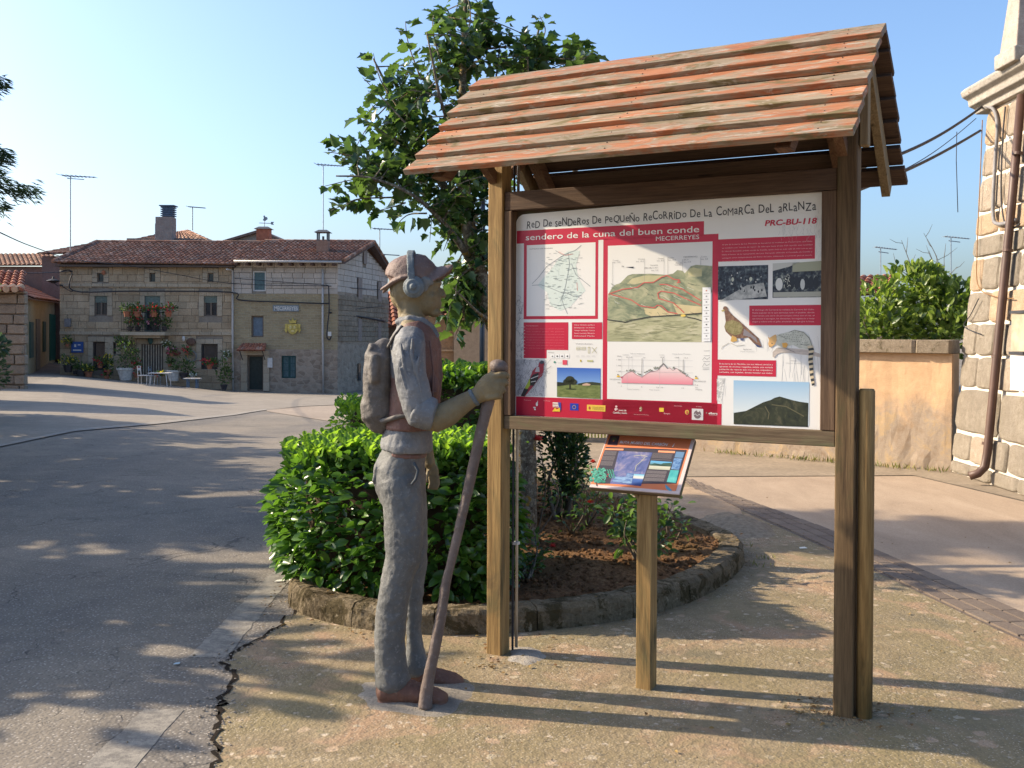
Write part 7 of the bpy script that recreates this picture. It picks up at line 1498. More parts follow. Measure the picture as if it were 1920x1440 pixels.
# shirt: torso, near sleeve with rolled cuff, far sleeve, collar, hem
m = MB()
loft(m, [(762, 843, D0, 48, .17), (763, 832, D0, 49, .175), (765, 812, D0, 46, .168), (767, 800, D0, 43, .16), (768, 780, D0, 41, .155), (772, 720, D0, 45, .175), (776, 655, D0, 45, .20), (776, 630, D0, 40, .185), (774, 612, D0, 30, .12), (773, 600, D0, 25, .085)], cap=False)
loft(m, [(772, 626, D0 - .15, 23, .045), (768, 645, D0 - .195, 30, .062), (767, 678, D0 - .22, 30, .066), (770, 705, D0 - .225, 29.5, .062), (777, 735, D0 - .225, 31, .064), (784, 762, D0 - .225, 30, .064), (791, 786, D0 - .225, 27, .062)], n=24)
loft(m, [(770, 618, D0 + .165, 26, .05), (767, 650, D0 + .215, 30, .064), (774, 710, D0 + .235, 28, .06), (782, 770, D0 + .24, 27, .058), (788, 800, D0 + .24, 27, .058)], n=18)
# collar flaps
for s_ in (-1, 1):
    loft(m, [(753, 603, D0 + s_ * .04, 8, .04), (768, 599, D0 + s_ * .08, 9, .02), (788, 604, D0 + s_ * .08, 11, .018), (806, 617, D0 + s_ * .055, 12, .016), (817, 632, D0 + s_ * .045, 8, .014)], n=12)
loft(m, [(772, 602, D0, 27, .085), (771, 592, D0, 24.5, .074)], n=20, cap=False)
for i in range(0): loft(m, [(718 + i * 26, 838 - i * 4, D0 - .15, 10, .02), (745 + i * 22, 825 - i * 2, D0 - .17, 9, .016), (768 + i * 18, 836, D0 - .16, 8, .016)], n=10)
shirt = sculpt(m, 'shirt', SHIRT, stt, .006, .0035, 1, folds=.006, seed=3)
m = MB()
for pl in (((752, 645), (757, 680), (766, 715), (780, 745)), ((774, 635), (772, 665), (779, 700)), ((750, 690), (760, 725), (778, 756)), ((786, 668), (782, 700), (790, 735))):
    loft(m, [(a_, b_, D0 - .278, 2.2 if i_ in (0, len(pl) - 1) else 4, .012) for i_, (a_, b_) in enumerate(pl)], n=10)
loft(m, [(770, 665, D0 - .22, 22, .050), (774, 700, D0 - .225, 23, .052), (781, 740, D0 - .225, 24, .054)], n=16)
sculpt(m, 'sleeve_fold', SHIRT, stt, .006, .0025, 2, seed=8)
m = MB(); loft(m, [(806, 640, D0 - .165, 2, .005), (812, 690, D0 - .16, 2, .005), (811, 745, D0 - .15, 2, .005), (803, 795, D0 - .14, 2, .005)], n=8); loft(m, [(800, 735, D0 - .17, 2, .005), (818, 735, D0 - .135, 2, .006)], n=8)
m.build('seam', VEST, stt, smooth=True)
cm_ = MB()
loft(cm_, [(777, 764, D0 - .225, 25, .058), (780, 765.5, D0 - .225, 31, .068), (790, 770, D0 - .225, 33, .072), (805, 776, D0 - .225, 32, .071), (815, 779, D0 - .225, 29, .066), (813, 778, D0 - .225, 23, .054)], n=26, cap=False)
sculpt(cm_, 'rolled_cuff', SHIRT, stt, .005, .0025, 1, seed=5)
# vest
m = MB()
loft(m, [(768, 803, D0, 49, .172), (769, 770, D0, 48, .17), (776, 720, D0, 49.5, .185), (780, 665, D0, 47.5, .198), (780, 635, D0, 44, .185), (777, 618, D0, 36, .15), (773, 606, D0, 27, .12)], cap=False, n=28)
for s_ in (-1, 1): loft(m, [(822, 640, D0 + s_ * .03, 4, .012), (827, 700, D0 + s_ * .028, 4, .012), (822, 750, D0 + s_ * .026, 4, .012), (812, 800, D0 + s_ * .024, 4, .012)], n=8)
for s_ in (-1, 1): ball(m, 812, 725, D0 + s_ * .1, 12, 22, .05)
vest = sculpt(m, 'vest', VEST, stt, .006, .003, 2, folds=.005, seed=9)
# trousers
m = MB()
loft(m, [(758, 838, D0, 41, .15), (757, 850, D0, 41, .152), (750, 878, D0, 48.5, .165), (750, 900, D0, 49, .17), (755, 935, D0, 42, .165)], n=26, cap=False)
loft(m, [(746, 900, D0 - .09, 40, .085), (755, 940, D0 - .1, 38, .088), (758, 1000, D0 - .11, 37, .082), (756, 1050, D0 - .115, 33, .074), (747, 1075, D0 - .115, 30, .072), (740, 1110, D0 - .115, 30, .072), (734, 1150, D0 - .115, 29, .07), (731, 1200, D0 - .115, 28, .068), (732, 1245, D0 - .115, 30, .07), (737, 1278, D0 - .115, 34, .076), (737, 1285, D0 - .115, 32, .07)], n=22)
loft(m, [(756, 900, D0 + .09, 40, .085), (763, 940, D0 + .1, 38, .086), (768, 1000, D0 + .11, 34, .08), (772, 1055, D0 + .12, 30, .074), (774, 1090, D0 + .12, 22, .066), (774, 1130, D0 + .12, 17, .06), (774, 1180, D0 + .12, 15, .058), (777, 1215, D0 + .12, 18, .06), (777, 1245, D0 + .12, 27, .07), (778, 1258, D0 + .12, 25, .066)], n=20)
loft(m, [(707, 872, D0 - .06, 5, .05), (703, 900, D0 - .06, 4, .045)], n=10)
for (x_, y_, l_) in ((745, 1068, 14), (738, 1084, 10), (730, 1255, 12)):
    loft(m, [(x_ - l_, y_ + 6, D0 - .165, 3, .01), (x_, y_, D0 - .183, 3, .008), (x_ + l_, y_ - 8, D0 - .165, 3, .01)], n=8)
tr_ = sculpt(m, 'trousers', TROU, stt, .006, .0038, 1, folds=.007, seed=21)
m = MB(); loft(m, [(758, 852, D0, 42.5, .157), (759, 843, D0, 41.5, .155)], n=26, cap=False); sculpt(m, 'belt', VEST, stt, .006, .002)
m = MB(); loft(m, [(776, 868, D0 - .175, 3.2, .006), (784, 882, D0 - .178, 3.0, .006), (780, 898, D0 - .18, 3, .006), (772, 908, D0 - .18, 2.5, .006)], n=8); m.build('pocket_seam', plain('dark_seam', (.05, .06, .07), .6), stt, smooth=True)
m = MB()
for pts_ in ([(770, 700), (772, 790), (780, 830), (782, 860)],): pass
# white drip streaks on hip
drip = []
for (pl) in (((778, 812), (780, 835), (784, 855), (782, 868), (786, 880), (781, 895), (785, 908), (783, 930)), ((772, 815), (774, 840), (779, 862))):
    for a_, b_ in zip(pl, pl[1:]): drip.append((a_, b_))
# shoes
m = MB()
loft(m, [(716, 1298, D0 - .12, 20, .052), (738, 1294, D0 - .12, 25, .056), (765, 1297, D0 - .125, 23, .058), (792, 1302, D0 - .13, 18, .062), (816, 1305, D0 - .135, 15, .062), (832, 1308, D0 - .138, 10, .05)], n=18)
ball(m, 738, 1284, D0 - .118, 30, 14, .06); loft(m, [(712, 1315, D0 - .12, 5, .05), (770, 1316, D0 - .125, 5, .062), (832, 1315, D0 - .138, 5, .058)], n=14)
for i in range(4): loft(m, [(765 + i * 9, 1281 + i * 4, D0 - .15, 2.2, .01), (767 + i * 9, 1278 + i * 4, D0 - .12, 2.4, .02), (765 + i * 9, 1281 + i * 4, D0 - .09, 2.2, .01)], n=8)
sculpt(m, 'shoe', SHOE, stt, .0055, .0028, 1)
m = MB()
loft(m, [(766, 1268, D0 + .12, 17, .05), (785, 1262, D0 + .12, 21, .054), (808, 1268, D0 + .125, 18, .058), (834, 1273, D0 + .13, 15, .06), (852, 1276, D0 + .132, 13, .058), (864, 1279, D0 + .134, 8, .045)], n=18)
loft(m, [(764, 1284, D0 + .12, 4, .05), (815, 1287, D0 + .125, 4, .06), (864, 1286, D0 + .134, 4, .055)], n=14); sculpt(m, 'shoe', SHOE, stt, .0055, .0028, 1)
# cap with brim
m = MB()
loft(m, [(768, 529, D0, 48, .098), (772, 515, D0, 49, .102), (774, 500, D0, 44.5, .096), (776, 489, D0, 35, .078), (776, 481, D0, 22, .05), (775, 478, D0, 8, .02)], n=30, cap=False)
ball(m, 773, 512, D0, 48, 35, .099)
loft(m, [(727, 537, D0 - .02, 4.5, .05), (738, 528, D0 - .07, 4.5, .018), (752, 521, D0 - .095, 4, .012), (768, 517, D0 - .103, 3, .01)], n=10); loft(m, [(727, 537, D0 + .02, 4.5, .05), (738, 528, D0 + .07, 4.5, .018), (752, 521, D0 + .095, 4, .012), (768, 517, D0 + .103, 3, .01)], n=10)
B_r = []
for i in range(9):       # brim: curved across, reaching forward
    f = i / 8; x_ = lerp(800, 849, f); top_ = lerp(505, 495, f); hwd = .085 * math.sqrt(max(.02, 1 - (f * .97) ** 2.6)); R_ = []
    for j in range(17):
        g = -1 + 2 * j / 16; c = at(x_, top_, D0); R_.append(c + Vector((0, g * hwd, -(g * g) * lerp(.062, .05, f) * (hwd / .085))))
    R2 = [v - Vector((0, 0, .012)) for v in R_[::-1]]; B_r.append(R_ + R2)
m.rings(B_r); ball(m, 775, 478, D0, 5, 3, .012)
sculpt(m, 'cap', CAPM, stt, .005, .0022, 1)
# headphones
m = MB(); R_ = []
for i in range(25):
    a = math.pi * i / 24; yy = -math.cos(a); zz = math.sin(a)
    c = at(lerp(771, 777, 1 - zz), lerp(537, 474, zz ** .8 if zz > 0 else 0), D0); c.y = D0 + yy * .108 * (1 if zz < .5 else 1)
    nrm = Vector((0, yy, zz * .9 + .01)).normalized(); w_ = .0165
    R_.append([c + Vector((-w_, 0, 0)), c + Vector((w_, 0, 0)), c + Vector((w_, 0, 0)) + nrm * .012, c + Vector((-w_, 0, 0)) + nrm * .012])
m.rings(R_); sculpt(m, 'headband', PHONE, stt, .005, .001, 1)
for s_ in (-1, 1):
    m = MB(); c = at(780, 540, D0); c.y = D0 + s_ * .10
    def disc(r_, d0_, d1_, cc=c): m.rings([[Vector((cc.x + r_ * k_ * math.cos(q_), cc.y + s_ * dd, cc.z + r_ * k_ * 1.04 * math.sin(q_))) for q_ in [j * math.pi / 12 for j in range(24)]] for k_, dd in ((.92, d0_), (1, d0_ + .004), (1, d1_ - .006), (.88, d1_))])
    disc(.047, -.004, .016); disc(.034, .010, .027); disc(.013, .02, .038)
    cup = sculpt(m, 'earcup', PHONE, stt, .0042, .001, 1)
# wristband
m = MB(); loft(m, [(885, 747, D0 - .234, 18, .036), (892, 743, D0 - .235, 18, .036)], n=20, cap=False); sculpt(m, 'wristband', PHONE, stt, .005, .001, 1)
# backpack
m = MB()
loft(m, [(721, 652, D0, 20, .10), (716, 668, D0, 28, .135), (714, 700, D0, 30, .145), (714, 740, D0, 30, .145), (716, 775, D0, 29, .14), (720, 795, D0, 20, .11)], n=26, sq=3)
loft(m, [(706, 742, D0, 22, .12), (704, 756, D0, 26, .13), (706, 778, D0, 27, .128), (712, 795, D0, 20, .10)], n=24, sq=2.8)
loft(m, [(700, 650, D0 - .08, 10, .03), (690, 668, D0 - .08, 6, .03), (687, 700, D0 - .08, 5, .03), (686, 735, D0 - .08, 5, .03)], n=12); loft(m, [(700, 650, D0 + .08, 10, .03), (690, 668, D0 + .08, 6, .03), (686, 735, D0 + .08, 5, .03)], n=12)
loft(m, [(702, 668, D0 - .14, 9, .02), (700, 690, D0 - .148, 11, .02), (703, 715, D0 - .146, 9, .018)], n=12)
bp_ = sculpt(m, 'backpack', BAG, stt, .006, .0035, 2, folds=.006, seed=31)
m = MB(); loft(m, [(728, 650, D0 - .10, 3, .02), (740, 628, D0 - .11, 3, .02), (753, 612, D0 - .11, 3, .018)], n=10); loft(m, [(728, 650, D0 + .12, 5, .02), (742, 626, D0 + .125, 5, .02), (757, 606, D0 + .12, 5, .018)], n=10)
loft(m, [(715, 790, D0 - .13, 5, .012), (740, 783, D0 - .165, 5, .012), (765, 778, D0 - .17, 5, .012)], n=10); sculpt(m, 'strap', BAG, stt, .0055, .001, 1)
# staff
stf = thing('walking_staff', 'tall knobbed brown cement staff gripped in the right hand of the statue', 'staff', tuple(at(795, 1325, D0 - .235)), 0)
m = MB(); SD = D0 - .215
loft(m, [(797, 1326, SD - .01, 13.5, .03), (799, 1300, SD, 12.5, .028), (805, 1265, SD, 11, .025), (818, 1200, SD, 11, .024), (828, 1150, SD, 10, .023), (834, 1105, SD, 9.5, .022), (838, 1085, SD, 8.6, .021), (852, 1030, SD, 9, .021), (868, 960, SD, 9.3, .022), (884, 890, SD, 9.8, .022), (899, 820, SD, 10.4, .023), (914, 760, SD, 11, .024), (925, 715, SD, 11, .025), (931, 695, SD, 11, .025)], n=16)
ball(m, 935, 687, SD, 17.5, 13, .042, .15)
sculpt(m, 'staff_shaft', STAFFM, stf, .005, .0022, 1)
# ------------------------------------------------------------------ hedges, tree, roses, conifer
L_HEDGE = leafmat('laurel_leaf', (.022, .058, .010), (.05, .12, .018), (.13, .25, .03), .3, .3, .45)
L_HEDGEB = leafmat('laurel_shoot_leaf', (.08, .16, .018), (.16, .28, .03), (.30, .42, .05), .28, .45, .5)
L_TREE = leafmat('tree_leaf', (.02, .05, .022), (.04, .082, .026), (.11, .175, .045), .27, .3, .55)
L_ROSE = leafmat('rose_leaf', (.03, .07, .02), (.06, .12, .03), (.12, .2, .04), .4, .3)
TWIG = plain('dark_twig', (.05, .035, .022), .9, .1)
def hedge(name, label, plan, z0, z1, n, size, seed, mat, matb, bulge=.08, group=None, indiv=300):
    r_ = random.Random(seed); cx = sum(p[0] for p in plan) / len(plan); cy = sum(p[1] for p in plan) / len(plan)
    root = thing(name, label, 'hedge', (cx, cy, z0), 0, group)
    C = closed_spline(plan, 8); k = len(C); nrm = []
    for i in range(k):
        t = (C[(i + 1) % k] - C[i - 1]).normalized(); nrm.append(Vector((t.y, -t.x, 0)))
    area = sum(C[i].x * C[(i + 1) % k].y - C[(i + 1) % k].x * C[i].y for i in range(k))
    if area < 0: nrm = [-v for v in nrm]
    zt_f = lambda x: -.10 * min(1, max(0, (-.95 - x) / .5))
    # dark inner mass of twigs
    m = MB(); rings = []
    for f, z in ((.55, z0 + .02), (1, z0 + .18), (1, z1 - .22), (.8, z1 - .12)):
        rings.append([Vector((cx, cy, z)).lerp(Vector((c.x, c.y, z)) - v * .13, f) for c, v in zip(C, nrm)])
    m.rings(rings); m.build('inner_twigs', TWIG, root, smooth=True)
    Pp, D, Nn, s = [], [], [], []; T = dict(P=[], D=[], N=[], s=[])
    xs = [c.x for c in C]; ys = [c.y for c in C]; H = z1 - z0
    for _ in range(n):
        if r_.random() < .66:
            i = r_.randrange(k); u = r_.random(); c = C[i].lerp(C[(i + 1) % k], u); v = nrm[i]; f = r_.random(); z = z0 + H * (1 - (1 - f) ** 1.0)
            prof_ = bulge * math.sin(math.pi * min(1, f * 1.1)) - .16 * max(0, f - .86) / .14 * .6 - .06 * max(0, .1 - f) / .1
            lump = .05 * noise.noise(Vector((c.x * 4, c.y * 4, z * 4)))
            p = Vector((c.x, c.y, z)) + v * (prof_ + lump - r_.random() ** 2 * .14)
            out = v + Vector((r_.gauss(0, .5), r_.gauss(0, .5), .15 + .5 * f + r_.gauss(0, .4))); nn = v * .9 + Vector((r_.gauss(0, .45), r_.gauss(0, .45), .7)); up_ = Vector((r_.gauss(0, .6), r_.gauss(0, .6), .2 - 1.1 * (1 - f) * r_.random()))
            d = v * .5 + up_
        else:
            while True:
                x, y = r_.uniform(min(xs), max(xs)), r_.uniform(min(ys), max(ys))
                if inside((x, y), [(c.x, c.y) for c in C]): break
            z = z1 + .06 * noise.noise(Vector((x * 3, y * 3, 7))) - r_.random() ** 2 * .12; p = Vector((x, y, z)); d = Vector((r_.gauss(0, .7), r_.gauss(0, .7), .8)); nn = Vector((r_.gauss(0, .6), r_.gauss(0, .6), 1)); f = 1
        T['P'].append(p); T['D'].append(d); T['N'].append(nn); T['s'].append(size * r_.uniform(.45, 1.25)); T['P'][-1] = p + Vector((0, 0, zt_f(p.x) * max(0, (p.z - z0) / H)))
    # key: what the street side sees
    Pa = np.array(T['P']); key = None
    a = leaves(root, 'oval', mat, T['P'], T['D'], T['N'], T['s'], indiv=indiv)
    # fresh shoots on top
    T = dict(P=[], D=[], N=[], s=[])
    for _ in range(int(n * .035)):
        while True:
            x, y = r_.uniform(min(xs), max(xs)), r_.uniform(min(ys), max(ys))
            if inside((x, y), [(c.x, c.y) for c in C]): break
        h = r_.uniform(.02, .09); z = z1 + .06 * noise.noise(Vector((x * 3, y * 3, 7)))
        for q_ in range(7):
            a_ = q_ * 2.4; T['P'].append(Vector((x, y, z + zt_f(x) + h * q_ / 7))); T['D'].append(Vector((math.cos(a_) * .7, math.sin(a_) * .7, .8))); T['N'].append(Vector((-math.cos(a_) * .8, -math.sin(a_) * .8, .8))); T['s'].append(size * .75)
    leaves(root, 'oval', matb, T['P'], T['D'], T['N'], T['s'], indiv=0, rest='young_shoots')
    return root
hedge('laurel_hedge', 'clipped low laurel hedge at the left front of the planter behind the statue', [(-1.52, 7.0), (-1.42, 6.4), (-1.16, 6.0), (-.75, 5.80), (-.3, 5.72), (-.08, 5.82), (-.05, 6.25), (-.2, 6.75), (-.7, 7.0), (-1.1, 7.15), (-1.42, 7.3)], .06, .90, 8600, .085, 5, L_HEDGE, L_HEDGEB)
hedge('laurel_hedge', 'taller laurel hedge with fresh light shoots behind the statue and left of the tree trunk', [(-.75, 8.9), (-.8, 8.3), (-.4, 8.05), (0, 8.1), (.05, 8.6), (-.1, 9.1), (-.5, 9.2)], .12, 1.28, 3800, .075, 6, L_HEDGE, L_HEDGEB, indiv=150)
hedge('laurel_hedge', 'yellowish back hedge at the left of the planter behind the backpack', [(-1.55, 9.3), (-1.5, 8.7), (-1.2, 8.5), (-.9, 8.7), (-.85, 9.3), (-1.2, 9.6)], .12, 1.06, 2600, .06, 7, L_HEDGEB, L_HEDGEB, indiv=120)
cs = [((.42, 8.4, .55), (.20, .2, .42)), ((.40, 8.4, .95), (.17, .18, .35)), ((.34, 8.45, 1.2), (.15, .15, .3)), ((.5, 8.35, .6), (.12, .15, .3))]
shrub('evergreen_shrub', 'dark upright evergreen shrub just right of the tree trunk', 'shrub', (.4, 8.4, .1), cs, 2600, .05, leafmat('box_leaf', (.015, .04, .015), (.03, .07, .02), (.07, .14, .03), .35, .25), 22, indiv=150)
def flower(px, py, d, r_=.022, label='', col='red', root=None, n=26):
    p = at(px, py, d); rr = random.Random(int(px)); P_, D_, N_ = [], [], []
    for i in range(n):
        a = i * 2.4; el = .2 + 1.2 * (i / n); P_.append(p); D_.append(Vector((math.cos(a) * math.cos(el), math.sin(a) * math.cos(el), math.sin(el)))); N_.append(Vector((-math.cos(a) * math.sin(el), -math.sin(a) * math.sin(el), math.cos(el)))); 
    return leaves(root, 'oval', PETAL[col], P_, D_, N_, [r_ * rr.uniform(.8, 1.2) for _ in P_], indiv=0, rest='blossom')
def rosebush(label, base, tips, nleaf, seed, flowers=(), size=.05, mat=L_ROSE, name='rose_bush'):
    r_ = random.Random(seed); root = thing(name, label, 'rose bush', base, 0); P_, D_, N_, s_ = [], [], [], []
    for tp in tips:
        tp = Vector(tp); b = Vector(base) + Vector((r_.gauss(0, .02), r_.gauss(0, .02), 0)); mid_ = lerp(b, tp, .5) + Vector((r_.gauss(0, .05), r_.gauss(0, .05), .03)); pts_ = catmull([b, mid_, tp], 8)
        m = MB(); m.tube(pts_, [.009 * (1 - .75 * k / 16) for k in range(17)], 6); m.build('stem', BARK, root, smooth=True)
        for _ in range(nleaf):
            q_ = pts_[min(16, int(6 + 11 * r_.random()))]; o = Vector((r_.gauss(0, 1), r_.gauss(0, 1), r_.gauss(0, .6))).normalized(); P_.append(q_ + o * r_.uniform(.01, .10)); D_.append(o + Vector((0, 0, .1))); N_.append(Vector((r_.gauss(0, .5), r_.gauss(0, .5), 1))); s_.append(size * r_.uniform(.6, 1.3))
    leaves(root, 'oval', mat, P_, D_, N_, s_, indiv=min(110, len(P_)))
    for f in flowers: flower(*f, root=root)
    return root
bb_ = gnd(1200, 1052, .1)
rosebush('rose bush with bare lower stems growing behind the lectern post', tuple(bb_), [at(1150, 950, bb_.y), at(1190, 940, bb_.y + .1), at(1230, 930, bb_.y + .1), at(1262, 945, bb_.y), at(1175, 975, bb_.y - .1), at(1255, 1005, bb_.y), at(1170, 935, bb_.y + .2), at(1215, 960, bb_.y - .1)], 34, 3, size=.065)
rosebush('small rose bush with two dark red blooms left of the lectern', tuple(gnd(1105, 985, .1)), [at(1090, 900, 7.6), at(1112, 880, 7.6), at(1120, 930, 7.6), at(1098, 940, 7.5), at(1130, 900, 7.7)], 26, 5, ((1112, 868, 7.6, .03), (1106, 943, 7.5, .03)), .045)
rosebush('low leafy rose against the tree trunk foot with a red bloom in the shade', tuple(gnd(990, 1085, .1)), [at(970, 1010, 6.6), at(1000, 1000, 6.6), at(1015, 1040, 6.6), at(978, 1050, 6.5), at(1005, 1060, 6.5), at(965, 1070, 6.5)], 36, 7, ((1036, 1026, 6.6, .028),), .05)
rosebush('tall rose stem with a bright red bloom between trunk and evergreen shrub', tuple(gnd(1008, 1020, .1)), [at(1010, 835, 7.3), at(1018, 870, 7.3)], 20, 9, ((1008, 826, 7.3, .045),), .05)
rosebush('thin low rose shoot at the left in the open soil of the planter', tuple(gnd(1075, 1000, .1)), [at(1055, 960, 7.3), at(1085, 940, 7.4), at(1070, 975, 7.2)], 12, 10, (), .04)
rosebush('sprig of pale leafed rose beyond the lectern left edge', tuple(gnd(1088, 930, .1)), [at(1085, 848, 8.6), at(1096, 856, 8.6), at(1075, 880, 8.6)], 12, 12, (), .05, L_HEDGEB)
rosebush('leafy rose low at the back edge of the planter right of the lectern post', tuple(gnd(1262, 1015, .1)), [at(1262, 960, 7.3), at(1250, 975, 7.3), at(1275, 985, 7.3)], 16, 14, (), .045)
# the tree
t = NT('lichened_trunk_bark'); co = t.co(world=True); n1 = t.noise(t.co((3, 3, 1), world=True), 6, 7, .75, .6); n2 = t.noise(co, 34, 6, .8)
col = t.ramp(n1, [(.3, (.07, .05, .035)), (.5, (.15, .12, .085)), (.7, (.27, .24, .18))]); col = t.mix(t.ramp(n2, [(.5, (0, 0, 0)), (.58, (.9, .9, .9))]), col, (.40, .36, .27)); col = t.mix(t.ramp(t.noise(co, 12, 5, .7), [(.58, (0, 0, 0)), (.64, (1, 1, 1))]), col, (.36, .22, .04)); t.bump(n1, 1, .03); t.bump(n2, .8, .01); TRK = t.fin(col, .9, .15)
TD = 7.35; tree = thing('garden_tree', 'leafy dark green tree with lichened trunk growing out of the planter', 'tree', tuple(gnd(988, 1050, .1)))
limbs = [[(984, 1062, TD, .125), (981, 1000, TD, .105), (982, 900, TD, .098), (981, 800, TD, .092), (972, 730, TD, .085), (945, 650, TD, .08), (915, 570, TD, .07), (890, 480, TD, .06), (872, 380, TD, .05), (866, 260, TD, .038), (868, 140, TD, .025), (872, 20, TD, .015), (876, -60, TD, .008)],
    [(900, 520, TD, .035), (850, 440, TD - .2, .022), (780, 370, TD - .35, .013), (700, 335, TD - .4, .008), (630, 330, TD - .4, .005)],
    [(880, 420, TD, .04), (820, 330, TD + .2, .03), (760, 230, TD + .2, .02), (720, 150, TD + .2, .010), (700, 110, TD + .2, .006)],
    [(870, 330, TD, .035), (900, 240, TD + .3, .028), (960, 160, TD + .5, .02), (1000, 90, TD + .6, .012), (1012, 45, TD + .6, .006)],
    [(868, 300, TD, .02), (830, 200, TD - .3, .012), (810, 110, TD - .4, .007), (800, 60, TD - .4, .004)],
    [(915, 600, TD, .02), (895, 585, TD - .3, .010), (870, 560, TD - .5, .007), (850, 540, TD - .6, .004)], [(975, 740, TD, .05), (1000, 660, TD + .3, .04), (1060, 500, TD + .6, .03), (1080, 300, TD + .7, .02), (1088, 150, TD + .7, .01), (1088, 80, TD + .7, .006)]]
LP_ = []
for i, L_ in enumerate(limbs):
    pts_ = catmull([at(a, b, d) for a, b, d, _ in L_], 6); rr = [q_[3] for q_ in L_]; ri = [float(np.interp(k / 6, range(len(rr)), rr)) * (1 + .12 * noise.noise(Vector((k * .7, i, 0)))) for k in range(len(pts_))]
    m = MB(); m.tube(pts_, ri, 12); m.build('trunk' if i == 0 else 'limb', TRK, tree, smooth=True); LP_ += [(p, r_) for p, r_ in zip(pts_, ri) if p.z > 2.0]
r = random.Random(42)
vols = [((870, 90), (75, 85), .45, 26), ((800, 150), (90, 75), .5, 22), ((860, 250), (110, 90), .65, 38), ((760, 290), (90, 80), .55, 26), ((690, 330), (75, 45), .45, 16), ((800, 370), (120, 75), .6, 34), ((720, 230), (60, 50), .45, 10), ((870, 470), (80, 90), .55, 32), ((860, 570), (50, 60), .45, 22), ((915, 600), (40, 60), .4, 12), ((930, 300), (80, 130), .6, 28), ((1010, 100), (32, 60), .3, 24), ((1085, 125), (22, 36), .25, 16), ((940, 130), (40, 60), .5, 6), ((1000, 250), (90, 90), .5, 14), ((1300, 108), (8, 14), .2, 2), ((905, 390), (70, 90), .6, 24)]
tips = [((700, 100), (745, 200)), ((760, 40), (790, 150)), ((815, 20), (830, 130)), ((872, -20), (868, 90)), ((905, 10), (890, 110)), ((680, 145), (760, 230)), ((615, 285), (730, 320)), ((605, 350), (720, 345)), ((612, 270), (690, 300)), ((650, 385), (740, 370)), ((672, 215), (750, 270)), ((700, 170), (770, 220)), ((1012, 30), (1005, 100)), ((1088, 75), (1085, 130)), ((1110, 100), (1085, 150)), ((940, 80), (930, 150)), ((620, 395), (700, 365)), ((690, 400), (760, 380)), ((745, 420), (800, 400)), ((850, 640), (870, 560)), ((835, 620), (865, 540)), ((975, 75), (990, 150)), ((640, 300), (720, 330)), ((1045, 110), (1020, 170))]
TP, TDr, TN, TS = [], [], [], []; tm = MB()
def twig(a, b, nl, sz, rad=.006, f0=.25):
    mid_ = lerp(a, b, .5) + Vector((r.gauss(0, .04), r.gauss(0, .04), r.uniform(.0, .06))); pts_ = catmull([a, mid_, b], 6); tm.tube(pts_, [rad * (1 - .7 * k / 12) for k in range(13)], 5)
    for k in range(nl):
        f = lerp(f0, 1, (k + r.random()) / nl); p = pts_[min(12, int(f * 12))]; dirn = (b - a).normalized(); side = Vector((r.gauss(0, 1), r.gauss(0, 1), r.gauss(0, .6))).normalized()
        side = (side - dirn * side.dot(dirn)).normalized(); TP.append(p + side * r.uniform(.01, .045)); TDr.append(side + dirn * .5 + Vector((0, 0, -.25))); TN.append(Vector((r.gauss(0, .5), r.gauss(0, .5), 1)) + side * .2); TS.append(sz * r.uniform(.6, 1.2))
for (c, rad, dy, n_) in vols:
    for _ in range(int(n_ * .82)):
        while True:
            x_, y_, z_ = r.uniform(-1, 1), r.uniform(-1, 1), r.uniform(-1, 1)
            if x_ * x_ + y_ * y_ + z_ * z_ < 1: break
        e = at(c[0] + x_ * rad[0], c[1] + y_ * rad[1], TD + .1 + z_ * dy); st = min(LP_, key=lambda q_: (q_[0] - e).length + r.random() * .3)[0]
        if (e - st).length > .75: st = lerp(e, st, .75 / (e - st).length)
        if c[0] == 1300: st = e - Vector((0, 0, .4))
        twig(st, e, 12, .088)
for a, b in tips: d_ = TD - .1 + r.uniform(-.3, .3); twig(at(*b, d_), at(*a, d_), 13, .105, .007, .15)
tm.build('twigs', TRK, tree, kind='stuff'); leaves(tree, 'lobed', L_TREE, TP, TDr, TN, TS)
print('tree leaves', len(TP))
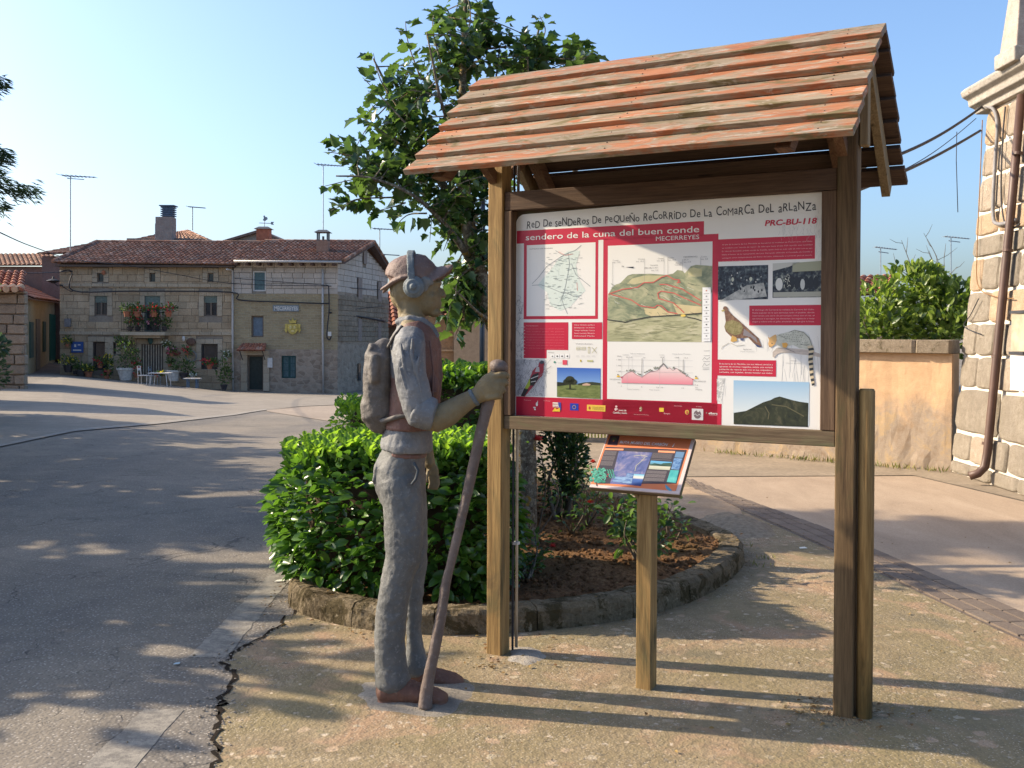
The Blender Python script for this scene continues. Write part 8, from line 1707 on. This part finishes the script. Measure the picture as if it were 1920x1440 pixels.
# conifers at the left edge: one reaching into the frame, more out of frame shading the street
L_CON = leafmat('conifer_needles', (.035, .065, .045), (.06, .10, .06), (.12, .17, .09), .6, .2, .2)
def conifer(label, base, H, R_, nb, seed, sag=.25, dens=70, name='conifer_tree', zlow=.12, group='conifers along the left edge', nsz=.28, branchrange=None, droop=1.):
    r_ = random.Random(seed); root = thing(name, label, 'conifer', base, 0, group); b = Vector(base); m = MB(); m.tube([b, b + Vector((.05, 0, H * .5)), b + Vector((0, 0, H))], [.02 * H, .013 * H, .01], 10); m.build('trunk', BARK, root, smooth=True)
    P_, D_, N_, s_ = [], [], [], []; m = MB()
    for i in range(nb):
        f = lerp(zlow, .98, (i + r_.random()) / nb); z = H * f; L_ = R_ * (1 - f) ** .7 * r_.uniform(.6, 1.15) + .2; a = i * 2.399 + r_.gauss(0, .2); d = Vector((math.cos(a), math.sin(a), 0))
        pts_ = [b + Vector((0, 0, z)) + d * L_ * t_ + Vector((0, 0, (-.35 * t_ + sag * t_ * t_) * L_ * droop)) for t_ in (0, .25, .5, .75, 1)]; m.tube(pts_, [.022, .018, .013, .008, .003], 5)
        for k in range(int(dens * L_ / R_) + 10):
            t_ = r_.uniform(.12, 1) ; p = b + Vector((0, 0, z)) + d * L_ * t_ + Vector((0, 0, (-.35 * t_ + sag * t_ * t_) * L_ * droop)); sd = Vector((-d.y, d.x, 0)) * r_.choice((-1, 1)); w_ = (1 - t_) * .35 * L_ * r_.random() + .03
            P_.append(p + sd * w_ + Vector((0, 0, r_.gauss(-.04, .05)))); D_.append(d * .8 + sd * .6 + Vector((0, 0, r_.uniform(-.7, .1)))); N_.append(Vector((r_.gauss(0, .4), r_.gauss(0, .4), 1))); s_.append(nsz * r_.uniform(.6, 1.3))
    m.build('branches', BARK, root, kind='stuff'); leaves(root, 'needle', L_CON, P_, D_, N_, s_, indiv=0); return root
conifer('blue green cedar whose branch tips reach in at the upper left edge', (-6.95, 10.6, 0), 7.8, 2.35, 120, 3, .2, 1500, zlow=.44, nsz=.10, droop=1.6)
L_SH = L_CON
# rounded shade trees beyond the left edge of the frame
def shadetree(label, base, H, cr, n, seed, z0):
    r_ = random.Random(seed); b = Vector(base); root = thing('street_tree', label, 'tree', base, 0, 'street trees out of frame on the left')
    m = MB(); m.tube([b, b + Vector((0, 0, H * .8))], [.13, .06], 8); m.build('trunk', BARK, root, smooth=True)
    cs_ = [(b + Vector((r_.gauss(0, cr * .4), r_.gauss(0, cr * .4), lerp(z0, H - .5, r_.random()))), (cr * .55, cr * .55, .55)) for _ in range(9)]
    P_, O_ = blobcloud(cs_, n, r_, .3); leaves(root, 'oval', L_TREE, P_, [o + Vector((0, 0, .2)) for o in O_], [Vector((r_.gauss(0, 1), r_.gauss(0, 1), 1)) for _ in O_], [.3 * r_.uniform(.7, 1.2) for _ in O_], indiv=0)
SHADE = [((-9.0, 7.6, 0), 3.9, 1.2), ((-9.4, 10.2, 0), 4.2, 1.4), ((-10.2, 12.9, 0), 4.3, 1.4), ((-11, 15.6, 0), 4.3, 1.5), ((-11.8, 18.0, 0), 4.0, 1.3), ((-13, 20.3, -.1), 3.6, 1.1)]
for i, (b, h, cr) in enumerate(SHADE): shadetree(['leafy street tree nearest the camera beyond the left edge', 'second leafy street tree along the left edge of the road', 'third leafy street tree along the left edge of the road', 'fourth leafy street tree along the left edge of the road', 'fifth leafy street tree along the left edge of the road', 'farthest leafy street tree along the left edge of the road'][i], b, h, cr, 2100, 50 + i, 1.0)
shadetree('small young street tree standing close to the camera on the left', (-5.6, 5.6, 0), 2.6, .7, 300, 70, 1.2)
# dark greenery at the left edge under the barn eave
cs = [(at(-22, 700, 20), (.35, .3, .35)), (at(-10, 650, 20), (.2, .3, .2))]
shrub('edge_shrub', 'dark shrub peeping in at the left edge before the barn', 'shrub', tuple(gpt(-30, 800)), cs, 500, .12, L_CON, 29, indiv=0)
r = random.Random(19)
for p_ in range(26):
    g_ = gnd(r.uniform(1080, 1480), r.uniform(940, 1060));
